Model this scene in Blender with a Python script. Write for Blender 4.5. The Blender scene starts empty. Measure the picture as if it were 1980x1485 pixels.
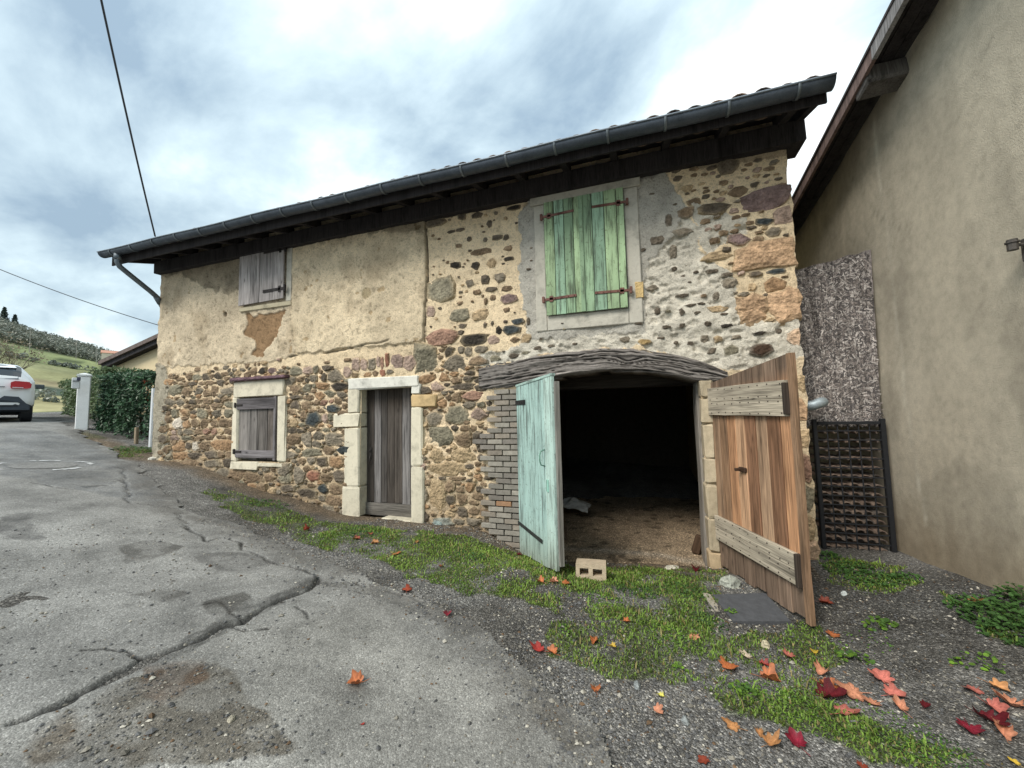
import bpy, math, random
import numpy as np
from mathutils import Matrix, Vector
random.seed(7)
rng = np.random.default_rng(11)
R_ = math.radians
sc = bpy.context.scene
COL = sc.collection

# ------------------------------------------------------------------ camera
ZO = 1.70                       # eye height above the road; the facade stands at y = 5
W_, H_, F_ = 1980.0, 1485.0, 740.0
def _axes(yaw=18.5, pitch=4.1, roll=-1.25):
    y, p, r = R_(yaw), R_(pitch), R_(roll)
    fwd = np.array([-math.sin(y)*math.cos(p), math.cos(y)*math.cos(p), math.sin(p)])
    right = np.array([math.cos(y), math.sin(y), 0.0])
    up = np.cross(right, fwd)
    return (right*math.cos(r)+up*math.sin(r), -right*math.sin(r)+up*math.cos(r), fwd)
CR, CU, CF = _axes()
cd = bpy.data.cameras.new('camera')
cd.sensor_width = 36.0
cd.lens = F_/W_*36.0
cd.clip_start, cd.clip_end = 0.05, 4000.0
cam = bpy.data.objects.new('camera', cd)
COL.objects.link(cam)
cam.matrix_world = Matrix(((CR[0], CU[0], -CF[0], 0), (CR[1], CU[1], -CF[1], 0), (CR[2], CU[2], -CF[2], ZO), (0, 0, 0, 1)))
sc.camera = cam

# ------------------------------------------------------------------ sky, sun, exposure
SUN_AZ, SUN_EL = 208.0, 47.0     # compass bearing of the veiled sun (0 = +y, clockwise), elevation
world = bpy.data.worlds.new('World')
sc.world = world
world.use_nodes = True
wt = world.node_tree
wt.nodes.clear()
def wn(t, **k):
    n = wt.nodes.new(t)
    for a, v in k.items():
        setattr(n, a, v)
    return n
def wl(a, b):
    wt.links.new(a, b)
tc = wn('ShaderNodeTexCoord')
sky = wn('ShaderNodeTexSky', sky_type='NISHITA', sun_disc=False, sun_elevation=R_(SUN_EL), sun_rotation=R_(SUN_AZ), air_density=1.2, dust_density=1.5)
bg1 = wn('ShaderNodeBackground'); bg1.inputs['Strength'].default_value = 0.07
wl(sky.outputs[0], bg1.inputs[0])
sep = wn('ShaderNodeSeparateXYZ'); wl(tc.outputs['Generated'], sep.inputs[0])
az = wn('ShaderNodeMath', operation='ABSOLUTE'); wl(sep.outputs[2], az.inputs[0])
ad = wn('ShaderNodeMath', operation='ADD'); wl(az.outputs[0], ad.inputs[0]); ad.inputs[1].default_value = 0.55
dv = wn('ShaderNodeVectorMath', operation='DIVIDE')
cb = wn('ShaderNodeCombineXYZ')
for i in range(3):
    wl(ad.outputs[0], cb.inputs[i])
wl(tc.outputs['Generated'], dv.inputs[0]); wl(cb.outputs[0], dv.inputs[1])
mp = wn('ShaderNodeMapping'); wl(dv.outputs[0], mp.inputs[0])
mp.inputs['Location'].default_value = (0.4, 5.2, 0.0)
mp.inputs['Rotation'].default_value = (0, 0, R_(35))
mp.inputs['Scale'].default_value = (1.5, 1.9, 1.0)
n1 = wn('ShaderNodeTexNoise'); n1.inputs['Scale'].default_value = 1.5; n1.inputs['Detail'].default_value = 10; n1.inputs['Roughness'].default_value = 0.56; n1.inputs['Distortion'].default_value = 0.25
n2 = wn('ShaderNodeTexNoise'); n2.inputs['Scale'].default_value = 0.45; n2.inputs['Detail'].default_value = 3
wl(mp.outputs[0], n1.inputs['Vector']); wl(mp.outputs[0], n2.inputs['Vector'])
mx = wn('ShaderNodeMath', operation='MULTIPLY_ADD'); wl(n2.outputs['Fac'], mx.inputs[0]); mx.inputs[1].default_value = 1.0
wl(n1.outputs['Fac'], mx.inputs[2])
cr = wn('ShaderNodeValToRGB')
cr.color_ramp.elements[0].position = 0.70; cr.color_ramp.elements[0].color = (0.155, 0.21, 0.26, 1)
cr.color_ramp.elements[1].position = 1.0; cr.color_ramp.elements[1].color = (0.56, 0.575, 0.575, 1)
e = cr.color_ramp.elements.new(0.86); e.color = (0.32, 0.39, 0.42, 1)
e = cr.color_ramp.elements.new(0.95); e.color = (0.46, 0.51, 0.52, 1)
_ms = wn('ShaderNodeMath', operation='MULTIPLY'); wl(mx.outputs[0], _ms.inputs[0]); _ms.inputs[1].default_value = 0.88; mx = _ms
wl(mx.outputs[0], cr.inputs[0])
# overcast luminance: a veiled brightening with height
zc = wn('ShaderNodeMath', operation='MULTIPLY_ADD'); wl(sep.outputs[2], zc.inputs[0]); zc.inputs[1].default_value = 0.35; zc.inputs[2].default_value = 0.92; zc.use_clamp = False
zm = wn('ShaderNodeMath', operation='MAXIMUM'); wl(zc.outputs[0], zm.inputs[0]); zm.inputs[1].default_value = 0.8
bg2 = wn('ShaderNodeBackground'); wl(cr.outputs[0], bg2.inputs[0]); wl(zm.outputs[0], bg2.inputs[1])
mixs = wn('ShaderNodeMixShader'); mixs.inputs[0].default_value = 0.90
wl(bg1.outputs[0], mixs.inputs[1]); wl(bg2.outputs[0], mixs.inputs[2])
wo = wn('ShaderNodeOutputWorld'); wl(mixs.outputs[0], wo.inputs[0])

sd = bpy.data.lights.new('sun', 'SUN')
sd.energy = 1.5; sd.angle = R_(26); sd.color = (1.0, 0.93, 0.83)
sun = bpy.data.objects.new('sun', sd)
COL.objects.link(sun)
_sd = Vector((math.sin(R_(SUN_AZ))*math.cos(R_(SUN_EL)), math.cos(R_(SUN_AZ))*math.cos(R_(SUN_EL)), math.sin(R_(SUN_EL))))
sun.rotation_euler = _sd.to_track_quat('Z', 'Y').to_euler()
sun.location = (-4, -4, 14)

sc.view_settings.view_transform = 'Standard'
sc.view_settings.look = 'None'
sc.view_settings.gamma = 1.0
sc.view_settings.use_curve_mapping = False
sc.view_settings.exposure = 1.30
sc.render.engine = 'CYCLES'
sc.cycles.max_bounces = 6
sc.cycles.diffuse_bounces = 4

# ------------------------------------------------------------------ helpers: places
def ray(px, py):
    return (px-W_/2)*CR - (py-H_/2)*CU + F_*CF
def onY(px, py, y=5.0):
    v = ray(px, py); v = v*(y/v[1]); return np.array([v[0], y, v[2]+ZO])
def onX(px, py, x):
    v = ray(px, py); v = v*(x/v[0]); return np.array([x, v[1], v[2]+ZO])
def onD(px, py, d):
    v = ray(px, py); v = v*(d/math.hypot(v[0], v[1])); return np.array([v[0], v[1], v[2]+ZO])
def wxz(px, py, y=5.0):
    p = onY(px, py, y); return p[0], p[2]

# ------------------------------------------------------------------ helpers: noise
def _h(ix, iy, s):
    n = (ix.astype(np.int64)*374761393 + iy.astype(np.int64)*668265263 + s*974711) & 0x7fffffff
    n = ((n ^ (n >> 13))*1274126177) & 0x7fffffff
    n = n ^ (n >> 16)
    return (n & 0xffff)/65535.0
def vnoise(x, y, s=0):
    x = np.asarray(x, float); y = np.asarray(y, float)
    ix = np.floor(x); iy = np.floor(y); fx = x-ix; fy = y-iy
    fx = fx*fx*(3-2*fx); fy = fy*fy*(3-2*fy)
    a = _h(ix, iy, s); b = _h(ix+1, iy, s); c = _h(ix, iy+1, s); d = _h(ix+1, iy+1, s)
    return (a*(1-fx)+b*fx)*(1-fy) + (c*(1-fx)+d*fx)*fy
def fbm(x, y, s=0, o=4, g=0.5):
    t = 0.0; a = 1.0; n = 0.0; x = np.asarray(x, float); y = np.asarray(y, float)
    for i in range(o):
        t = t + a*vnoise(x*2**i+17.3*i, y*2**i+9.1*i, s+i*31); n += a; a *= g
    return t/n
def inpoly(px, py, poly):
    px = np.asarray(px, float); py = np.asarray(py, float)
    r = np.zeros(px.shape, bool); n = len(poly)
    for i in range(n):
        x0, y0 = poly[i]; x1, y1 = poly[(i+1) % n]
        if y0 == y1:
            continue
        c = ((y0 > py) != (y1 > py)) & (px < (x1-x0)*(py-y0)/(y1-y0)+x0)
        r ^= c
    return r
def dline(px, py, pts):
    """distance of points to a polyline"""
    d = np.full(np.shape(px), 1e9)
    for (x0, y0), (x1, y1) in zip(pts[:-1], pts[1:]):
        dx, dy = x1-x0, y1-y0
        t = np.clip(((px-x0)*dx+(py-y0)*dy)/(dx*dx+dy*dy+1e-12), 0, 1)
        d = np.minimum(d, np.hypot(px-x0-t*dx, py-y0-t*dy))
    return d
def sstep(a, b, x):
    t = np.clip((x-a)/(b-a), 0, 1); return t*t*(3-2*t)
def lin(c):
    c = np.asarray(c, float)/255.0
    return np.where(c <= 0.04045, c/12.92, ((c+0.055)/1.055)**2.4)
ALB = 0.86
def K(r, g, b, k=ALB):
    return lin((r, g, b))*k

# ------------------------------------------------------------------ helpers: objects
def setcol(me, col):
    n = len(me.vertices)
    at = me.color_attributes.new('Col', 'FLOAT_COLOR', 'POINT')
    a = np.ones((n, 4), np.float32)
    if col is not None:
        a[:, :3] = col
    at.data.foreach_set('color', a.ravel())
def bigmesh(name, verts, quads=None, tris=None, col=None, smooth=True):
    me = bpy.data.meshes.new(name)
    verts = np.asarray(verts, np.float32)
    me.vertices.add(len(verts)); me.vertices.foreach_set('co', verts.ravel())
    idx = []; st = []; tot = []; pos = 0
    for f, k in ((quads, 4), (tris, 3)):
        if f is not None and len(f):
            f = np.asarray(f, np.int32)
            idx.append(f.ravel()); st.append(pos+np.arange(len(f))*k); tot.append(np.full(len(f), k)); pos += f.size
    idx = np.concatenate(idx); st = np.concatenate(st).astype(np.int32); tot = np.concatenate(tot).astype(np.int32)
    me.loops.add(len(idx)); me.loops.foreach_set('vertex_index', idx.astype(np.int32))
    me.polygons.add(len(st)); me.polygons.foreach_set('loop_start', st)
    me.polygons.foreach_set('use_smooth', np.full(len(st), smooth))
    me.update(calc_edges=True)
    setcol(me, col)
    return me
def pymesh(name, verts, faces, col=None, smooth=False):
    me = bpy.data.meshes.new(name)
    me.from_pydata([tuple(map(float, v)) for v in verts], [], [tuple(map(int, f)) for f in faces])
    if smooth:
        me.polygons.foreach_set('use_smooth', [True]*len(me.polygons))
    me.update()
    setcol(me, col)
    return me
def wloc(o):
    v = Vector((0, 0, 0))
    while o is not None:
        v = v + o.location; o = o.parent
    return v
def add(name, me, mat, parent=None, loc=(0, 0, 0), rot=(0, 0, 0), world=True, color=None):
    """one object; with world=True loc is in world space (parents unrotated)"""
    o = bpy.data.objects.new(name, me)
    COL.objects.link(o)
    loc = Vector(tuple(map(float, loc)))
    if parent is not None:
        o.parent = parent
        if world:
            loc = loc - wloc(parent)
    o.location = loc; o.rotation_euler = rot
    if me is not None and mat is not None and len(me.materials) == 0:
        me.materials.append(mat)
    if color is not None:
        o.color = (float(color[0]), float(color[1]), float(color[2]), 1.0)
    return o
def empty(name, loc, parent=None, rot=(0, 0, 0), world=True):
    o = add(name, None, None, parent, loc, rot, world)
    o.empty_display_size = 0.2
    return o
def tag(o, label, cat, group=None, kind=None):
    if label: o['label'] = label
    if cat: o['category'] = cat
    if group: o['group'] = group
    if kind: o['kind'] = kind
    return o
def structure(o, label=None):
    o['kind'] = 'structure'
    if label: o['label'] = label
    return o
def bbox(sx, sy, sz, b=0.004, c=(0, 0, 0), jit=0.0):
    """box with chamfered edges: 24 verts"""
    hx, hy, hz = sx/2, sy/2, sz/2
    b = min(b, hx*0.45, hy*0.45, hz*0.45)
    V = []; idx = {}
    for i in (-1, 1):
        for j in (-1, 1):
            for k in (-1, 1):
                for a in range(3):
                    p = [i*(hx-b), j*(hy-b), k*(hz-b)]
                    p[a] = (i*hx, j*hy, k*hz)[a]
                    idx[(i, j, k, a)] = len(V)
                    V.append([p[0]+c[0]+random.uniform(-jit, jit), p[1]+c[1]+random.uniform(-jit, jit), p[2]+c[2]+random.uniform(-jit, jit)])
    Fc = []
    def q(*ks):
        Fc.append([idx[k] for k in ks])
    for s in (-1, 1):
        o = 1 if s > 0 else -1
        f = [(s, -1, -1, 0), (s, 1, -1, 0), (s, 1, 1, 0), (s, -1, 1, 0)]; q(*(f if o > 0 else f[::-1]))
        f = [(-1, s, -1, 1), (1, s, -1, 1), (1, s, 1, 1), (-1, s, 1, 1)]; q(*(f[::-1] if o > 0 else f))
        f = [(-1, -1, s, 2), (1, -1, s, 2), (1, 1, s, 2), (-1, 1, s, 2)]; q(*(f if o > 0 else f[::-1]))
    for j in (-1, 1):
        for k in (-1, 1):
            f = [(-1, j, k, 1), (1, j, k, 1), (1, j, k, 2), (-1, j, k, 2)]; q(*(f if j*k > 0 else f[::-1]))
    for i in (-1, 1):
        for k in (-1, 1):
            f = [(i, -1, k, 2), (i, 1, k, 2), (i, 1, k, 0), (i, -1, k, 0)]; q(*(f if i*k > 0 else f[::-1]))
    for i in (-1, 1):
        for j in (-1, 1):
            f = [(i, j, -1, 0), (i, j, 1, 0), (i, j, 1, 1), (i, j, -1, 1)]; q(*(f if i*j > 0 else f[::-1]))
            for k in (-1, 1):
                f = [(i, j, k, 0), (i, j, k, 1), (i, j, k, 2)]; q(*(f if i*j*k > 0 else f[::-1]))
    return V, Fc
def boxobj(name, mat, parent, c, s, col, b=0.004, rot=(0, 0, 0), jit=0.0, world=True):
    V, Fc = bbox(s[0], s[1], s[2], b, jit=jit)
    return add(name, pymesh(name, V, Fc, col), mat, parent, c, rot, world)
def plank(w, t, L, col=(1, 1, 1), seg=1, top=(0, 0), bot=(0, 0), colf=None, edge=0.003, wob=0.0):
    """upright board, x = width, y = thickness, z = length from 0 to L; top/bot: z offsets at the two edges"""
    V = []; Cc = []; Fc = []
    ex = edge
    ring = [(-w/2+ex, -t/2), (w/2-ex, -t/2), (w/2, -t/2+ex), (w/2, t/2-ex), (w/2-ex, t/2), (-w/2+ex, t/2), (-w/2, t/2-ex), (-w/2, -t/2+ex)]
    for k in range(seg+1):
        f = k/seg
        dx = random.uniform(-wob, wob); dy = random.uniform(-wob, wob)
        for (x, y) in ring:
            u = x/w+0.5
            z0 = bot[0]*(1-u)+bot[1]*u; z1 = L+top[0]*(1-u)+top[1]*u
            V.append((x+dx, y+dy, z0*(1-f)+z1*f))
            Cc.append(colf(u, f) if colf else col)
    for k in range(seg):
        for i in range(8):
            j = (i+1) % 8
            Fc.append((k*8+i, k*8+j, k*8+8+j, k*8+8+i))
    Fc.append(tuple(range(7, -1, -1))); Fc.append(tuple(seg*8+i for i in range(8)))
    return pymesh('plank', V, Fc, np.array(Cc))
def tube(pts, r, n=8, closed=True, rads=None):
    """tube along points: verts, faces"""
    P = [Vector(tuple(map(float, p))) for p in pts]
    V = []; Fc = []
    up = Vector((0, 0, 1))
    prev = None
    for i, p in enumerate(P):
        d = (P[min(i+1, len(P)-1)]-P[max(i-1, 0)]).normalized()
        if prev is None:
            a = d.cross(up)
            if a.length < 1e-3:
                a = d.cross(Vector((1, 0, 0)))
            a.normalize()
        else:
            a = (prev - d*prev.dot(d)).normalized()
        prev = a
        b = d.cross(a)
        rr = rads[i] if rads is not None else r
        for k in range(n):
            t = 2*math.pi*k/n
            V.append(p+a*(rr*math.cos(t))+b*(rr*math.sin(t)))
    for i in range(len(P)-1):
        for k in range(n):
            j = (k+1) % n
            Fc.append((i*n+k, i*n+j, (i+1)*n+j, (i+1)*n+k))
    if closed:
        Fc.append(tuple(range(n-1, -1, -1))); Fc.append(tuple((len(P)-1)*n+k for k in range(n)))
    return V, Fc
def merge(parts):
    V = []; Fc = []
    for v, f in parts:
        o = len(V); V += list(v); Fc += [tuple(i+o for i in q) for q in f]
    return V, Fc
def gridfaces(nu, nv):
    i = np.arange(nu-1)[:, None]*nv + np.arange(nv-1)[None, :]
    i = i.ravel()
    return np.stack([i, i+nv, i+nv+1, i+1], 1)
# ------------------------------------------------------------------ materials
class Mt:
    def __init__(s, name):
        s.m = bpy.data.materials.new(name); s.m.use_nodes = True
        s.t = s.m.node_tree; s.t.nodes.clear()
        s.out = s.n('ShaderNodeOutputMaterial'); s.b = s.n('ShaderNodeBsdfPrincipled')
        s.l(s.b.outputs[0], s.out.inputs[0])
    def n(s, t, **k):
        n = s.t.nodes.new(t)
        for a, v in k.items():
            setattr(n, a, v)
        return n
    def l(s, a, b):
        s.t.links.new(a, b)
    def col(s):
        a = s.n('ShaderNodeVertexColor', layer_name='Col'); o = s.n('ShaderNodeObjectInfo')
        return s.mul(a.outputs[0], o.outputs['Color']), o
    def mul(s, a, b, f=1.0):
        m = s.n('ShaderNodeMix', data_type='RGBA', blend_type='MULTIPLY'); m.inputs[0].default_value = f
        s.put(m.inputs[6], a); s.put(m.inputs[7], b)
        return m.outputs[2]
    def mix(s, f, a, b):
        m = s.n('ShaderNodeMix', data_type='RGBA'); s.put(m.inputs[0], f); s.put(m.inputs[6], a); s.put(m.inputs[7], b)
        return m.outputs[2]
    def put(s, i, v):
        if hasattr(v, 'is_linked'):
            s.l(v, i)
        elif isinstance(v, (tuple, list)):
            i.default_value = tuple(v)+((1.0,) if len(v) == 3 else ())
        else:
            i.default_value = v
    def noise(s, vec, scale, detail=4, rough=0.55, dist=0.0):
        n = s.n('ShaderNodeTexNoise'); n.inputs['Scale'].default_value = scale; n.inputs['Detail'].default_value = detail
        n.inputs['Roughness'].default_value = rough; n.inputs['Distortion'].default_value = dist
        s.l(vec, n.inputs['Vector']); return n.outputs['Fac']
    def voro(s, vec, scale, feat='F1', out='Color'):
        n = s.n('ShaderNodeTexVoronoi', feature=feat); n.inputs['Scale'].default_value = scale
        s.l(vec, n.inputs['Vector']); return n.outputs[out]
    def ramp(s, v, *st):
        r = s.n('ShaderNodeValToRGB'); e = r.color_ramp.elements
        while len(e) < len(st):
            e.new(0.5)
        for x, (p, c) in zip(e, st):
            x.position = p; x.color = (c, c, c, 1) if not isinstance(c, (tuple, list)) else tuple(c)+(1,)
        s.l(v, r.inputs[0]); return r.outputs[0]
    def sepx(s, c):
        n = s.n('ShaderNodeSeparateColor'); s.l(c, n.inputs[0]); return n.outputs[0]
    def pos(s, kind='Position', rnd=None, scale=(1, 1, 1)):
        if kind == 'Position':
            v = s.n('ShaderNodeNewGeometry').outputs['Position']
        else:
            v = s.n('ShaderNodeTexCoord').outputs['Object']
        if rnd is not None:
            a = s.n('ShaderNodeVectorMath', operation='SCALE'); a.inputs[0].default_value = (37.1, 53.7, 91.3); s.l(rnd.outputs['Random'], a.inputs['Scale'])
            b = s.n('ShaderNodeVectorMath', operation='ADD'); s.l(v, b.inputs[0]); s.l(a.outputs[0], b.inputs[1]); v = b.outputs[0]
        if scale != (1, 1, 1):
            m = s.n('ShaderNodeVectorMath', operation='MULTIPLY'); s.l(v, m.inputs[0]); m.inputs[1].default_value = scale; v = m.outputs[0]
        return v
    def bump(s, h, strength, dist, chain=None):
        b = s.n('ShaderNodeBump'); b.inputs['Strength'].default_value = strength; b.inputs['Distance'].default_value = dist
        s.l(h, b.inputs['Height'])
        if chain is not None:
            s.l(chain, b.inputs['Normal'])
        return b.outputs[0]
    def fin(s, col, rough=0.9, nrm=None, spec=0.25, metal=0.0):
        s.put(s.b.inputs['Base Color'], col); s.put(s.b.inputs['Roughness'], rough)
        s.b.inputs['Specular IOR Level'].default_value = spec; s.b.inputs['Metallic'].default_value = metal
        if nrm is not None:
            s.l(nrm, s.b.inputs['Normal'])
        return s.m

def m_mortar():
    s = Mt('mortar'); c, o = s.col(); p = s.pos()
    a = s.noise(p, 9, 6, 0.65); g = s.noise(p, 85, 4, 0.7); f = s.noise(p, 260, 2, 0.6)
    c = s.mul(c, s.ramp(a, (0.25, 0.72), (0.5, 1.0), (0.8, 1.14)))
    k = s.noise(p, 42, 3, 0.6); k2 = s.noise(p, 30, 5, 0.75)
    c = s.mul(c, s.ramp(g, (0.30, 0.55), (0.44, 0.98), (0.7, 1.12)))
    c = s.mul(c, s.ramp(k, (0.30, 0.62), (0.43, 1.0), (0.7, 1.10)))
    c = s.mul(c, s.ramp(k2, (0.30, 0.40), (0.37, 1.0), (0.7, 1.04)))
    n = s.bump(g, 0.85, 0.016); n = s.bump(f, 0.5, 0.005, n); n = s.bump(k, 0.6, 0.02, n)
    return s.fin(c, 0.95, n, 0.1)
def m_stone():
    s = Mt('field_stone'); c, o = s.col(); p = s.pos()
    a = s.noise(p, 14, 6, 0.65); g = s.noise(p, 55, 5, 0.65); v = s.noise(p, 170, 3, 0.7)
    c = s.mul(c, s.ramp(a, (0.25, 0.52), (0.5, 1.0), (0.78, 1.5)))
    c = s.mul(c, s.ramp(g, (0.28, 0.6), (0.5, 1.0), (0.78, 1.35)))
    c = s.mul(c, s.ramp(v, (0.3, 0.70), (0.5, 1.0), (0.75, 1.3)))
    ch = s.n('ShaderNodeTexVoronoi', feature='F1'); ch.inputs['Scale'].default_value = 24; s.l(p, ch.inputs['Vector'])
    n = s.bump(a, 0.8, 0.03); n = s.bump(ch.outputs['Distance'], 0.7, 0.02, n); n = s.bump(g, 0.8, 0.012, n); n = s.bump(v, 0.5, 0.004, n)
    return s.fin(c, 0.88, n, 0.18)
def m_cut():
    s = Mt('cut_limestone'); c, o = s.col(); p = s.pos()
    a = s.noise(p, 6, 6, 0.65); g = s.noise(p, 60, 5, 0.7); k = s.noise(p, 23, 6, 0.75)
    c = s.mul(c, s.ramp(a, (0.28, 0.62), (0.5, 0.98), (0.8, 1.05)))
    c = s.mul(c, s.ramp(k, (0.28, 0.36), (0.38, 0.95), (0.7, 1.05)))
    n = s.bump(g, 0.5, 0.006); n = s.bump(k, 0.6, 0.012, n)
    return s.fin(c, 0.9, n, 0.15)
def m_wood(name='old_wood', lo=0.45, hi=1.35, gs=1.0, bump=1.0, knots=True):
    s = Mt(name); c, o = s.col()
    p = s.pos('Object', o, (1, 1, 1))
    w = s.noise(p, 2.2, 2)
    a = s.n('ShaderNodeVectorMath', operation='MULTIPLY'); s.l(p, a.inputs[0]); a.inputs[1].default_value = (60*gs, 60*gs, 1.6*gs)
    b = s.n('ShaderNodeVectorMath', operation='MULTIPLY'); s.l(p, b.inputs[0]); b.inputs[1].default_value = (190, 190, 3.5)
    g1 = s.noise(a.outputs[0], 1.0, 5, 0.62, 0.8); g2 = s.noise(b.outputs[0], 1.0, 3, 0.6)
    q = s.n('ShaderNodeVectorMath', operation='MULTIPLY'); s.l(p, q.inputs[0]); q.inputs[1].default_value = (9, 9, 1.1)
    st = s.noise(q.outputs[0], 1.0, 4, 0.6)
    c = s.mul(c, s.ramp(g1, (0.28, lo), (0.5, 1.0), (0.75, hi)))
    c = s.mul(c, s.ramp(g2, (0.33, 0.6), (0.5, 1.0), (0.7, 1.25)))
    c = s.mul(c, s.ramp(st, (0.30, 0.42), (0.48, 0.98), (0.75, 1.2)))
    if knots:
        kq = s.n('ShaderNodeVectorMath', operation='MULTIPLY'); s.l(p, kq.inputs[0]); kq.inputs[1].default_value = (7, 7, 2.6)
        kv = s.voro(kq.outputs[0], 1.0, 'F1', 'Distance')
        c = s.mul(c, s.ramp(kv, (0.03, 0.25), (0.10, 0.75), (0.17, 1.0)))
    n = s.bump(g1, 0.8*bump, 0.006); n = s.bump(g2, 0.7*bump, 0.003, n)
    return s.fin(c, 0.85, n, 0.18)
def m_painted():
    """paint worn off the grain: bare wood shows through"""
    s = Mt('worn_painted_wood'); c, o = s.col()
    p = s.pos('Object', o)
    a = s.n('ShaderNodeVectorMath', operation='MULTIPLY'); s.l(p, a.inputs[0]); a.inputs[1].default_value = (34, 34, 1.1)
    b = s.n('ShaderNodeVectorMath', operation='MULTIPLY'); s.l(p, b.inputs[0]); b.inputs[1].default_value = (120, 120, 4)
    q = s.n('ShaderNodeVectorMath', operation='MULTIPLY'); s.l(p, q.inputs[0]); q.inputs[1].default_value = (9, 9, 2.2)
    g1 = s.noise(a.outputs[0], 1.0, 5, 0.65, 0.6); g2 = s.noise(b.outputs[0], 1.0, 4, 0.65); st = s.noise(q.outputs[0], 1.0, 5, 0.65)
    ad = s.n('ShaderNodeMath', operation='MULTIPLY_ADD'); s.l(g2, ad.inputs[0]); ad.inputs[1].default_value = 0.5; s.l(g1, ad.inputs[2])
    ad2 = s.n('ShaderNodeMath', operation='MULTIPLY_ADD'); s.l(st, ad2.inputs[0]); ad2.inputs[1].default_value = 0.55; s.l(ad.outputs[0], ad2.inputs[2])
    f = s.ramp(ad2.outputs[0], (0.82, 1.0), (0.95, 0.55), (1.05, 0.0))
    c2 = s.mul(c, s.ramp(st, (0.3, 0.74), (0.5, 1.0), (0.75, 1.16)))
    bare = s.mul(c, (0.30, 0.27, 0.27))
    fl = s.noise(p, 24, 6, 0.72); bare2 = s.mul(c, (0.46, 0.42, 0.40))
    c = s.mix(f, c2, bare)
    c = s.mix(s.ramp(fl, (0.585, 0.0), (0.625, 0.85)), c, bare2)
    n = s.bump(g1, 0.5, 0.004); n = s.bump(g2, 0.4, 0.002, n)
    return s.fin(c, 0.7, n, 0.25)
def m_metal(name, rough=0.45, metal=0.8, var=0.3):
    s = Mt(name); c, o = s.col(); p = s.pos()
    a = s.noise(p, 8, 6, 0.65); g = s.noise(p, 70, 4, 0.6)
    c = s.mul(c, s.ramp(a, (0.3, 1-var), (0.5, 1.0), (0.75, 1+var)))
    c = s.mul(c, s.ramp(g, (0.3, 0.8), (0.5, 1.0), (0.75, 1.15)))
    n = s.bump(g, 0.25, 0.002)
    return s.fin(c, s.sepx(s.ramp(a, (0.3, rough+0.15), (0.7, rough-0.1))), n, 0.4, metal)
def m_plain(name, rough=0.8, var=0.2, sc_=12, bump=0.3, spec=0.25, bd=0.004):
    s = Mt(name); c, o = s.col(); p = s.pos()
    a = s.noise(p, sc_, 6, 0.65); g = s.noise(p, sc_*9, 4, 0.6)
    c = s.mul(c, s.ramp(a, (0.28, 1-var), (0.5, 1.0), (0.75, 1+var)))
    c = s.mul(c, s.ramp(g, (0.28, 1-var*0.7), (0.5, 1.0), (0.75, 1+var*0.6)))
    n = s.bump(g, bump, bd)
    return s.fin(c, rough, n, spec)
def m_road():
    s = Mt('asphalt'); c, o = s.col(); p = s.pos()
    v1 = s.sepx(s.voro(p, 120)); v2 = s.sepx(s.voro(p, 300)); a = s.noise(p, 2.2, 8, 0.68); g = s.noise(p, 22, 6, 0.72)
    c = s.mul(c, s.ramp(v1, (0.0, 0.66), (0.5, 0.94), (0.9, 1.1), (1.0, 1.55)))
    c = s.mul(c, s.ramp(v2, (0.0, 0.78), (0.6, 1.0), (1.0, 1.3)))
    c = s.mul(c, s.ramp(a, (0.28, 0.62), (0.5, 1.0), (0.75, 1.22)))
    c = s.mul(c, s.ramp(g, (0.28, 0.62), (0.42, 0.98), (0.75, 1.15)))
    d1 = s.voro(p, 120, 'F1', 'Distance')
    n = s.bump(d1, 0.5, -0.005); n = s.bump(g, 0.5, 0.01, n)
    return s.fin(c, 0.85, n, 0.3)
def m_soil():
    s = Mt('gravelly_soil'); c, o = s.col(); p = s.pos()
    v1 = s.sepx(s.voro(p, 85)); v2 = s.sepx(s.voro(p, 210)); a = s.noise(p, 5.0, 6, 0.65); g = s.noise(p, 30, 5, 0.65)
    c = s.mul(c, s.ramp(v1, (0.0, 0.45), (0.5, 0.85), (0.85, 1.2), (1.0, 2.3)))
    c = s.mul(c, s.ramp(v2, (0.0, 0.55), (0.6, 1.0), (1.0, 1.6)))
    c = s.mul(c, s.ramp(a, (0.28, 0.62), (0.5, 1.0), (0.75, 1.3)))
    d1 = s.voro(p, 85, 'F1', 'Distance')
    n = s.bump(d1, 0.9, -0.012); n = s.bump(g, 0.8, 0.02, n)
    return s.fin(c, 0.92, n, 0.25)
def m_leaf(name, rough=0.55, tr=0.25):
    s = Mt(name); c, o = s.col(); p = s.pos()
    a = s.noise(p, 60, 4, 0.6); b = s.noise(p, 3.0, 3, 0.6)
    c = s.mul(c, s.ramp(a, (0.28, 0.7), (0.5, 1.0), (0.75, 1.3)))
    c = s.mul(c, s.ramp(b, (0.28, 0.7), (0.5, 1.0), (0.75, 1.25)))
    s.fin(c, rough, None, 0.3)
    t = s.n('ShaderNodeBsdfTranslucent'); s.l(c, t.inputs[0])
    m = s.n('ShaderNodeMixShader'); m.inputs[0].default_value = tr
    s.l(s.b.outputs[0], m.inputs[1]); s.l(t.outputs[0], m.inputs[2]); s.l(m.outputs[0], s.out.inputs[0])
    return s.m
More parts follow.
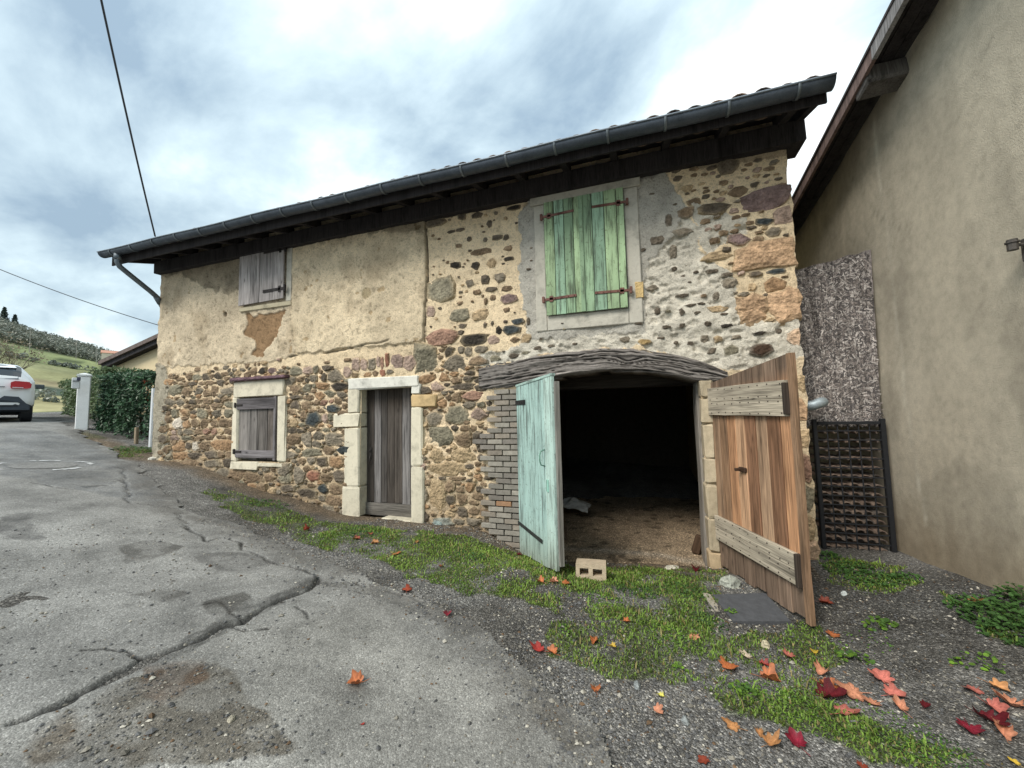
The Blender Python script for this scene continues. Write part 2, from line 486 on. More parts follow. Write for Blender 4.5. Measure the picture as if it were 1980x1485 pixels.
def m_osb():
    s = Mt('strand_board'); c, o = s.col()
    p = s.pos('Object')
    def layer(ang, off, sc_):
        m = s.n('ShaderNodeMapping'); s.l(p, m.inputs[0]); m.inputs['Rotation'].default_value = (0, R_(ang), 0); m.inputs['Location'].default_value = (off, 0, off*0.7)
        m.inputs['Scale'].default_value = (34*sc_, 1, 8*sc_)
        n = s.n('ShaderNodeTexVoronoi', feature='F1'); n.inputs['Scale'].default_value = 1.0; n.inputs['Randomness'].default_value = 1.0
        s.l(m.outputs[0], n.inputs['Vector']); return s.sepx(n.outputs['Color'])
    ls = [layer(a, i*1.37, f) for i, (a, f) in enumerate(((12, 1), (74, 1.1), (-48, 0.9), (38, 1.2), (-80, 1.0)))]
    w = s.sepx(s.voro(p, 20))
    pick = s.noise(p, 16, 3, 0.6, 1.5); pick2 = s.noise(p, 22, 3, 0.6, 1.5); pick3 = s.noise(p, 13, 3, 0.6, 2)
    v = s.mix(s.ramp(pick, (0.47, 0.0), (0.53, 1.0)), ls[0], ls[1])
    v = s.mix(s.ramp(pick2, (0.50, 0.0), (0.54, 1.0)), v, ls[2])
    v = s.mix(s.ramp(pick3, (0.52, 0.0), (0.56, 1.0)), v, ls[3])
    c = s.mul(c, s.ramp(v, (0.0, 0.18), (0.35, 0.6), (0.7, 1.15), (1.0, 2.1)))
    n = s.bump(v, 0.7, 0.006)
    return s.fin(c, 0.9, n, 0.15)
def m_glass():
    s = Mt('car_glass'); c, o = s.col()
    return s.fin(c, 0.05, None, 0.8)
MORTAR = m_mortar(); STONE = m_stone(); CUT = m_cut(); WOOD = m_wood(); OAK = m_wood('lintel_oak', 0.3, 1.5, 0.7, 1.3, False)
PAINTED = m_painted(); ZINC = m_metal('zinc', 0.5, 0.55, 0.25); IRON = m_metal('rusty_iron', 0.7, 0.25, 0.5); STEEL = m_metal('black_steel', 0.55, 0.3, 0.2)
BRICK = m_plain('grey_brick', 0.92, 0.22, 20, 0.6, 0.15); TILE = m_plain('clay_tile', 0.9, 0.35, 9, 0.5, 0.15)
ROUGHCAST = m_plain('roughcast', 0.95, 0.16, 12, 0.7, 0.1, 0.008); CONCRETE = m_plain('concrete', 0.93, 0.22, 14, 0.8, 0.15, 0.006)
ROAD = m_road(); SOIL = m_soil(); GRASS = m_leaf('grass_blade', 0.6, 0.3); LEAF = m_leaf('dry_leaf', 0.5, 0.15); HEDGE = m_leaf('laurel_leaf', 0.4, 0.15)
OSB = m_osb(); PEBBLE = m_plain('pebble', 0.8, 0.3, 50, 0.2, 0.25); FIELD = m_plain('hill_field', 0.95, 0.25, 0.08, 0.0, 0.05)
BARK = m_plain('bark', 0.95, 0.3, 20, 0.6, 0.1); CARPAINT = m_plain('white_car_paint', 0.25, 0.02, 2, 0.0, 0.6); PLASTIC = m_plain('dark_plastic', 0.6, 0.1, 20, 0.1, 0.35)
GLASS = m_glass(); WHITEPAINT = m_plain('white_paint', 0.6, 0.08, 5, 0.1, 0.3); CABLE = m_plain('cable_rubber', 0.7, 0.1, 5, 0.0, 0.2); DARKWOOD = m_wood('eave_wood', 0.5, 1.3, 1.0, 0.8, False)
# ------------------------------------------------------------------ terrain heights
_wallpx = [(300, 887), (400, 907), (500, 945), (600, 972), (665, 995), (760, 1004), (830, 1013), (945, 1030), (1000, 1058), (1085, 1085), (1200, 1090), (1395, 1096), (1580, 1082)]
_ctl = [tuple(onY(a, b, 5.0)-np.array([0, 0, ZO])) for a, b in _wallpx]
_ctl += [(0, 0, -1.70), (-1.5, 0, -1.58), (-3, 0, -1.40), (-6, 0, -1.00), (-10, 0, -0.52), (-15, 0, -0.06), (-15.5, 5.3, 0.01), (-12.9, 5.5, -0.16), (-11.7, 5.7, -0.42), (-20, 6, 0.20), (-21, 0, 0.22), (-26, 7, 0.35), (-20, 12, 0.45), (-12, 11, -0.2),
         (-3, 2.9, -1.50), (-6, 2.8, -1.06), (-1, 2.6, -1.655), (-0.9, 3.95, -1.66), (1.24, 3.75, -1.785), (0.2, 4.0, -1.74), (2.6, 3.95, -1.48), (1.9, 5.4, -1.64), (2.55, 5.4, -1.62), (2.2, 4.8, -1.60), (1.56, 2.47, -1.72), (2.6, 2.6, -1.62), (2.8, 1.0, -1.72), (6, 0, -1.75), (0, -4, -1.7), (-6, -4, -1.0), (6, -4, -1.75), (-14, -4, -0.2),
         (-5, 9, -1.1), (2.5, 9, -1.6), (6, 9, -1.7), (-22, -4, 0.25)]
_ctl = np.array(_ctl, float)
def _tps(r2):
    return 0.5*r2*np.log(r2+1e-9)
_n = len(_ctl)
_A = np.zeros((_n+3, _n+3)); _d = ((_ctl[:, None, :2]-_ctl[None, :, :2])**2).sum(2)
_A[:_n, :_n] = _tps(_d)+np.eye(_n)*0.02; _A[:_n, _n] = 1; _A[:_n, _n+1:] = _ctl[:, :2]; _A[_n:, :_n] = _A[:_n, _n:].T
_w = np.linalg.solve(_A, np.concatenate([_ctl[:, 2], np.zeros(3)]))
def Hs(x, y):
    """smooth ground height (world z)"""
    x = np.asarray(x, float); y = np.asarray(y, float); sh = x.shape
    xc = np.clip(x, -26, 7).ravel(); yc = np.clip(y, -4.5, 12).ravel()
    z = np.empty(len(xc))
    for a in range(0, len(xc), 20000):
        q = np.stack([xc[a:a+20000], yc[a:a+20000]], 1)
        r2 = ((q[:, None, :]-_ctl[None, :, :2])**2).sum(2)
        z[a:a+20000] = _tps(r2)@_w[:_n] + _w[_n] + q@_w[_n+1:]
    return z.reshape(sh)+ZO
def G(px, py):
    """where the view ray of a photo point meets the ground"""
    v = ray(px, py); t0, t1 = 0.5, 40.0
    v = v/np.linalg.norm(v)
    ts = np.linspace(0.8, 40, 400)
    P = v[None]*ts[:, None]
    below = P[:, 2]+ZO < Hs(P[:, 0], P[:, 1])
    k = int(np.argmax(below)) if below.any() else 399
    t = ts[k]
    a, b = ts[max(k-1, 0)], t
    for _ in range(24):
        m = (a+b)/2; p = v*m
        if p[2]+ZO < float(Hs(np.array(p[0]), np.array(p[1]))): b = m
        else: a = m
    p = v*b
    return float(p[0]), float(p[1])
def Gl(pts):
    return [G(*p) for p in pts]
def bumps(x, y):
    return (fbm(x*1.3, y*1.3, 5, 3)-0.5)*0.05 + (fbm(x*6, y*6, 9, 3)-0.5)*0.022
_roadedge = Gl([(105, 812), (170, 845), (230, 880), (300, 925), (345, 985), (430, 1008), (540, 1050), (640, 1090), (800, 1148), (930, 1212), (1018, 1285), (1070, 1345), (1165, 1420), (1190, 1484)])
_road = [(-60, 7.0), (-24, 6.2)] + _roadedge + [(_roadedge[-1][0]+0.5, 0.9), (1.4, -1.0), (4.5, -3.0), (4.5, -9), (-60, -9)]
def edge_noise(x, y):
    return (fbm(x*2.2, y*2.2, 41, 4)-0.5)*0.34, (fbm(x*2.2+50, y*2.2, 43, 4)-0.5)*0.34
def on_road(x, y):
    a, b = edge_noise(x, y); return inpoly(x+a, y+b, _road)
def Hg(x, y):
    """finished ground surface of the verge"""
    x = np.asarray(x, float); y = np.asarray(y, float)
    near = sstep(30, 14, np.hypot(x, y-2))
    a, b = edge_noise(x, y)
    return Hs(x, y) + bumps(x, y)*near - 0.012*inpoly(x+a, y+b, _road)

# grass cover: polygons traced on the verge, turned into ground places
_grass_polys = [Gl([(395, 948), (470, 955), (560, 985), (650, 1012), (760, 1020), (900, 1042), (1000, 1068), (1085, 1092), (1180, 1098), (1300, 1095), (1385, 1105), (1400, 1160), (1360, 1220), (1260, 1225), (1090, 1185), (980, 1165), (880, 1148), (760, 1100), (640, 1062), (520, 1020), (430, 980)]),
                Gl([(1070, 1200), (1200, 1215), (1300, 1200), (1400, 1230), (1520, 1215), (1590, 1225), (1620, 1290), (1600, 1345), (1500, 1350), (1380, 1330), (1230, 1300), (1100, 1255)]),
                Gl([(1390, 1315), (1500, 1325), (1600, 1345), (1720, 1385), (1850, 1440), (1920, 1480), (1720, 1484), (1600, 1440), (1480, 1395), (1400, 1350)]),
                Gl([(1590, 1085), (1660, 1090), (1740, 1095), (1790, 1130), (1700, 1165), (1620, 1150), (1585, 1120)]),
                Gl([(1840, 1140), (1900, 1165), (1979, 1180), (1979, 1250), (1900, 1230), (1850, 1190)]),
                Gl([(215, 862), (296, 868), (296, 885), (230, 880)]), Gl([(130, 830), (165, 832), (200, 850), (150, 850)])]
_grass_w = [1.0, 0.7, 1.0, 0.8, 1.0, 0.7, 0.6]
def grass_cover(x, y):
    a = (fbm(x*2.6, y*2.6, 71, 4)-0.5)*0.5; b = (fbm(x*2.6+9, y*2.6+9, 73, 4)-0.5)*0.5
    c = np.zeros(np.shape(x))
    for P, w in zip(_grass_polys, _grass_w):
        c = np.maximum(c, inpoly(x+a, y+b, P)*w)
    return c*sstep(0.24, 0.58, fbm(x*3.4, y*3.4, 77, 5))

def axis(*segs):
    out = []
    for a, b, s in segs:
        out.append(np.arange(a, b-1e-6, s))
    out.append(np.array([segs[-1][1]])); return np.concatenate(out)
def geo(a, b, s0, k=1.25):
    v = [a]; s = s0
    while abs(v[-1]-a) < abs(b-a):
        v.append(v[-1]+math.copysign(s, b-a)); s *= k
    return np.array(v[1:])
_xs = np.concatenate([geo(-16, -900, 0.35)[::-1], axis((-16, -6, 0.08), (-6, 3.2, 0.03)), geo(3.2, 500, 0.08)])
_ys = np.concatenate([geo(0.4, -300, 0.10)[::-1], axis((0.4, 5.6, 0.03), (5.6, 9, 0.15)), geo(9, 900, 0.3)])
X, Y = np.meshgrid(_xs, _ys, indexing='ij')
Z = Hg(X, Y)
far = np.hypot(X+8, Y-3)
Z = Z - sstep(30, 400, far)*6.0
# the yard inside the barn is lower than this sheet nowhere seen
ins = (X > -9.0) & (X < 1.6) & (Y > 5.05)
Z = np.where(ins, Z-0.25, Z)
gc = grass_cover(X, Y)
dw = np.abs(Y-5.0)
c_grav = K(134, 133, 130, 0.8); c_dark = K(104, 102, 98, 0.8); c_soil = K(126, 110, 90, 0.8); c_moss = K(84, 96, 52, 0.75); c_field = K(150, 158, 104, 0.7)
m1 = fbm(X*1.1, Y*1.1, 3, 4)[..., None]
C = c_grav*(1-sstep(0.45, 0.62, m1))+c_dark*sstep(0.45, 0.62, m1)
ws = (sstep(0.55, 0.1, dw+0.35*(fbm(X*3, Y*3, 8, 3)-0.5))*(X < 1.6))[..., None]
C = C*(1-ws*0.85)+c_soil*ws*0.85
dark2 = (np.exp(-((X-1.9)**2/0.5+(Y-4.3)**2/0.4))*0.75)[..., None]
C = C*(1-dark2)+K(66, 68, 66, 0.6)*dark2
g3 = gc[..., None]*0.8
C = C*(1-g3)+c_moss*g3
ff = (sstep(16.5, 19.5, far)*((Y > 6.2) | (X < -30)))[..., None]
C = C*(1-ff)+c_field*(0.75+0.5*fbm(X*0.3, Y*0.3, 4, 4))[..., None]*ff
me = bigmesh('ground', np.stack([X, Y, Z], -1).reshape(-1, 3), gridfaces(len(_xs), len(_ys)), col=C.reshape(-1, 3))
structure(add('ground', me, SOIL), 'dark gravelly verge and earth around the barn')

# ------------------------------------------------------------------ road with its broken edges
_cracks = [([(20, 1412), (90, 1380), (150, 1345), (215, 1312), (285, 1283), (350, 1254), (400, 1235), (432, 1215), (465, 1208), (500, 1182), (545, 1160), (590, 1145), (612, 1130), (615, 1118)], 0.030, 0.030),
           ([(235, 905), (240, 930), (248, 955), (250, 975)], 0.016, 0.02),
           ([(345, 995), (352, 1012), (372, 1030), (392, 1040), (398, 1050)], 0.018, 0.022),
           ([(345, 995), (372, 990), (405, 992), (440, 1003)], 0.014, 0.02),
           ([(465, 1052), (468, 1066), (500, 1072), (525, 1085), (538, 1092), (575, 1102), (600, 1112), (615, 1118)], 0.014, 0.02),
           ([(432, 1215), (480, 1222), (520, 1218)], 0.012, 0.015), ([(250, 975), (300, 978), (345, 985)], 0.010, 0.015), ([(398, 1050), (430, 1042), (465, 1052)], 0.009, 0.012), ([(545, 1160), (575, 1180), (590, 1200)], 0.009, 0.012), ([(285, 1283), (260, 1262), (215, 1255), (160, 1262)], 0.009, 0.012), ([(465, 1208), (450, 1180), (420, 1165), (390, 1170)], 0.008, 0.012), ([(612, 1130), (680, 1128), (760, 1150), (850, 1172)], 0.012, 0.012), ([(60, 935), (130, 948), (200, 940), (240, 930)], 0.012, 0.012), ([(-200, 1440), (20, 1412)], 0.02, 0.02)]
_cr = [(Gl([(max(p[0], 2), p[1]) for p in P]) if P[0][0] >= 0 else None, w, d) for P, w, d in _cracks]
def poly_mask(x, y, P, s=0.25):
    a = (fbm(x*3, y*3, 91, 4)-0.5)*s; b = (fbm(x*3+7, y*3+3, 93, 4)-0.5)*s
    return inpoly(x+a, y+b, P)
_xs = np.concatenate([geo(-12, -60, 0.15, 1.15)[::-1], axis((-12, -5, 0.05), (-5, 1.7, 0.014)), geo(1.7, 4.5, 0.1, 1.3)])
_ys = np.concatenate([geo(0.6, -9, 0.10)[::-1], axis((0.6, 4.9, 0.014), (4.9, 7.2, 0.1))])
X, Y = np.meshgrid(_xs, _ys, indexing='ij')
keep = on_road(X, Y)
near = sstep(30, 14, np.hypot(X, Y-2))
Z = Hs(X, Y)+0.012+(fbm(X*0.9, Y*0.9, 15, 3)-0.5)*0.03*near+(fbm(X*7, Y*7, 19, 3)-0.5)*0.008*near
C = np.broadcast_to(K(150, 150, 147, 0.74), X.shape+(3,)).copy()
pale = sstep(0.42, 0.66, fbm(X*0.55, Y*0.55, 21, 4))[..., None]
C = C*(1-0.30*pale)+K(170, 168, 160, 0.77)*0.30*pale
wx = X+(fbm(X*5, Y*5, 31, 3)-0.5)*0.10; wy = Y+(fbm(X*5+4, Y*5, 33, 3)-0.5)*0.10
for P, w, d in _cr:
    if P is None: continue
    wv = w*(0.05+1.7*fbm(X*7, Y*7, 37, 4))
    dd = dline(wx, wy, P)
    f = sstep(wv*1.25, wv*0.6, dd)
    Z = Z-f*d
    C = C*(1-f[..., None]*0.86)+K(34, 33, 31, 0.7)*f[..., None]*0.86
# the wide worn lip beside the long crack, dark repairs, damp patches, gravel washed over the tar
_lip = Gl([(95, 1372), (215, 1300), (300, 1262), (400, 1215), (440, 1190), (500, 1168), (590, 1118), (615, 1120), (560, 1160), (500, 1196), (440, 1226), (360, 1262), (290, 1292), (200, 1332)])
patches = [(_lip, K(92, 92, 90, 0.62), 0.75), (Gl([(230, 1055), (300, 1045), (355, 1060), (300, 1085), (240, 1085)]), K(88, 86, 82, 0.6), 0.7), (Gl([(250, 1150), (340, 1138), (370, 1150), (300, 1168)]), K(88, 86, 82, 0.6), 0.7),
           (Gl([(385, 1165), (470, 1145), (495, 1165), (440, 1195), (400, 1190)]), K(86, 84, 80, 0.6), 0.75), (Gl([(0, 1000), (50, 995), (90, 1040), (40, 1050), (0, 1030)]), K(84, 84, 84, 0.6), 0.6), (Gl([(330, 1075), (480, 1070), (540, 1092), (420, 1105)]), K(86, 85, 84, 0.6), 0.6),
           (Gl([(350, 960), (470, 985), (620, 1030), (760, 1095), (640, 1080), (480, 1035), (400, 1010)]), K(98, 99, 100, 0.6), 0.6),
           (Gl([(230, 1330), (330, 1285), (420, 1275), (470, 1340), (520, 1390), (560, 1470), (400, 1484), (200, 1484), (150, 1460), (200, 1390)]), K(92, 84, 70, 0.6), 0.72),
           (Gl([(60, 1420), (150, 1370), (180, 1400), (160, 1470), (90, 1484), (40, 1470)]), K(100, 86, 66, 0.6), 0.7), (Gl([(270, 1290), (400, 1270), (400, 1320), (300, 1360)]), K(112, 84, 60, 0.6), 0.55),
           (Gl([(620, 1130), (720, 1130), (850, 1165), (960, 1220), (900, 1225), (760, 1165)]), K(88, 87, 85, 0.6), 0.6), (Gl([(1010, 1290), (1080, 1345), (1180, 1430), (1100, 1460), (1040, 1380)]), K(104, 96, 82, 0.6), 0.6),
           (Gl([(0, 830), (100, 835), (200, 870), (290, 925), (330, 985), (200, 960), (60, 930), (0, 925)]), K(118, 122, 126, 0.62), 0.5)]
for P, c, k in patches:
    f = np.zeros(X.shape)
    for s in (0.10, 0.22, 0.36):
        f += poly_mask(X, Y, P, s)/3.0
    f = f*(0.55+0.45*sstep(0.35, 0.6, fbm(X*8, Y*8, 27, 3)))*k
    C = C*(1-f[..., None])+c*f[..., None]
ed_ = dline(X+(fbm(X*3, Y*3, 53, 4)-0.5)*0.5, Y+(fbm(X*3+5, Y*3, 55, 4)-0.5)*0.5, _roadedge)
fe = (sstep(0.42, 0.02, ed_)*(0.4+0.6*sstep(0.35, 0.6, fbm(X*9, Y*9, 57, 3))))[..., None]*0.75
C = C*(1-fe)+K(112, 110, 106, 0.75)*fe
mic = fbm(X*2.3, Y*2.3, 51, 5)[..., None]
C = C*(0.58+0.84*mic)
q = gridfaces(len(_xs), len(_ys)); kk = keep.ravel()
q = q[kk[q].all(1)]
used = np.unique(q); remap = -np.ones(X.size, int); remap[used] = np.arange(len(used))
V = np.stack([X, Y, Z], -1).reshape(-1, 3)[used]
me = bigmesh('road', V, remap[q], col=C.reshape(-1, 3)[used])
structure(add('road', me, ROAD), 'worn grey asphalt lane with cracks and patches')
def Hr(x, y):
    return Hs(x, y)+0.012+(fbm(x*0.9, y*0.9, 15, 3)-0.5)*0.03+(fbm(x*7, y*7, 19, 3)-0.5)*0.008
def Hsurf(x, y):
    x = np.asarray(x, float); y = np.asarray(y, float)
    return np.where(on_road(x, y), Hr(x, y), Hg(x, y))
# ------------------------------------------------------------------ the barn
BX0, BX1, BY = -9.18, 1.71, 5.0
barn = empty('stone_barn', (-3.7, BY, float(Hs(np.array(-3.7), np.array(5.0)))))
tag(barn, 'long old rubble stone barn with patched cream render, wooden shutters and open double doors', 'barn')
def wp(pts):
    return [wxz(*p) for p in pts]
def rect(px0, py0, px1, py1):
    (x0, z0), (x1, z1) = wxz(px0, py0), wxz(px1, py1)
    return x0, x1, min(z0, z1), max(z0, z1)
# openings on the wall plane (x0, x1, z0, z1)
WIN = (wxz(463, 830)[0], wxz(540, 830)[0], wxz(500, 891)[1], wxz(500, 767)[1])
DOOR = (wxz(697, 880)[0], wxz(797, 880)[0], wxz(750, 1002)[1], wxz(750, 750)[1])
_lt = wp([(928, 712), (1000, 695), (1090, 682), (1160, 675), (1240, 677), (1310, 688), (1360, 700), (1405, 718)])
_lb = wp([(928, 755), (970, 752), (1010, 745), (1062, 734), (1120, 723), (1200, 717), (1260, 720), (1320, 732), (1356, 739), (1405, 740)])
GX0, GX1 = -1.47, wxz(1362, 900)[0]
GZ0 = wxz(1200, 1092)[1]
gx = np.linspace(GX0, GX1, 24)
_gpoly = [(GX0, GZ0-1.0)] + [(x, np.interp(x, [p[0] for p in _lb], [p[1] for p in _lb])+0.06) for x in gx] + [(GX1, GZ0-1.0)]

# --- render and mortar zones, traced on the facade
Zrender1 = wp([(565, 300), (826, 300), (823, 655), (795, 662), (745, 668), (690, 672), (640, 678), (575, 683), (566, 640), (566, 560)])
Zrender2 = wp([(200, 380), (566, 300), (566, 560), (572, 690), (520, 698), (470, 703), (420, 705), (360, 708), (300, 712), (200, 715)])
Zbare = wp([(475, 606), (500, 610), (530, 603), (555, 598), (545, 625), (535, 650), (520, 672), (508, 690), (488, 688), (497, 665), (486, 655), (470, 648), (478, 628)])
Zgrey = wp([(1000, 420), (1018, 395), (1030, 350), (1240, 300), (1290, 330), (1320, 395), (1345, 440), (1352, 480), (1390, 510), (1420, 545), (1430, 590), (1440, 620), (1530, 615), (1570, 615), (1575, 690), (1400, 720), (1240, 670), (1100, 680), (920, 712), (920, 690), (950, 680), (1010, 660), (1020, 640), (1012, 600), (1003, 540), (1008, 480)])
Zgrey2 = wp([(1335, 395), (1400, 410), (1445, 425), (1440, 455), (1400, 475), (1370, 490), (1352, 470)])
Zcem = wp([(1000, 420), (1018, 395), (1030, 350), (1240, 300), (1290, 330), (1318, 395), (1300, 470), (1262, 500), (1245, 560), (1250, 640), (1030, 660), (1012, 600), (1003, 540), (1008, 480)])
Zdense = wp([(325, 725), (420, 715), (560, 708), (640, 712), (690, 720), (690, 1060), (290, 1060), (320, 800)])
Zdense2 = wp([(815, 690), (860, 670), (925, 700), (930, 755), (945, 790), (932, 860), (940, 940), (950, 1000), (960, 1100), (810, 1100), (822, 790)])
Zleftcem = wp([(285, 700), (322, 705), (328, 760), (324, 830), (332, 880), (335, 910), (280, 910)])
NXg, NZg = 760, 390
xs = np.linspace(BX0, BX1, NXg); zs = np.linspace(-0.55, 5.02, NZg)
X, Zz = np.meshgrid(xs, zs, indexing='ij')
qx = (fbm(X*7, Zz*7, 101, 4)-0.5)*0.14; qz = (fbm(X*7+3, Zz*7+8, 103, 4)-0.5)*0.14
def zone(P):
    return inpoly(X+qx, Zz+qz, P)
r1, r2, bare, grey, grey2, cem, lcem = [zone(P) for P in (Zrender1, Zrender2, Zbare, Zgrey, Zgrey2, Zcem, Zleftcem)]
# the straight seam keeps its line
r1 = r1 & (X < wxz(826, 540)[0]+0.006*np.sin(Zz*9)) | (inpoly(X, Zz+qz*0.5, Zrender1) & (X > wxz(780, 540)[0]))
dn = zone(Zdense) | zone(Zdense2)
C = np.broadcast_to(K(226, 206, 174, 0.95), X.shape+(3,)).copy()
nA = fbm(X*1.6, Zz*1.6, 111, 5)[..., None]; nB = fbm(X*5, Zz*5, 113, 4)[..., None]
C = C*(0.84+0.32*nA)
C[dn] = (K(222, 201, 170, 0.98)*(0.70+0.6*nB))[dn]
low = sstep(0.9, 0.15, Zz-np.interp(X, _ctl[:13, 0], _ctl[:13, 2]+ZO)+0.5*(nB[..., 0]-0.5))[..., None]
C = C*(1-0.55*low*dn[..., None])+K(128, 110, 90)*0.55*low*dn[..., None]
C[r2] = (K(210, 194, 168, 0.95)*(0.62+0.72*nA))[r2]
C[r1] = (K(220, 203, 174, 0.95)*(0.68+0.6*nA))[r1]
C[grey] = (K(212, 206, 192, 0.95)*(0.76+0.42*nB))[grey]
C[grey2] = (K(212, 206, 192, 0.95)*(0.80+0.35*nB))[grey2]
C[cem] = (K(190, 186, 176)*(0.76+0.40*nB))[cem]
C[lcem] = (K(178, 170, 152)*(0.72+0.5*nB))[lcem]
C[bare] = (K(156, 128, 98)*(0.75+0.5*nB))[bare]
blot = sstep(0.52, 0.72, fbm(X*2.4, Zz*1.7, 173, 5))[..., None]*((r1 | r2) & ~bare)[..., None]
C = C*(1-0.42*blot)+K(150, 132, 106)*0.42*blot
chip = ((r2 | r1) & (fbm(X*6, Zz*6, 175, 4) > 0.66+0.12*sstep(2.2, 3.4, Zz)))
C[chip] = C[chip]*np.array([0.72, 0.66, 0.58])
# water stains and painted eave shade with ragged outlines on the old render
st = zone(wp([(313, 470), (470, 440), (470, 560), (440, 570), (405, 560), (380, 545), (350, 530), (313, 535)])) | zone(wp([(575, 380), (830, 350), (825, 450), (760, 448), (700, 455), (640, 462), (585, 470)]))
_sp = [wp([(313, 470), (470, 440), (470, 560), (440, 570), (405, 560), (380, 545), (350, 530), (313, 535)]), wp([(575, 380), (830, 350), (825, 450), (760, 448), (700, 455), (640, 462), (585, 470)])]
stain_shade = sum(inpoly(X+qx*k_, Zz+qz*k_, P)*1.0 for P in _sp for k_ in (0.3, 0.9, 1.5, 2.1, 2.8))[..., None]/5.0
C = C*(1-stain_shade*(0.34+0.36*nB))
soot_shade = zone(wp([(828, 420), (880, 405), (960, 395), (1020, 380), (1030, 330), (830, 330)])) | zone(wp([(1235, 350), (1300, 325), (1400, 322), (1520, 300), (1520, 230), (1235, 280)]))
C[soot_shade] = C[soot_shade]*np.array([0.60, 0.59, 0.60])  # soot, with the eave's shade painted into the same darker zones
pit = 0.6*sstep(0.30, 0.20, fbm(X*20, Zz*20, 121, 2))*(r1 | r2 | (~dn & ~grey))
C = C*(1-0.45*pit[..., None])
# relief
Dlow = (fbm(X*2, Zz*2, 131, 3)-0.5)*0.05
D = Dlow + (fbm(X*11, Zz*11, 133, 4)-0.5)*0.022*(1-0.5*dn)
D = D - chip*0.008 + r1*0.030 + r2*0.018 - bare*0.022 + cem*0.012 + lcem*0.03
rel = fbm(X*9, Zz*14, 137, 4)
rel2 = fbm(X*5, Zz*7, 171, 5, 0.6)
D = D + ((grey | grey2) & ~cem)*((rel2-0.5)*0.07-sstep(0.42, 0.34, rel)*0.025) + dn*((fbm(X*17, Zz*19, 139, 4, 0.6)-0.5)*0.050-0.004)
D = D - pit*0.012
seam = dline(X+(fbm(Zz*3, X*0, 141, 3)-0.5)*0.05, Zz, wp([(826, 405), (825, 450), (827, 530), (823, 600), (822, 660)]))
f = sstep(0.022, 0.006, seam)
D = D-f*0.06; C = C*(1-0.7*f[..., None])
crk = dline(X, Zz+(fbm(X*2, Zz*0, 143, 3)-0.5)*0.12, wp([(560, 690), (620, 680), (700, 668), (790, 655)]))
f = sstep(0.02, 0.004, crk)*sstep(0.45, 0.55, fbm(X*1.5, Zz*0, 145, 2))
D = D-f*0.03; C = C*(1-0.5*f[..., None])
# a round repair in the render and the socket hole
for (a, b, r, dz, cc) in ((710, 567, 0.10, -0.008, K(176, 160, 128)), (437, 608, 0.055, -0.10, K(110, 92, 72))):
    x0, z0 = wxz(a, b); dd = np.hypot(X-x0, Zz-z0)*(0.85+0.3*fbm(X*9, Zz*9, 147, 2))
    f = sstep(r, r*0.8, dd); D = D+dz*f; C = C*(1-f[..., None]*0.8)+cc*f[..., None]*0.8
Yw = BY-D
hole = inpoly(X, Zz, _gpoly)
for (a, b, c_, d_) in (WIN, DOOR):
    hole |= (X > a+0.01) & (X < b-0.01) & (Zz > (c_ if c_ > 0.9 else -9)) & (Zz < d_-0.01)
hole |= inpoly(X, Zz, [(p[0], p[1]-0.03) for p in _lt]+[(p[0], p[1]+0.03) for p in _lb[::-1]])
# ragged outer corner lines
Xo = X.copy()
Xo[0, :] += (fbm(zs*5, zs*0, 151, 4)-0.5)*0.09; Xo[-1, :] += (fbm(zs*4, zs*0+5, 153, 4)-0.5)*0.10
q = gridfaces(NXg, NZg); hk = hole.ravel(); q = q[~hk[q].any(1)]
used = np.unique(q); remap = -np.ones(X.size, int); remap[used] = np.arange(len(used))
V = np.stack([Xo, Yw, Zz], -1).reshape(-1, 3)[used] - np.array(barn.location)
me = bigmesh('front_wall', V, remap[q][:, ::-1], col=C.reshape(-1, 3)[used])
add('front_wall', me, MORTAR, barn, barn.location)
Ylow = BY-Dlow-(r1*0.030+r2*0.018+cem*0.012+lcem*0.03)
def wallY(x, z):
    i = int(np.clip(round((x-BX0)/(BX1-BX0)*(NXg-1)), 0, NXg-1)); j = int(np.clip(round((z+0.55)/5.57*(NZg-1)), 0, NZg-1))
    return float(Ylow[i, j])

def wallbox(name, x0, x1, y0, y1, z0, z1, col, mat=MORTAR):
    return boxobj(name, mat, barn, ((x0+x1)/2, (y0+y1)/2, (z0+z1)/2), (x1-x0, y1-y0, z1-z0), col, 0.01)
BD = 7.2                        # depth of the barn
cw = K(196, 176, 138)
wallbox('end_wall', BX0+0.03, BX0+0.5, BY+0.06, BY+BD, -0.6, 4.9, cw)
wallbox('end_wall', BX1-0.5, BX1-0.03, BY+0.06, BY+BD, -0.6, 4.9, cw)
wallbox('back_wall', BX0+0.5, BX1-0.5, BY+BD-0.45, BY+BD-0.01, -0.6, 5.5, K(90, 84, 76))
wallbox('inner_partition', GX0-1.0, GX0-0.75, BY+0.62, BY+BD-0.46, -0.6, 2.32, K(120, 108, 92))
wallbox('loft_floor', BX0+0.5, BX1-0.5, BY+0.62, BY+BD-0.46, 2.33, 2.5, K(70, 60, 50), WOOD)
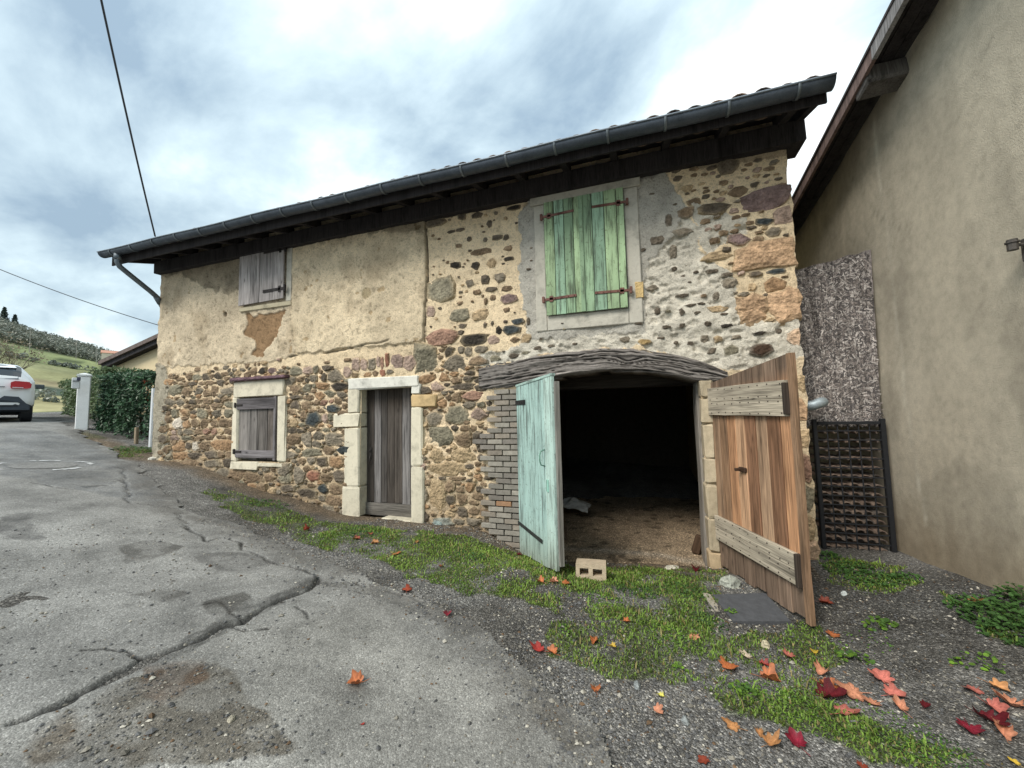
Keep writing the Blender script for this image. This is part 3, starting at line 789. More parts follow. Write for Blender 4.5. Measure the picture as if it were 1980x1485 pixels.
# inner leaf of the wall, seen in the depth of the openings
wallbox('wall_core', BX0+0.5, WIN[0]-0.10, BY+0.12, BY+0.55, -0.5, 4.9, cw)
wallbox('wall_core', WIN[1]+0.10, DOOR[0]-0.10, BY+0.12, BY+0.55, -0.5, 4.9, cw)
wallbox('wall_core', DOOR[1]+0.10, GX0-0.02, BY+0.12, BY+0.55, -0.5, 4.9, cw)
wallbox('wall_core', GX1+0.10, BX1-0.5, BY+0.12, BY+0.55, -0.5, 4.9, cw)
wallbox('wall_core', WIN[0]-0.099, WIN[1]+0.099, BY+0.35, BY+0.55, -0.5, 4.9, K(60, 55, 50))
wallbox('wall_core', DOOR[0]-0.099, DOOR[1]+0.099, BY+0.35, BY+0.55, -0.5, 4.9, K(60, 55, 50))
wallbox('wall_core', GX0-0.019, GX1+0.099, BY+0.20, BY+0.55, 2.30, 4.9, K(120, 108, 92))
# earth floor inside
_fx = np.linspace(GX0-0.75, BX1-0.5, 90); _fy = np.linspace(BY-0.12, BY+BD-0.46, 150)
X, Y = np.meshgrid(_fx, _fy, indexing='ij')
Zf = GZ0+0.015+(fbm(X*1.2, Y*1.2, 161, 4)-0.5)*0.06+(fbm(X*9, Y*9, 163, 3)-0.5)*0.02-0.06*sstep(BY+0.1, BY-0.12, Y)
nf = fbm(X*2.2, Y*2.2, 165, 5)[..., None]
C = K(176, 156, 130, 0.74)*(0.65+0.7*nf)
deb = sstep(0.62, 0.70, fbm(X*7, Y*7, 167, 4))[..., None]
C = C*(1-0.6*deb)
lip = np.exp(-((Y-BY-0.35-(fbm(X*2, X*0, 169, 3)-0.5)*0.3)/0.09)**2)[..., None]
C = C*(1-0.4*lip)+K(205, 196, 180)*0.4*lip
me = bigmesh('earth_floor', np.stack([X, Y, Zf], -1).reshape(-1, 3)-np.array(barn.location), gridfaces(90, 150), col=C.reshape(-1, 3))
add('earth_floor', me, SOIL, barn, barn.location)

# ------------------------------------------------------------------ stones of the wall, each traced at its place
PAL = dict(g=(124, 117, 104), d=(96, 88, 78), k=(56, 53, 50), b=(132, 110, 86), o=(164, 126, 90), r=(154, 114, 98), p=(164, 140, 130), t=(184, 158, 120), n=(126, 124, 106),
           u=(58, 74, 84), w=(205, 200, 190), m=(122, 100, 104), O=(196, 156, 120), R=(166, 104, 84), P=(150, 128, 122), H=(80, 58, 46), Y=(160, 132, 80), B=(120, 132, 130), T=(214, 178, 148))
CROPS = [(290, 680, 5.711, """520 195 60 50b 730 185 50 35b 840 175 70 45g 945 155 60 40t 1075 155 45 60b 1165 140 30 40b 1205 140 25 40b 1265 125 70 35t 1425 90 45 35p
335 305 80 40b 515 285 80 60n 615 280 75 65d 680 280 40 40b 755 270 65 55d 835 250 60 40b 910 240 45 40g 975 240 80 60t 1150 215 80 55b 1245 215 100 60k 1350 215 80 55m 1435 225 60 40g 1500 230 60 50g
345 365 45 35b 405 360 40 50b 475 355 70 45d 560 350 80 35b 675 345 90 40b 785 340 75 55d 850 345 50 30b 910 330 60 40d
270 440 160 115n 410 445 100 80b 545 440 80 60g 640 460 90 70b 730 440 80 90b 860 440 140 60g
240 560 100 70g 340 555 80 65g 410 545 35 35b 475 550 75 50d 550 545 70 40b 650 540 110 60b 750 540 75 40d 840 525 60 45b 880 590 110 65n 740 590 120 40b
420 605 70 35b 480 600 45 30b 540 600 40 30b 595 600 60 40b 210 680 60 55b 285 685 80 90n 380 670 100 80o 490 665 100 40d 585 680 110 85n 665 665 40 50b 745 685 90 75g 870 680 120 100n
305 795 115 100w 415 800 80 70o 500 790 100 85b 605 795 90 80b 715 790 90 75b 845 790 150 90b
270 890 60 50p 335 885 60 60g 425 885 110 60g 535 885 90 60b 630 880 90 65r 715 885 65 60r 785 890 60 70t 870 880 100 70b
285 950 90 50p 400 955 140 45n 545 955 110 45b 655 950 110 50b 790 945 120 45b 885 950 60 50b
265 1010 60 60b 325 1055 110 100o 440 1040 100 90d 500 1045 75 100w 630 1040 120 90b 795 1025 240 100o
340 1155 180 100o 510 1140 140 70d 680 1140 140 80d 790 1135 80 70b 870 1135 80 70b 430 1230 150 60b 700 1235 230 80g 855 1235 100 80d
815 1330 130 80g 955 1355 150 95b 1140 1385 200 100b 1320 1380 120 100b 1510 1370 170 160n"""),
 (540, 680, 4.369, """165 105 30 25b 310 150 35 50n 145 170 100 75n 235 160 80 60p 25 165 60 40g 35 195 60 35b 95 245 90 60g 180 235 80 45b 235 240 35 50d 290 230 55 50g 405 145 75 40d 385 215 40 70d 460 210 120 95g 580 70 60 30b 400 90 50 25b 575 175 80 80p
650 110 75 120p 710 105 70 100p 785 105 70 100g 835 85 40 100p 870 95 30 110r 915 80 40 120R 995 85 110 125P 1100 95 110 120p
745 195 60 40o 810 185 55 50b 875 180 50 60R 940 170 60 40g 140 315 100 75b 240 305 80 60n 370 295 110 65o 505 290 140 65k 530 365 75 60g 255 385 70 35b 340 370 90 65o 140 385 90 35d
140 450 80 70d 225 455 70 55b 380 430 60 50r 440 420 45 40r 550 465 40 40b 450 480 130 65u 350 505 50 40b 110 510 70 45b 205 540 50 60b 295 580 115 110u 390 560 60 60p 440 550 40 60n 125 600 60 70t
110 665 70 50d 180 670 70 40d 275 655 55 30b 335 655 45 25b 400 660 55 35n 465 660 50 35g 130 740 100 80b 235 750 95 100g 340 715 75 80g 470 730 170 100g 270 850 150 70n 415 835 110 70b 540 835 80 60u 105 870 100 60g
270 920 80 80g 370 930 90 70d 490 930 140 90o 60 1040 120 140g 165 1040 110 140g 290 1050 115 75R 400 1070 110 80b 510 1055 100 105d
265 1130 70 40b 370 1165 95 70u 480 1165 150 90b 230 1190 160 90d 80 1150 140 70d 470 1250 170 75b 360 1240 70 60g"""),
 (790, 640, 3.536, """225 45 195 105r 445 60 195 75k 275 145 60 60d 360 130 50 50g 410 140 60 70g 320 220 140 90g 125 205 150 170n 130 325 110 60o 420 290 60 30d 410 325 90 40d 385 378 150 50d 190 385 90 60p
330 460 70 70b 450 445 170 65r 280 455 50 40b 425 505 80 50g 505 500 75 35n 550 495 40 35d 330 575 150 105n 180 600 110 110g 475 570 110 80p 215 715 185 140n 320 665 50 40d 390 665 75 35b 445 665 40 40b 380 745 130 90b 465 740 60 80d
195 850 110 90t 375 850 185 90t 495 865 50 40d 250 945 240 90t 415 925 60 35d 470 910 40 30b 230 1005 60 25d 330 1010 120 25b 415 1020 50 20d 280 1070 70 80b 350 1085 60 50b 415 1070 60 70o 490 1080 50 50d 195 1130 110 220t
285 1155 90 60d 370 1150 90 80b 470 1135 70 50b 440 1170 90 40b 375 1235 70 60d 440 1230 80 60b 530 1240 100 50b 110 1275 45 60d 225 1310 190 60B 345 1305 80 40g 445 1305 110 55g 530 1305 50 40d 585 965 80 40d 550 1005 70 30d 105 930 40 60p 120 1120 35 80g"""),
 (810, 370, 4.367, """150 265 170 65d 360 205 70 75d 490 200 100 50d 800 140 110 40k 595 275 50 55d 275 340 70 25d 350 325 70 25d 120 375 30 20b 340 460 55 35b 425 405 40 40d 560 410 40 40g 660 390 100 50d 735 390 50 50d 525 510 165 50b 755 485 80 50b 760 570 90 35k
310 625 100 65k 480 630 80 65k 615 610 80 80t 190 830 240 200n 430 775 65 65g 560 745 75 80d 680 730 90 80g 615 830 95 45d 745 820 90 50b 755 905 150 85m 625 900 50 50b 565 930 30 55b 475 855 35 40b 510 850 35 40b 540 885 25 25b 350 945 60 35b
100 1015 70 100p 345 1045 160 110n 520 1040 140 90t 740 1005 55 45b 365 1135 70 40d 355 1190 50 40d 560 1125 35 45d 620 1115 30 40d 830 1100 110 55u 780 1170 150 75u 675 1175 50 80k 730 1100 35 30d 925 1100 30 60d 810 1255 80 45b 910 1240 100 80t 630 1255 100 70p 525 1335 120 60g 645 1410 90 50n 800 1390 90 45d 905 1365 80 35n 1010 1325 80 40d"""),
 (1200, 270, 3.454, """370 210 70 35d 715 185 150 95d 380 265 60 35d 440 330 80 50t 780 355 130 65b 490 420 100 45b 960 400 330 130m 630 465 210 75d 440 490 110 60b 320 545 50 80d 405 620 140 50g 245 675 100 55d 960 550 140 50u 1090 510 140 125p 790 670 160 85m 915 670 80 50b 1020 620 110 60g
965 762 430 185O 650 780 200 60t 705 740 60 40d 610 880 80 30d 725 955 120 75g 710 905 80 35d 900 900 90 40d 1040 880 140 40u 1025 965 150 95o 880 985 60 50t 820 1035 80 40g 885 1130 205 190O 1090 1105 240 205O
350 745 50 80g 360 860 40 30d 420 910 50 20d 505 885 40 20d 640 1045 45 55g 415 1040 80 25d 470 1105 80 20d 540 1095 50 20d 410 1150 40 50d 515 1155 50 25d 245 1145 40 50d 650 1130 140 40t 695 1165 60 15d 410 1240 40 30d 580 1230 50 40d 705 1245 90 25k 920 1295 90 25k 1055 1280 40 40d
775 1320 65 30g 560 1335 55 55g 650 1330 60 50t 465 1360 45 30d 370 1355 30 25d 610 1410 60 40d 735 1405 100 75n 940 1405 165 80H 160 1350 90 40Y 30 1335 80 40g 1175 1320 110 120T 305 1250 60 20d 210 990 80 40g 270 1325 50 20d 120 1230 60 20d"""),
 (0, 0, 1.0, "1556 742 20 38t 1562 790 24 44O 1566 850 34 40t 1570 905 36 55r 1574 965 36 55n 1577 1020 40 48t 1578 1066 42 40T")]
stones = []      # x, z, half width, half height, colour, limit, protrusion, tilt
for ox, oz, s, txt in CROPS:
    tk = txt.split()
    for i in range(0, len(tk), 4):
        a, b, w = float(tk[i]), float(tk[i+1]), float(tk[i+2]); h = float(tk[i+3][:-1]); k = tk[i+3][-1]
        px, py = ox+a/s, oz+b/s
        x, z = wxz(px, py); x2 = wxz(px+w/s/2, py)[0]; z2 = wxz(px, py-h/s/2)[1]
        stones.append([x, z, max(x2-x, 0.015), max(z2-z, 0.012), PAL[k], k])
gz = lambda x: float(np.interp(x, _ctl[:13, 0], _ctl[:13, 2]+ZO))
frames = [(WIN[0]-0.14, WIN[1]+0.20, WIN[2]-0.13, WIN[3]+0.27), (DOOR[0]-0.22, DOOR[1]+0.2, -1, DOOR[3]+0.16)]
arr = [(s[0], s[1], s[2], s[3]) for s in stones]
def try_fill(P, n, wr, hr, pal, gap):
    xs_ = [p[0] for p in P]; zs_ = [p[1] for p in P]
    for _ in range(n):
        x = random.uniform(min(xs_), max(xs_)); z = random.uniform(min(zs_), max(zs_))
        if z < gz(x)-0.03 or x < BX0+0.08 or x > BX1-0.06: continue
        if any(a < x < b and c < z < d for a, b, c, d in frames): continue
        if not bool(inpoly(np.array(x), np.array(z), P)): continue
        if inpoly(np.array(x), np.array(z), _gpoly): continue
        w = random.uniform(*wr); h = w*random.uniform(*hr)
        A = np.array(arr)
        d = ((A[:, 0]-x)/(A[:, 2]+w+gap))**2+((A[:, 1]-z)/(A[:, 3]+h+gap))**2
        if (d < 0.86).any(): continue
        arr.append((x, z, w, h)); k = random.choice(pal); stones.append([x, z, w, h, PAL[k], k])
for wr, n in (((0.075, 0.11), 500), ((0.045, 0.075), 1500), ((0.025, 0.045), 2600)):
    try_fill(Zdense, n, wr, (0.5, 0.8), 'bbbgdnodbt', 0.004)
    try_fill(Zdense2, n//3, wr, (0.5, 0.8), 'bbtgdbot', 0.004)
try_fill(wp([(1290, 300), (1515, 290), (1530, 400), (1545, 620), (1440, 620), (1400, 500), (1330, 400)]), 500, (0.025, 0.06), (0.4, 0.7), 'bdgtpb', 0.01)
try_fill(Zgrey, 130, (0.018, 0.04), (0.3, 0.6), 'dgdbn', 0.06)
try_fill(wp([(835, 400), (1000, 390), (1000, 600), (920, 690), (830, 690)]), 90, (0.015, 0.035), (0.5, 0.8), 'bdgt', 0.02)
A = np.array(arr)
dense_m = inpoly(A[:, 0], A[:, 1], Zdense) | inpoly(A[:, 0], A[:, 1], Zdense2)
grey_m = inpoly(A[:, 0], A[:, 1], Zgrey)
def stone_mesh(i):
    x, z, w, h = A[i]; k = stones[i][5]
    pc = np.array(stones[i][4], float); gy = pc.mean(); pc = pc*0.68+gy*np.array((1.08, 1.0, 0.89))*0.32
    col = np.array(K(*(pc*0.92+np.array((150, 128, 104))*0.08), 1.02 if k not in 'kuH' else 0.88))
    N = random.choice((6, 7, 7, 8)) if max(w, h) < 0.14 else 10
    big = max(w, h)
    lim = 1.55 if dense_m[i] else 1.06
    if x > BX1-0.16: x = min(x, BX1+0.015-w*0.9); lim = 1.0
    if k in 'OTm' and w > 0.15: lim = 1.12; N = 16
    nb = [j for j in range(len(A)) if j != i and abs(A[j, 0]-x) < (w+A[j, 2])*1.6 and abs(A[j, 1]-z) < (h+A[j, 3])*1.6]
    r_ = np.linspace(0.3, lim, 24); ph = random.uniform(0, 6.28); sq = random.uniform(2.3, 4.5)
    if k in 'OTtu' and big > 0.08: sq = 7
    if k in 'OT': ph = 0; sq = 9
    ang = (np.arange(N)+np.array([random.uniform(-0.36, 0.36) for _ in range(N)]))*2*math.pi/N+ph
    R = []
    for t in ang:
        c_, s_ = math.cos(t), math.sin(t)
        se = (abs(c_)**sq+abs(s_)**sq)**(-1/sq)
        qx_ = x+r_*w*c_*se; qz_ = z+r_*h*s_*se
        ok = np.ones(len(r_), bool)
        for j in nb:
            e_ = np.hypot((qx_-A[j, 0])/A[j, 2], (qz_-A[j, 1])/A[j, 3])
            ok &= e_ > r_*se*0.98
        kk_ = np.argmin(ok) if not ok.all() else len(r_)
        rr = r_[max(kk_-1, 0)]*random.uniform(0.84, 1.10)
        m = 0.003 if dense_m[i] else 0.0
        R.append((max(rr*w*abs(1)-m, 0.010)*c_*se, max(rr*h-m, 0.008)*s_*se))
    if dense_m[i]: pr = random.uniform(0.016, 0.030)+0.05*min(w, h)
    elif k in 'OT' and w > 0.1: pr = 0.035
    elif grey_m[i]: pr = random.uniform(0.010, 0.022)
    else: pr = random.uniform(0.013, 0.024)
    yb = min(wallY(x+dx*w, z+dz*h) for dx in (-0.7, 0, 0.7) for dz in (-0.7, 0, 0.7)) if not dense_m[i] else wallY(x, z)
    V = []; ty = random.uniform(-0.25, 0.25); tz = random.uniform(-0.35, 0.15)
    cb_ = col*random.uniform(0.85, 1.15)
    for (f, dy) in ((1.16, 0.03), (0.98, -pr*0.42), (0.68, -pr*0.92)):
        for (a_, b_) in R:
            jj = random.uniform(0.90, 1.10) if f < 0.9 else 1
            V.append((a_*f*jj, dy+(a_*ty+b_*tz)*(0.5 if f < 1 else 0)*min(1, pr/0.03)+(random.uniform(-0.28, 0.28)*pr if f < 1 else 0), b_*f*jj))
    V.append((0, -pr*random.uniform(0.9, 1.15), 0))
    V = [(min(v[0], BX1+0.012+0.02*math.sin(v[2]*23+z*9)-x), v[1], v[2]) for v in V]
    Fc = []
    for q_ in range(2):
        for a_ in range(N):
            b_ = (a_+1) % N
            Fc.append((q_*N+a_, q_*N+b_, q_*N+N+b_, q_*N+N+a_))
    for a_ in range(N):
        Fc.append((2*N+a_, 2*N+(a_+1) % N, 3*N))
    mc = (K(203, 198, 184) if grey_m[i] else K(214, 194, 160))*0.85
    me_ = random.uniform(0.0, 0.45)
    cc = np.array([(mc if q_ < N else cb_*random.uniform(0.8, 1.2)*(1-me_*(q_ < 2*N))+mc*me_*(q_ < 2*N)) for q_ in range(len(V))])
    return V, Fc, cc, (x, yb, z)
order = sorted(range(len(A)), key=lambda i: -(A[i, 2]*A[i, 3]))
bigset = [i for i in order if A[i, 1] > gz(A[i, 0])-0.1][:298]
rest_V = []; rest_F = []; rest_C = []
for i in order:
    if A[i, 1] < gz(A[i, 0])-0.12: continue
    V, Fc, cc, p = stone_mesh(i)
    if i in bigset[:298] and i in set(bigset):
        add('stone', pymesh('stone', V, Fc, cc, False), STONE, barn, p)
    else:
        o = len(rest_V)
        rest_V += [(v[0]+p[0]-barn.location[0], v[1]+p[1]-barn.location[1], v[2]+p[2]-barn.location[2]) for v in V]
        rest_F += [tuple(a+o for a in f_) for f_ in Fc]; rest_C += list(cc)
ro = add('small_stones', pymesh('small_stones', rest_V, rest_F, np.array(rest_C), False), STONE, barn, barn.location)
ro['kind'] = 'stuff'
# ------------------------------------------------------------------ cut stone round the openings
LIME = K(234, 226, 204); LIMEW = K(236, 234, 224); LIMEO = K(218, 190, 144); CEM = K(198, 194, 182)
def block(px0, py0, px1, py1, col, y0=4.955, y1=5.25, name='cut_stone', jit=0.012, parent=None, taper=0.0):
    """block spanning photo corners (top left, bottom right) on the wall plane"""
    x0, x1 = wxz(px0, (py0+py1)/2)[0], wxz(px1, (py0+py1)/2)[0]
    z1, z0 = wxz((px0+px1)/2, py0)[1], wxz((px0+px1)/2, py1)[1]
    return boxobj(name, CUT, barn, ((x0+x1)/2, (y0+y1)/2, (z0+z1)/2), (x1-x0, y1-y0, z1-z0), col*random.uniform(0.92, 1.04), 0.018, jit=jit)
# low window
block(456, 737, 552, 767, LIME, name='window_lintel')
block(452, 768, 463.5, 891, LIME*0.97, name='window_jamb')
block(540, 765, 556, 893, LIME*1.0, name='window_jamb')
block(449, 892, 502, 908, LIME*0.9, name='window_sill'); block(503, 895, 566, 902, LIME*0.78, name='window_sill')
x0, x1, z0, z1 = rect(455, 729, 560, 735)
boxobj('purple_slate_course', STONE, barn, ((x0+x1)/2, 4.95, (z0+z1)/2), (x1-x0, 0.12, 0.05), K(120, 96, 104), 0.01, jit=0.008)
# door
block(677, 729, 812, 750.5, LIMEW, y0=4.945, name='door_lintel')
block(676, 751, 697, 798, LIME, name='door_jamb'); block(648, 799, 697, 826, LIME*1.0, name='door_jamb'); block(668, 827, 697, 940, LIME, name='door_jamb'); block(665, 941, 697, 998, LIME*0.95, name='door_jamb')
block(797, 742, 815, 762, LIMEW, name='door_jamb'); block(797, 763, 846, 786, LIMEO, name='door_jamb'); block(797, 787, 819, 900, LIME, name='door_jamb'); block(797.5, 901, 822, 1012, LIME*0.96, name='door_jamb')
block(740, 1003, 800, 1016, LIME*0.8, y0=4.93, y1=5.3, name='door_sill')
# flat cement surround of the green shutters, upper small window
SH = [wxz(1053, 395)[0], wxz(1210, 480)[0], wxz(1063, 612)[1], wxz(1130, 383)[1]]
sx0, sx1, sz0, sz1 = SH
def slab(name, x0, x1, z0, z1, col, y0, y1=5.2, jit=0.004, mat=None):
    return boxobj(name, mat or CUT, barn, ((x0+x1)/2, (y0+y1)/2, (z0+z1)/2), (x1-x0, y1-y0, z1-z0), col, 0.008, jit=jit)
slab('shutter_surround', sx0-0.15, sx0-0.004, sz0-0.2, sz1+0.001, CEM, 4.962)
slab('shutter_surround', sx1+0.004, sx1+0.17, sz0-0.2, sz1+0.001, CEM, 4.96)
slab('shutter_surround', sx0-0.20, sx1+0.21, sz1+0.004, sz1+0.15, CEM*0.96, 4.95)
slab('shutter_surround', sx0-0.002, sx1+0.002, sz0-0.2, sz0-0.005, CEM*1.02, 4.964)
UW = [wxz(470, 540)[0], wxz(556, 535)[0], wxz(510, 588)[1], wxz(510, 487)[1]]
slab('upper_window_jamb', UW[1]+0.01, UW[1]+0.13, UW[2]-0.02, UW[3]+0.02, CEM*0.98, 4.965)
slab('upper_window_sill', UW[0]-0.02, UW[1]+0.14, UW[2]-0.10, UW[2]-0.022, K(196, 186, 160), 4.955)
x_, z_ = wxz(1236, 562); boxobj('patch_of_mortar', MORTAR, barn, (x_, 4.965, z_), (0.10, 0.03, 0.20), K(222, 194, 140), 0.012, jit=0.008)

# ------------------------------------------------------------------ brick pier
zb0 = GZ0-0.05
bcols = [K(152, 147, 138), K(142, 137, 129), K(162, 156, 146), K(136, 130, 123), K(152, 143, 132)]
V, Fc = bbox(1, 1, 1, 0.03, jit=0.0)
brickme = [pymesh('brick', [(a*0.212+random.uniform(-.003, .003), b*0.10, c*0.058+random.uniform(-.002, .002)) for a, b, c in V], Fc, None) for _ in range(4)]
halfme = [pymesh('brick', [(a*0.10+random.uniform(-.003, .003), b*0.10, c*0.058+random.uniform(-.002, .002)) for a, b, c in V], Fc, None) for _ in range(2)]
for m in brickme+halfme: m.materials.append(BRICK)
z = zb0; row = 0
px_l = [(750, 962), (800, 942), (860, 936), (930, 940), (1000, 948), (1060, 975)]
mort0 = wxz(955, 900)[0]
slab('brick_pier_bed', mort0+0.12, GX0, zb0-0.3, wxz(1000, 752)[1]-0.02, K(206, 196, 172), 4.985, 5.5, 0.0, MORTAR)
ztop = wxz(1000, 752)[1]-0.05
while z < ztop:
    f = (z-zb0)/(ztop-zb0)
    py_ = 1058-f*300
    xl = wxz(np.interp(py_, [p[0] for p in px_l], [p[1] for p in px_l]), py_)[0]
    xr = GX0-0.001
    off = 0.0 if row % 2 else 0.113
    x = xr
    if row % 2 == 0:
        o = add('brick', random.choice(halfme), BRICK, barn, (x-0.052, 4.975+random.uniform(-.004, .004), z+0.037)); o.color = tuple(random.choice(bcols)*random.uniform(0.85, 1.12))+(1,)
        x -= 0.113
    while x-0.106 > xl+random.uniform(-0.06, 0.06):
        o = add('brick', random.choice(brickme), BRICK, barn, (x-0.108, 4.975+random.uniform(-.005, .005), z+0.037), (0, random.uniform(-.012, .012), 0))
        c_ = random.choice(bcols)*random.uniform(0.85, 1.12)
        if random.random() < 0.015: c_ = K(168, 132, 104)
        o.color = tuple(c_)+(1,)
        x -= 0.226
    z += 0.0755; row += 1

# ------------------------------------------------------------------ oak lintel over the cart door
ns, nt = 200, 34
lx0, lx1 = _lt[0][0], _lt[-1][0]
s_ = np.linspace(0, 1, ns)[:, None]; t_ = np.linspace(0, 1, nt)[None, :]
Xl = lx0+(lx1-lx0)*s_+0*t_
top = np.interp(Xl[:, 0], [p[0] for p in _lt], [p[1] for p in _lt])
top = top+(fbm(Xl[:, 0]*3, Xl[:, 0]*0, 201, 4)-0.5)*0.05+np.maximum(0, fbm(Xl[:, 0]*9, Xl[:, 0]*0, 203, 3)-0.6)*0.12
bot = np.interp(Xl[:, 0], [p[0] for p in _lb], [p[1] for p in _lb])+(fbm(Xl[:, 0]*5, Xl[:, 0]*0+3, 205, 4)-0.5)*0.03
k_ = np.ones(9)/9; pad = np.pad(bot, 4, 'edge'); bot = np.convolve(pad, k_, 'valid'); pad = np.pad(top, 2, 'edge'); top = np.convolve(pad, np.ones(5)/5, 'valid')
Zl = bot[:, None]*(1-t_)+top[:, None]*t_
knot = np.exp(-(((Xl-wxz(1215, 705)[0])/0.16)**2+((t_-0.38)/0.22)**2))
tt = t_*9+knot*1.6+(fbm(Xl*1.2, t_*2, 207, 4)-0.5)*3.2
g = fbm(Xl*1.1, tt*1.6, 209, 4, 0.65)
gr = np.abs(((tt*1.15+fbm(Xl*2, tt, 211, 3)*1.2) % 1.0)-0.5)*2
groove = sstep(0.34, 0.05, gr)*sstep(0.28, 0.5, fbm(Xl*1.6+5, tt*0.7, 213, 3))
hgt = (g-0.5)*0.06-groove*0.035
edge = np.minimum(t_, 1-t_)*0+sstep(0.0, 0.12, t_)*sstep(1.0, 0.9, t_)
Yl = 4.945-hgt+(1-edge)*0.05
cc = K(132, 127, 123)*(0.30+1.15*g[..., None])*(1-0.85*groove[..., None])
cc = cc*(1+0.6*sstep(0.62, 0.8, fbm(Xl*2.2, tt*2.5, 215, 3))[..., None])
Vf = np.stack([Xl, Yl, Zl], -1).reshape(-1, 3)
Vb = np.stack([Xl, np.full_like(Yl, 5.42), Zl], -1).reshape(-1, 3)
n0 = ns*nt
qf = gridfaces(ns, nt)[:, ::-1]; qb = gridfaces(ns, nt)+n0
ia = np.arange(ns-1)*nt
q1 = np.stack([ia, ia+n0, ia+nt+n0, ia+nt], 1)[:, ::-1]; q2 = np.stack([ia+nt-1, ia+2*nt-1, ia+2*nt-1+n0, ia+nt-1+n0], 1)[:, ::-1]
ja = np.arange(nt-1); q3 = np.stack([ja, ja+1, ja+1+n0, ja+n0], 1); ja = ja+(ns-1)*nt; q4 = np.stack([ja, ja+n0, ja+1+n0, ja+1], 1)
me = bigmesh('oak_lintel', np.concatenate([Vf, Vb])-np.array(barn.location), np.concatenate([qf, qb, q1, q2, q3, q4]), col=np.concatenate([cc.reshape(-1, 3), cc.reshape(-1, 3)*0.8]))
bpy.data.meshes[me.name].materials.append(m_plain('split_oak', 0.92, 0.25, 30, 0.6, 0.12))
add('oak_lintel', me, None, barn, barn.location)

# cart door jamb: concrete pier and the old timber post behind it
zj = np.interp(GX1, [p[0] for p in _lb], [p[1] for p in _lb])
zc = zj+0.03
k = GZ0-0.12; i = 0
while k < zc-0.05:
    h = min(random.uniform(0.26, 0.42), zc-k)
    c_ = K(196, 182, 156) if i else K(198, 176, 144)
    boxobj('jamb_block', CONCRETE, barn, (GX1+0.062, 5.05, k+h/2), (0.13, 0.22, h-0.008), c_*random.uniform(0.82, 1.05), 0.02, jit=0.012)
    k += h; i += 1
V_ = plank(0.16, 0.3, zc-GZ0-0.02, K(150, 144, 136), 6, wob=0.006)
add('jamb_post', V_, WOOD, barn, (GX1+0.058, 5.32, GZ0+0.02))
add('jamb_post', plank(0.20, 0.24, zc-GZ0-0.02, K(120, 112, 104), 6, wob=0.006), WOOD, barn, (GX0-0.07, 5.34, GZ0+0.02))
add('inner_lintel', plank(0.2, 0.2, GX1-GX0+0.4, K(60, 55, 50), 2), WOOD, barn, (GX0-0.2, 5.70, zc+0.07), (0, R_(90), 0))

# ------------------------------------------------------------------ doors and shutters
GREYW = [K(130, 127, 126), K(112, 107, 103), K(140, 135, 131), K(98, 91, 85), K(120, 112, 106)]
def strap(parent, L, w, loc, rot, col, t=0.008, knob=True, cross=False):
    V, Fc = merge([bbox(L, t, w, 0.002, (L/2, 0, 0))]+([bbox(0.035, 0.035, w*2.6, 0.006, (-0.012, 0, 0))] if knob else [])+([bbox(0.05, t, w*2.3, 0.01, (L*0.22, 0, 0))] if cross else [])
                  +[bbox(0.014, t+0.012, 0.014, 0.004, (L*f_, 0, 0)) for f_ in (0.35, 0.55, 0.75, 0.93)])
    return add('strap_hinge', pymesh('strap_hinge', V, Fc, col), IRON, parent, loc, rot, world=False)
def leaf_planks(parent, widths, tops, bots, t, colf, mat, y=0.0, name='plank', seg=8, gap=0.009, jig=0.008):
    x = 0.0; tot = sum(widths)
    for w in widths:
        a, b = x/tot, (x+w)/tot
        z0a, z0b = np.interp([a, b], *bots); z1a, z1b = np.interp([a, b], *tops)
        base = min(z0a, z0b); j0 = random.uniform(-jig, jig)
        L = (z1a+z1b)/2-base
        me = plank(w-gap, t, L, seg=seg, top=(z1a-base-L, z1b-base-L), bot=(z0a-base+j0, z0b-base+j0), colf=colf(random.random()))
        add(name, me, mat, parent, (x+w/2, y+random.uniform(-.003, .003), base), world=False)
        x += w
# plank door, set back in its stone frame
DW, DH = DOOR[1]-DOOR[0], DOOR[3]-DOOR[2]
door = empty('plank_door', (DOOR[0], 5.16, DOOR[2]), barn)
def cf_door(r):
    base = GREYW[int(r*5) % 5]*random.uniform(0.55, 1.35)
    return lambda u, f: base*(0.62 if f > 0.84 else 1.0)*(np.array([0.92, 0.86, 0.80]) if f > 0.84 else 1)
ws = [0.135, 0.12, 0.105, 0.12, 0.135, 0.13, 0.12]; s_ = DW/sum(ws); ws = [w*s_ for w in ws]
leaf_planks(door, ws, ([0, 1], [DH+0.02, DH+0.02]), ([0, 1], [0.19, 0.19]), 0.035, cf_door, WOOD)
add('bottom_rail', plank(0.10, 0.05, DW-0.01, K(122, 118, 112), 4, wob=0.003), WOOD, door, (0.005, -0.02, 0.135), (0, R_(90), 0), world=False)
add('bottom_rail', plank(0.085, 0.05, DW-0.01, K(108, 104, 98), 4, wob=0.003), WOOD, door, (0.005, -0.024, 0.04), (0, R_(90), 0), world=False)
V, Fc = merge([bbox(0.045, 0.012, 0.17, 0.006), bbox(0.03, 0.03, 0.03, 0.008, (0, -0.01, 0.03)), tube([(0.0, -0.01, -0.05), (0.01, -0.03, -0.10), (0.005, -0.03, -0.15), (-0.015, -0.02, -0.17)], 0.008, 6)])
add('lock_plate', pymesh('lock_plate', V, Fc, K(58, 54, 52)), IRON, door, (0.085, -0.03, DH*0.49), world=False)
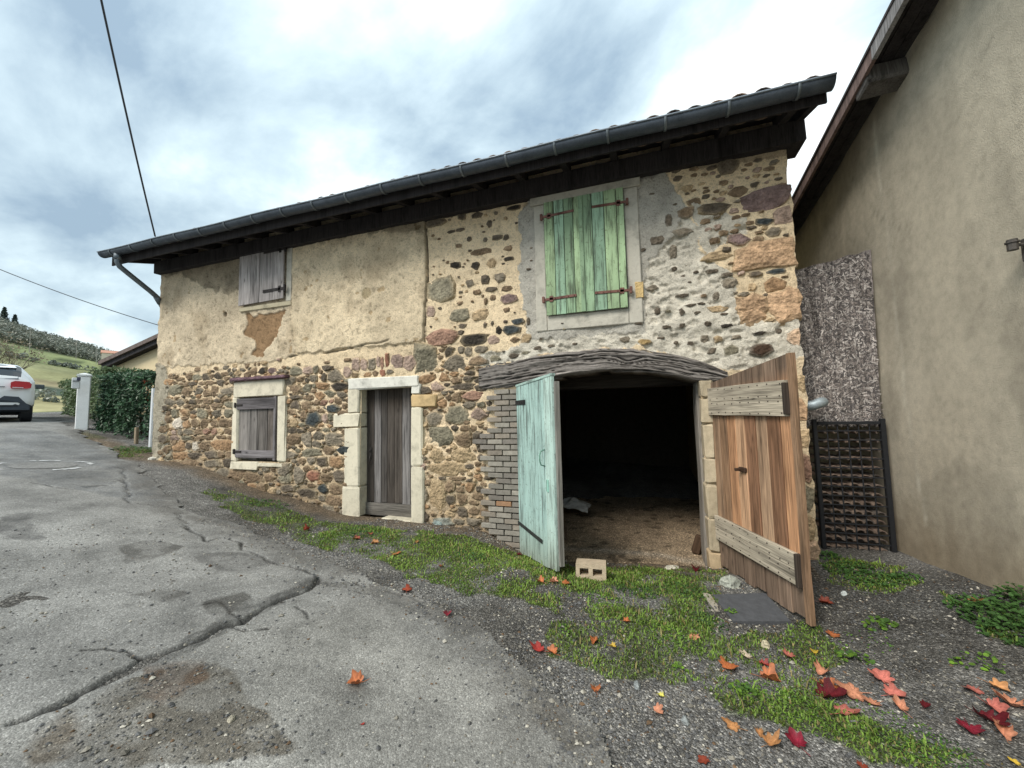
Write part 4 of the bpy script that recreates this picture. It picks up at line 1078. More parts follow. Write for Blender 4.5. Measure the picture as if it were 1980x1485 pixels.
# low window shutter
WW, WH = WIN[1]-WIN[0], WIN[3]-WIN[2]
sh = empty('window_shutter', (WIN[0], 5.0, WIN[2]), barn)
def cf_w(r):
    base = GREYW[int(r*5) % 5]*random.uniform(0.65, 1.25)
    return lambda u, f: base*random.uniform(0.92, 1.08)
w4 = [0.29, 0.19, 0.26, 0.22]; s_ = (WW-0.05)/sum(w4); w4 = [w*s_ for w in w4]
leaf_planks(sh, w4, ([0, 1], [WH-0.02, WH-0.015]), ([0, 1], [0.03, 0.03]), 0.03, cf_w, WOOD)
add('batten', plank(0.19, 0.035, WW-0.04, K(104, 100, 102), 4), WOOD, sh, (-0.01, -0.034, WH-0.125), (0, R_(90), 0), world=False)
add('batten', plank(0.13, 0.035, WW-0.03, K(132, 128, 130), 4), WOOD, sh, (-0.02, -0.034, 0.12), (0, R_(90), 0), world=False)
add('batten', plank(0.05, 0.03, WH-0.03, K(128, 124, 126), 4), WOOD, sh, (WW-0.06, -0.035, 0.02), world=False)
for zz in (0.16, WH-0.14):
    strap(sh, 0.16, 0.035, (-0.03, -0.058, zz), (0, 0, 0), K(60, 56, 54))
# upper small shutter
uw, uh = UW[1]-UW[0], UW[3]-UW[2]
us = empty('loft_shutter', (UW[0], 4.935, UW[2]), barn)
def cf_u(r):
    base = K(170, 164, 162)*random.uniform(0.7, 1.15)
    return lambda u, f: base*random.uniform(0.9, 1.08)
w3 = [0.30, 0.22, 0.33, 0.25]; s_ = uw/sum(w3); w3 = [w*s_ for w in w3]
leaf_planks(us, w3, ([0, 1], [uh, uh+0.005]), ([0, 1], [0.0, 0.03]), 0.03, cf_u, WOOD)
for zz in (uh*0.20, uh*0.93):
    strap(us, 0.50, 0.05, (uw+0.03, -0.025, zz), (0, 0, math.pi), K(52, 48, 48), knob=True, cross=True)
# green loft shutters
GREENS = [K(154, 184, 150), K(148, 180, 154), K(164, 190, 150)]
mid = (sx0+sx1)/2-0.03
for side, (a, b) in enumerate(((sx0, mid), (mid, sx1))):
    lf = empty('green_shutter', (a, 4.935, sz0), barn)
    ww = b-a; hh = sz1-sz0
    def cf_g(r):
        base = GREENS[int(r*3) % 3]*random.uniform(0.78, 1.1)
        return lambda u, f: base*(1.0+0.16*math.sin(f*5+r*6))
    wl_ = [0.27, 0.28, 0.28, 0.17] if side else [0.28, 0.27, 0.25, 0.2]
    wl_ = [w*ww/sum(wl_) for w in wl_]
    leaf_planks(lf, wl_, ([0, 1], [hh, hh]), ([0, 1], [0.0, 0.0]), 0.03, cf_g, PAINTED, gap=0.007, jig=0.004)
    for zz in (hh*0.135, hh*0.87):
        if side == 0: strap(lf, 0.43, 0.034, (-0.02, -0.022, zz), (0, R_(-2), 0), K(118, 84, 76), cross=True)
        else: strap(lf, 0.43, 0.034, (ww+0.03, -0.022, zz), (0, R_(-2), math.pi), K(122, 86, 76), cross=True)
    if side: add('cover_strip', plank(0.055, 0.025, hh-0.01, GREENS[0]*0.8, 4), PAINTED, lf, (0.005, -0.022, 0.0), world=False)

# cart doors: leaf geometry on the ground plan
def cart_leaf(name, hinge, tip, z_h, z_t, parent=barn):
    d = Vector((tip[0]-hinge[0], tip[1]-hinge[1])); L = d.length; ang = math.atan2(d.y, d.x)
    base = min(z_h[0], z_t[0])
    o = empty(name, (hinge[0], hinge[1], base), parent, (0, 0, ang))
    return o, L, (z_h[0]-base, z_h[1]-base, z_t[0]-base, z_t[1]-base)
hz = lambda px, py, y: onY(px, py, y)[2]
TL_y = 3.97
lt, L, (b0, t0, b1, t1) = cart_leaf('left_cart_door', (-1.575, 4.93), (onY(1080, 1105, TL_y)[0], TL_y), (hz(1008, 1068, 4.93), hz(1003, 748, 4.93)), (hz(1081, 1106, TL_y), hz(1056, 727, TL_y)))
MINT = [K(188, 218, 210), K(196, 224, 216), K(178, 210, 204)]
def cf_m(r):
    base = MINT[int(r*3) % 3]*random.uniform(0.93, 1.05)
    def f_(u, f):
        c = base*random.uniform(0.97, 1.03)
        if f < 0.22: c = c*(1-(0.22-f)*2.6)+K(138, 132, 112)*(0.22-f)*2.6
        return c
    return f_
wm = [0.22, 0.21, 0.23, 0.22, 0.21]; wm = [w*L/sum(wm) for w in wm]
leaf_planks(lt, wm, ([0, 1], [t0, t1]), ([0, 1], [b0, b1]), 0.035, cf_m, PAINTED, seg=12, gap=0.006)
zu = hz(1000, 779, 4.93)-lt.location.z-barn.location.z; zl = hz(1003, 1010, 4.93)-lt.location.z-barn.location.z
strap(lt, 0.42, 0.06, (-0.06, -0.025, zu), (0, 0, 0), K(44, 44, 44)); strap(lt, 0.88, 0.045, (-0.06, -0.025, zl), (0, R_(-0.5), 0), K(52, 56, 54))
V, Fc = tube([(0, 0, 0.09), (0, -0.045, 0.075), (0, -0.06, 0.03), (0, -0.06, -0.03), (0, -0.045, -0.075), (0, 0, -0.09)], 0.008, 6)
add('door_handle', pymesh('door_handle', V, Fc, K(112, 150, 136), True), IRON, lt, (L*0.80, -0.02, (t1+b1)*0.55), world=False)
V, Fc = bbox(0.05, 0.02, 0.13, 0.006)
add('keyhole_plate', pymesh('keyhole_plate', V, Fc, K(160, 210, 195)), PAINTED, lt, (L*0.86, -0.022, (t1+b1)*0.43), world=False)
add('batten', plank(0.14, 0.035, L*0.92, K(120, 112, 102), 3), WOOD, lt, (L*0.04, 0.036, t0*0.82), (0, R_(90), 0), world=False)
add('batten', plank(0.14, 0.035, L*0.92, K(120, 112, 102), 3), WOOD, lt, (L*0.04, 0.036, 0.32), (0, R_(90), 0), world=False)
add('edge_stile', plank(0.05, 0.05, (t1-b1)*0.94, K(140, 138, 132), 5), WOOD, lt, (L+0.012, 0.032, b1+0.06), world=False)
add('top_strip', plank(0.03, 0.05, L, MINT[0]*0.85, 2), PAINTED, lt, (0.0, 0.0, t0+0.012), (0, math.pi/2-math.atan2(t1-t0, L), 0), world=False)

TR_y = 3.76
rt, L, (b0, t0, b1, t1) = cart_leaf('right_cart_door', (GX1+0.115, 4.95), (onY(1574, 1208, TR_y)[0], TR_y), (hz(1397, 1096, 4.95), hz(1380, 741, 4.95)), (hz(1575, 1210, TR_y), hz(1545, 681, TR_y)))
zb1 = hz(1397, 1020, 4.95)-rt.location.z-barn.location.z; zt1 = hz(1381, 772, 4.95)-rt.location.z-barn.location.z
def cf_r(r):
    base = [K(194, 156, 124), K(184, 140, 106), K(172, 134, 106), K(200, 166, 136), K(156, 118, 92)][int(r*5) % 5]*random.uniform(0.58, 1.22)
    dark = K(136, 116, 100)*random.uniform(0.7, 1.2)
    def f_(u, f):
        z = f*(t0+t1)/2
        g = sstep(zt1-0.02, zt1+0.14, z)+sstep(zb1+0.02, zb1-0.10, z)
        return base*(1-g)+dark*g
    return f_
wr = [0.135, 0.13, 0.145, 0.15, 0.15, 0.155, 0.16, 0.14]; wr = [w*(L-0.05)/sum(wr) for w in wr]
leaf_planks(rt, wr, ([0, 1], [t0, t1]), ([0, 1], [b0+0.02, b1+0.02]), 0.032, cf_r, WOOD, seg=22, gap=0.014, jig=0.02)
PALE = K(190, 180, 162)
def batten(z, w, col, x0=0.0, L_=1.0, tilt=0.0):
    me = plank(w, 0.036, L*L_-x0, col, 4, wob=0.002)
    o = add('batten', me, WOOD, rt, (x0, -0.036, z), (0, R_(90)+tilt, 0), world=False)
    V = []; Fc = []
    for k in range(9):
        for s2 in (-0.33, 0.33):
            xx = (k+0.5)/9*(L*L_-x0)+random.uniform(-.02, .02)
            b_ = bbox(0.011, 0.010, 0.011, 0.004, (s2*w+random.uniform(-.008, .008), -0.018, xx)); o0 = len(V); V += b_[0]; Fc += [tuple(i+o0 for i in f) for f in b_[1]]
    nm = add('nail', pymesh('nail', V, Fc, K(58, 46, 40)), IRON, rt, (x0, -0.036, z), (0, R_(90)+tilt, 0), world=False)
    nm['kind'] = 'stuff'
batten(zt1+0.05, 0.155, PALE*0.92, 0.0, 0.95); batten(zt1-0.105, 0.15, PALE, 0.0, 0.95)
batten(zb1+0.075, 0.125, PALE*0.96, 0.0, 0.94); batten(zb1-0.055, 0.13, PALE, 0.0, 0.94)
add('edge_stile', plank(0.055, 0.045, t1-b1, K(150, 122, 98), 10, wob=0.004), WOOD, rt, (L-0.02, -0.012, b1), world=False)
for zz in (zt1-0.03, zb1+0.01):
    boxobj('end_cleat', WOOD, rt, (L*0.955, -0.05, zz), (0.03, 0.05, 0.27), K(70, 62, 56), 0.004, world=False)
V, Fc = merge([bbox(0.10, 0.03, 0.045, 0.006), bbox(0.03, 0.06, 0.03, 0.006, (-0.02, -0.04, 0))])
add('latch', pymesh('latch', V, Fc, K(70, 52, 40)), IRON, rt, (L*0.42, -0.03, (t0+b0)*0.56), world=False)

# ------------------------------------------------------------------ roof, eaves, gutter
EY = 4.36                                        # eave line
SL = math.tan(R_(17.0))
def zroof(y): return 4.84+(y-EY)*SL               # top of the boarding
RX0, RX1 = -9.50, 1.86
roof = empty('roof', (-4, EY, zroof(EY)), barn)
def roofbox(name, x0, x1, y0, y1, dz0, dz1, col, mat=DARKWOOD, b=0.004):
    c0 = zroof(y0); c1 = zroof(y1)
    V = []
    for x in (x0, x1):
        for (y, zz) in ((y0, c0), (y1, c1)):
            for d in (dz0, dz1): V.append((x-roof_w[0], y-roof_w[1], zz+d-roof_w[2]))
    Fc = [(0, 1, 3, 2), (4, 6, 7, 5), (0, 4, 5, 1), (2, 3, 7, 6), (1, 5, 7, 3), (0, 2, 6, 4)]
    return add(name, pymesh(name, V, Fc, col), mat, roof, roof_w)
roof_w = wloc(roof)
DKW = K(54, 51, 52)
y = EY+0.02
while y < BY+0.5:
    roofbox('soffit_board', RX0, RX1, y, y+0.152, -0.026+random.uniform(-.004, 0), -0.002, DKW*random.uniform(0.75, 1.2)); y += 0.156
roofbox('roof_deck', RX0, RX1, BY+0.52, BY+4.2, -0.026, -0.002, DKW)
k = RX0+0.12
while k < RX1:
    roofbox('rafter', k, k+0.085, EY+0.03, BY+0.35, -0.135, -0.03, DKW*random.uniform(0.8, 1.15)); k += 0.61
roofbox('rafter', RX1-0.08, RX1-0.002, EY+0.03, BY+0.35, -0.135, -0.03, DKW)
boxobj('fascia_board', DARKWOOD, roof, ((RX0+RX1)/2, EY+0.008, zroof(EY)-0.10), (RX1-RX0, 0.024, 0.18), DKW*0.9, 0.004)
boxobj('wall_plate', DARKWOOD, roof, ((BX0-0.05+1.87)/2, 5.05, 4.76), (1.87-BX0+0.05, 0.34, 0.24), DKW*1.1, 0.01, jit=0.008)
# round tiles at the eave: covers and pans
def canal(L, r0, r1, n=7, t=0.014, flip=False):
    V = []; Fc = []
    for yy, r in ((0, r0), (L, r1)):
        for rr in (r, r-t):
            for i in range(n+1):
                a = math.pi*i/n; V.append((rr*math.cos(a), yy, (rr*math.sin(a)*(0.8 if not flip else -0.55))))
    m = n+1
    for i in range(n):
        Fc += [(i, i+1, 2*m+i+1, 2*m+i), (m+i, 3*m+i, 3*m+i+1, m+i+1), (i, m+i, m+i+1, i+1)]
    return V, Fc
tm = [pymesh('roof_tile', *canal(0.45, 0.098, 0.082), None, True) for _ in range(1)][0]; tm.materials.append(TILE)
pm = pymesh('roof_tile', *canal(0.45, 0.088, 0.098, flip=True), None, True); pm.materials.append(TILE)
tc_ = [K(132, 116, 104), K(118, 108, 100), K(146, 124, 108), K(104, 98, 94), K(150, 132, 118)]
k = RX0+0.10
while k < RX1-0.02:
    for row in range(2):
        yy = EY-0.055+row*0.34
        o = add('roof_tile', tm, None, roof, (k, yy, zroof(yy)+0.046-0.045*(k-RX0)/(RX1-RX0)+random.uniform(-.008, .008)), (math.atan(SL), random.uniform(-.05, .05), random.uniform(-.03, .03)), color=random.choice(tc_)*random.uniform(0.8, 1.1))
    o = add('roof_tile', pm, None, roof, (k+0.105, EY-0.04, zroof(EY-0.04)+0.03-0.045*(k-RX0)/(RX1-RX0)), (math.atan(SL), 0, 0), color=random.choice(tc_)*0.8)
    k += 0.21
Vr = [(x-roof_w[0], y-roof_w[1], zroof(y)+d-roof_w[2]) for x in (RX0, RX1) for y in (EY+0.6, BY+4.2) for d in (0.0, 0.11)]
add('upper_tiling', pymesh('upper_tiling', Vr, [(0, 1, 3, 2), (4, 6, 7, 5), (0, 4, 5, 1), (2, 3, 7, 6), (1, 5, 7, 3), (0, 2, 6, 4)], K(130, 114, 102)), TILE, roof, roof_w)
# zinc gutter
gut = empty('gutter', (-4, EY-0.10, 4.82), barn)
gw = wloc(gut); GR = 0.082; gx0, gx1 = -9.57, 1.87
nseg = 60; n = 12; V = []; Cc = []
def GS(i): return 0.04-0.085*i/nseg-0.006*math.sin(i*0.5)
for i in range(nseg+1):
    x = gx0+(gx1-gx0)*i/nseg; sag = GS(i)
    for rr in (GR, GR-0.006):
        for j in range(n+1):
            a = math.pi*j/n
            V.append((x-gw[0], -rr*math.cos(a)+(0.0), -rr*math.sin(a)+sag)); Cc.append(K(84, 92, 102)*random.uniform(0.92, 1.08))
m = 2*(n+1); Fc = []
for i in range(nseg):
    for j in range(n):
        a = i*m+j; Fc.append((a, a+1, a+m+1, a+m)); b = i*m+n+1+j; Fc.append((b, b+m, b+m+1, b+1))
for e_ in (0, nseg):
    Fc.append(tuple(e_*m+j for j in range(n+1)))
add('channel', pymesh('channel', V, Fc, np.array(Cc), True), ZINC, gut, gw)
V, Fc = tube([(gx0+(gx1-gx0)*i/nseg-gw[0], -GR-0.004, GS(i)+0.004) for i in range(nseg+1)], 0.011, 8)
add('rolled_rim', pymesh('rolled_rim', V, Fc, K(130, 140, 150), True), ZINC, gut, gw)
V = []; Fc = []
for x_ in (-0.014, 0.014):
    for rr in (GR+0.004, GR+0.010):
        for j in range(n+1):
            a = math.pi*j/n; V.append((x_, -rr*math.cos(a), -rr*math.sin(a)))
m = n+1
for j in range(n):
    Fc += [(m+j, m+j+1, 3*m+j+1, 3*m+j), (j, 2*m+j, 2*m+j+1, j+1), (j, j+1, m+j+1, m+j), (2*m+j, 3*m+j, 3*m+j+1, 2*m+j+1)]
bm_ = pymesh('gutter_bracket', V, Fc, K(112, 120, 126), True); bm_.materials.append(ZINC)
k = gx0+0.35
while k < gx1:
    add('gutter_bracket', bm_, None, gut, (k, gw[1], gw[2]+GS((k-gx0)/(gx1-gx0)*nseg))); k += 0.60
dp = [(-9.12, EY-0.10, 4.79), (-9.12, EY-0.10, 4.64), (-9.12, EY-0.06, 4.56), (-9.125, EY+0.06, 4.48), (-9.15, EY+0.44, 4.24), (-9.16, EY+0.54, 4.17), (-9.20, EY+0.62, 4.09), (-9.28, EY+0.74, 3.98), (-9.29, EY+0.80, 3.8), (-9.29, EY+0.80, 0.7)]
V, Fc = tube(dp, 0.045, 10); V2, F2 = tube([(-9.12, EY-0.10, 4.80), (-9.12, EY-0.10, 4.68)], 0.056, 10); V3, F3 = tube([(-9.165, EY+0.55, 4.16), (-9.225, EY+0.655, 4.06)], 0.052, 10)
V, Fc = merge([(V, Fc), (V2, F2), (V3, F3)])
add('downpipe', pymesh('downpipe', [tuple(Vector(v)-gw) for v in V], Fc, K(112, 122, 130), True), ZINC, gut, gw)
# ------------------------------------------------------------------ rendered house beside the barn
NX = 2.60
def gnd(x, y): return float(Hs(np.array(float(x)), np.array(float(y))))
nb = empty('rendered_house', (NX+1.5, 3.5, gnd(NX, 3.5)))
tag(nb, 'neighbouring house with plain grey brown roughcast gable wall and dark overhanging bargeboard', 'house')
ys = np.linspace(-3.0, 9.5, 260); zs = np.linspace(-0.6, 5.4, 130)
Yn, Zn = np.meshgrid(ys, zs, indexing='ij')
pA = onX(1530, 395, 2.28); pB = onX(1735, 0, 2.28)
rs = (pB[2]-pA[2])/(pB[1]-pA[1])
def zrake(y): return pA[2]+(y-pA[1])*rs
D = (fbm(Yn*0.8, Zn*0.8, 301, 3)-0.5)*0.04+(fbm(Yn*9, Zn*9, 303, 3)-0.5)*0.003
nA = fbm(Yn*0.9, Zn*0.6, 305, 5)[..., None]; nB = fbm(Yn*4, Zn*1.6, 307, 4)[..., None]
C = K(198, 190, 172, 0.84)*(0.80+0.40*nA)*(0.84+0.32*fbm(Yn*7, Zn*0.9, 313, 4)[..., None])*(0.90+0.2*nB)
gzn = Hs(np.full_like(Yn, NX), Yn)
lowf = sstep(0.75, 0.05, Zn-gzn+0.3*(nB[..., 0]-0.5))[..., None]
C = C*(1-0.5*lowf)+K(140, 118, 88, 0.8)*0.5*lowf
for pl_ in ([(1900, 300), (1880, 420), (1895, 540), (1870, 660)], [(1820, 760), (1860, 850), (1850, 960), (1880, 1040)], [(1640, 330), (1700, 420), (1760, 450)], [(1930, 40), (1900, 160), (1850, 230)]):
    P_ = [(onX(a_, b_, NX)[1], onX(a_, b_, NX)[2]) for a_, b_ in pl_]
    fc = sstep(0.020, 0.004, dline(Yn+(fbm(Yn*4, Zn*4, 315, 3)-0.5)*0.16, Zn+(fbm(Yn*4+3, Zn*4, 317, 3)-0.5)*0.16, P_))[..., None]*0.18
    C = C*(1-fc)
pt_ = sstep(0.60, 0.66, fbm(Yn*1.1, Zn*1.1, 319, 5))[..., None]*0.16
C = C*(1-pt_)
cl = [onX(1688, 235, NX), onX(1700, 350, NX), onX(1712, 450, NX), onX(1728, 600, NX), onX(1745, 720, NX), onX(1768, 860, NX), onX(1790, 1010, NX)]
dc = dline(Yn+(fbm(Zn*3, Zn*0, 309, 3)-0.5)*0.05, Zn, [(p[1], p[2]) for p in cl])
f = (sstep(0.028, 0.006, dc)*(0.35+0.65*sstep(0.35, 0.6, fbm(Yn*3, Zn*3, 311, 3))))[..., None]
C = C*(1-0.8*f)+K(226, 222, 206, 0.9)*0.8*f
keep = Zn < zrake(Yn)+0.0
Zc = np.minimum(Zn, zrake(Yn)-0.02)
nw = wloc(nb)
V = np.stack([NX-D, Yn, Zc], -1).reshape(-1, 3)-np.array(nw)
q = gridfaces(260, 130)
kk = (Zn < zrake(Yn)+0.06).ravel(); q = q[kk[q].all(1)]
used = np.unique(q); remap = -np.ones(Yn.size, int); remap[used] = np.arange(len(used))
add('gable_wall', bigmesh('gable_wall', V[used], remap[q][:, ::-1], col=C.reshape(-1, 3)[used]), ROUGHCAST, nb, nw)
boxobj('wall_body', ROUGHCAST, nb, (NX+2.6, 3.2, 1.1), (5.0, 12.4, 3.4), K(160, 150, 128, 0.8), 0.02)
def rake(name, x0, x1, y0, y1, d0, d1, col, mat=DARKWOOD, parent=None):
    V = [(x-nw[0], y-nw[1], zrake(y)+d-nw[2]) for x in (x0, x1) for y in (y0, y1) for d in (d0, d1)]
    return add(name, pymesh(name, V, [(0, 1, 3, 2), (4, 6, 7, 5), (0, 4, 5, 1), (2, 3, 7, 6), (1, 5, 7, 3), (0, 2, 6, 4)], col), mat, parent or nb, nw)
jn = onX(1690, 75, 2.28)[1]
rake('bargeboard', 2.255, 2.29, jn+0.003, 9.4, -0.15, 0.012, K(132, 112, 106)); rake('bargeboard', 2.248, 2.29, -2.5, jn, -0.155, 0.018, K(150, 148, 148))
rake('drip_board', 2.238, 2.252, -2.5, 9.4, -0.02, 0.008, K(84, 78, 78))
for i in range(3):
    rake('soffit_board', 2.293+i*0.112, 2.293+i*0.112+0.106, -2.5, 9.4, -0.012-0.003*(i % 2), 0.012, K(64, 60, 60)*random.uniform(0.85, 1.1))
rake('roof_slab', 2.30, 7.0, -2.6, 9.5, 0.024, 0.05, K(120, 108, 100), TILE)
for (a, b) in ((1735, 140), ):
    p = onX(a, b, NX-0.02)
    boxobj('purlin', WOOD, nb, ((2.295+NX)/2+0.02, p[1], zrake(p[1])-0.125), (NX-2.295+0.08, 0.24, 0.20), K(112, 108, 104), 0.02, rot=(math.atan(rs), 0, 0), jit=0.01)
V, Fc = canal(0.46, 0.10, 0.088)
ntile = pymesh('roof_tile', V, Fc, None, True); ntile.materials.append(TILE)
k = 8.6
while k > 0.5:
    add('roof_tile', ntile, None, nb, (2.37, k, zrake(k)+0.03+random.uniform(0, .02)), (math.atan(rs), random.uniform(-.06, .06), math.pi*0+random.uniform(-.04, .04)), color=random.choice(tc_)*0.8)
    k -= 0.36
# fitting at the edge of the picture
p = onX(1974, 482, NX-0.06)
V, Fc = merge([bbox(0.02, 0.09, 0.16, 0.006), tube([(0, 0, 0.03), (-0.07, 0, 0.035), (-0.10, 0.0, 0.05)], 0.012, 8), tube([(-0.08, 0, 0.0), (-0.08, 0, 0.075)], 0.028, 10), tube([(-0.08, 0, 0.05), (-0.08, 0, 0.06)], 0.036, 10)])
tag(add('wall_insulator', pymesh('wall_insulator', V, Fc, K(88, 84, 80)), STEEL, None, (NX-0.02, p[1], p[2])), 'small dark wire bracket fixed to the roughcast gable wall', 'bracket')

# ------------------------------------------------------------------ things that close the gap between the houses
GY = 5.42
pt = [onY(1530, 523, GY), onY(1548, 520, GY), onY(1575, 512, GY), (0, 0, 0), onY(1610, 505, GY), onY(1640, 494, GY), onY(1655, 493, GY), onY(1672, 484, GY), onY(1682, 482, GY)]
pt = [p for p in pt if p[1] > 0]
br = onY(1703, 812, GY)
ox = 1.74; oz = br[2]-0.06
out = [(ox, oz), (br[0], oz)] + [(p[0]+random.uniform(-.01, .01), p[2]+random.uniform(-.008, .008)) for p in pt[::-1]]
out[-1] = (ox, out[-1][1])
V = [(x-ox, -0.009, z-oz) for x, z in out]+[(x-ox, 0.009, z-oz) for x, z in out]; n = len(out)
Fc = [tuple(range(n-1, -1, -1))[::-1], tuple(range(2*n-1, n-1, -1))]+[(i, n+i, n+(i+1) % n, (i+1) % n) for i in range(n)]
sb = add('strand_board', pymesh('strand_board', V, Fc, K(132, 126, 124)), OSB, None, (ox, GY, oz))
tag(sb, 'tall weathered grey strand board panel closing the gap beside the barn', 'board')
r = np.random.default_rng(61); n_ = 8000
cxs = r.uniform(0.0, br[0]-ox, n_); czs_ = r.uniform(0.0, 2.1, n_)
ztop = np.interp(cxs, [p[0]-ox for p in out[:1:-1]], [p[1]-oz for p in out[:1:-1]])
ok = czs_ < ztop-0.03; cxs, czs_ = cxs[ok], czs_[ok]; n_ = len(cxs)
a_ = r.uniform(0, math.pi, n_); L_ = r.uniform(0.010, 0.034, n_); w_ = r.uniform(0.004, 0.010, n_)
ux, uz = np.cos(a_)*L_, np.sin(a_)*L_; vx, vz = -np.sin(a_)*w_, np.cos(a_)*w_
yo = -0.0095-r.uniform(0, 0.004, n_); tl = r.uniform(-0.002, 0.002, n_)
Vs = np.stack([np.stack([cxs-ux-vx, yo+tl, czs_-uz-vz], 1), np.stack([cxs+ux-vx*.5, yo, czs_+uz-vz*.5], 1), np.stack([cxs+ux+vx, yo-tl, czs_+uz+vz], 1), np.stack([cxs-ux+vx*.5, yo, czs_-uz+vz*.5], 1)], 1).reshape(-1, 3)
gcol = np.where(r.uniform(size=(n_, 1)) < 0.25, K(196, 190, 186), np.where(r.uniform(size=(n_, 1)) < 0.5, K(100, 96, 96), K(148, 140, 136)))*r.uniform(0.7, 1.2, (n_, 1))
so = add('strands', bigmesh('strands', Vs, np.arange(n_*4).reshape(-1, 4), col=np.repeat(gcol, 4, 0), smooth=False), WOOD, sb, world=False); so['kind'] = 'stuff'
# black steel grid panel
PX0, PX1 = onY(1577, 940, GY-0.03)[0], onY(1717, 940, GY-0.03)[0]
PZ0, PZ1 = onY(1650, 1066, GY-0.03)[2], onY(1640, 815, GY-0.03)[2]
gp = empty('steel_grid', ((PX0+PX1)/2, GY-0.07, PZ0-0.03)); gpw = wloc(gp)
tag(gp, 'black steel grid panel in a heavy frame standing before stacked roof tiles', 'grid panel')
BK = K(40, 42, 46)
for (c, s) in (((PX0+0.02, PZ0/2+PZ1/2), (0.04, PZ1-PZ0+0.06)), ((PX1-0.02, PZ0/2+PZ1/2), (0.045, PZ1-PZ0+0.06)), (((PX0+PX1)/2, PZ1-0.015), (PX1-PX0-0.09, 0.035)), (((PX0+PX1)/2, PZ0+0.01), (PX1-PX0-0.09, 0.03))):
    boxobj('frame_bar', STEEL, gp, (c[0], GY-0.07, c[1]), (s[0], 0.05, s[1]), BK, 0.004)
nc, nr = 6, 14
for i in range(1, nc):
    x = PX0+0.04+(PX1-PX0-0.08)*i/nc
    boxobj('grid_rod', STEEL, gp, (x, GY-0.07, (PZ0+PZ1)/2), (0.013, 0.008, PZ1-PZ0-0.06), BK*1.2, 0.001)
for i in range(1, nr):
    z = PZ0+(PZ1-PZ0)*i/nr
    boxobj('grid_rod', STEEL, gp, ((PX0+PX1)/2, GY-0.078, z), (PX1-PX0-0.085, 0.008, 0.014), BK*1.2, 0.001)
V, Fc = canal(0.34, 0.047, 0.042, 8, 0.012)
stt = pymesh('stacked_tile', V, Fc, None, True); stt.materials.append(TILE)
ORD = 'first second third fourth fifth sixth seventh eighth ninth tenth eleventh twelfth thirteenth fourteenth'.split()
cw_ = (PX1-PX0-0.08)/nc; rh = (PZ1-PZ0-0.05)/nr
for r in range(nr):
    for c in range(nc):
        o = add('stacked_tile', stt, None, None, (PX0+0.04+cw_*(c+0.5)+random.uniform(-.006, .006), GY-0.035+random.uniform(-.012, .02), PZ0+0.012+rh*r+random.uniform(-.004, .004)), (0, random.uniform(-.06, .06), random.uniform(-.03, .03)), color=random.choice([K(118, 106, 98), K(132, 116, 104), K(104, 96, 90), K(122, 106, 96)]))
        tag(o, 'curved roof tile behind the steel grid, %s row up, %s column from the barn' % (ORD[r], ORD[c]), 'roof tile', 'roof tiles stacked behind the steel grid')
boxobj_ = boxobj
zp = onY(1570, 783, 5.15)
V, Fc = tube([(1.60, 5.2, zp[2]-0.03), (zp[0]+0.02, 5.17, zp[2]-0.005), (zp[0]+0.07, 5.16, zp[2]+0.02), (zp[0]+0.11, 5.18, zp[2]+0.03), (zp[0]+0.12, 5.24, zp[2]+0.03)], 0.055, 12, True)
tag(add('zinc_pipe', pymesh('zinc_pipe', [(v[0]-1.6, v[1]-5.2, v[2]-zp[2]) for v in V], Fc, K(176, 190, 198), True), ZINC, None, (1.6, 5.2, zp[2])), 'short bent zinc pipe sticking out from the barn corner behind the brown door', 'pipe')
# ------------------------------------------------------------------ far left: hill, fields, wood
az0, az1 = -115.0, -20.0
na, nd = 160, 70
azs = np.radians(np.linspace(az0, az1, na)); ds = 60*(900/60)**np.linspace(0, 1, nd)
def pxel(px, py):
    v = ray(px, py); return math.degrees(math.atan2(v[0], v[1])), v[2]/math.hypot(v[0], v[1])
_cre = sorted([pxel(a, b) for a, b in ((-1500, 640), (-400, 585), (0, 629), (60, 648), (120, 664), (170, 676), (215, 690), (300, 704), (500, 722), (900, 760))])
def crest(a): return np.interp(a, [c[0] for c in _cre], [c[1] for c in _cre])
A_, Dd = np.meshgrid(azs, ds, indexing='ij')
cr_ = crest(np.degrees(A_))
tt = sstep(0.0, 1.0, (Dd-70)/340.0)
Zh = 1.2+cr_*410*np.clip(tt, 0, 1)*np.where(Dd < 410, (0.25+0.75*Dd/410), 1.0)+(fbm(A_*9, Dd*0.01, 401, 3)-0.5)*4*tt-np.clip(Dd-410, 0, 1e9)*0.10
Xh = Dd*np.sin(A_); Yh = Dd*np.cos(A_)
el = (Zh-ZO)/Dd/np.maximum(cr_, 0.01)        # 0 at the foot, 1 at the crest
wv = el+(fbm(A_*14, Dd*0.02, 403, 3)-0.5)*0.06
C = np.broadcast_to(K(160, 156, 116, 0.75), Xh.shape+(3,)).copy()
for lo, hi, c in ((-1.0, 0.33, K(178, 172, 132, 0.75)), (0.33, 0.43, K(104, 118, 104, 0.6)), (0.43, 0.52, K(168, 158, 126, 0.75)), (0.52, 0.62, K(158, 158, 118, 0.75)), (0.62, 0.70, K(148, 150, 114, 0.75)), (0.70, 0.77, K(148, 158, 114, 0.72)), (0.77, 0.795, K(100, 112, 84, 0.6)), (0.795, 0.86, K(152, 162, 118, 0.72)), (0.86, 1.3, K(96, 104, 84, 0.6))):
    C[(wv >= lo) & (wv < hi)] = c
C = C*(0.8+0.4*fbm(A_*40, Dd*0.06, 405, 4))[..., None]
rows = (0.90+0.10*np.sign(np.sin(Dd*1.2)))[..., None]
C = np.where(((wv > 0.16) & (wv < 0.52))[..., None], C*rows, C)
me = bigmesh('hill', np.stack([Xh, Yh, Zh], -1).reshape(-1, 3), gridfaces(na, nd), col=C.reshape(-1, 3))
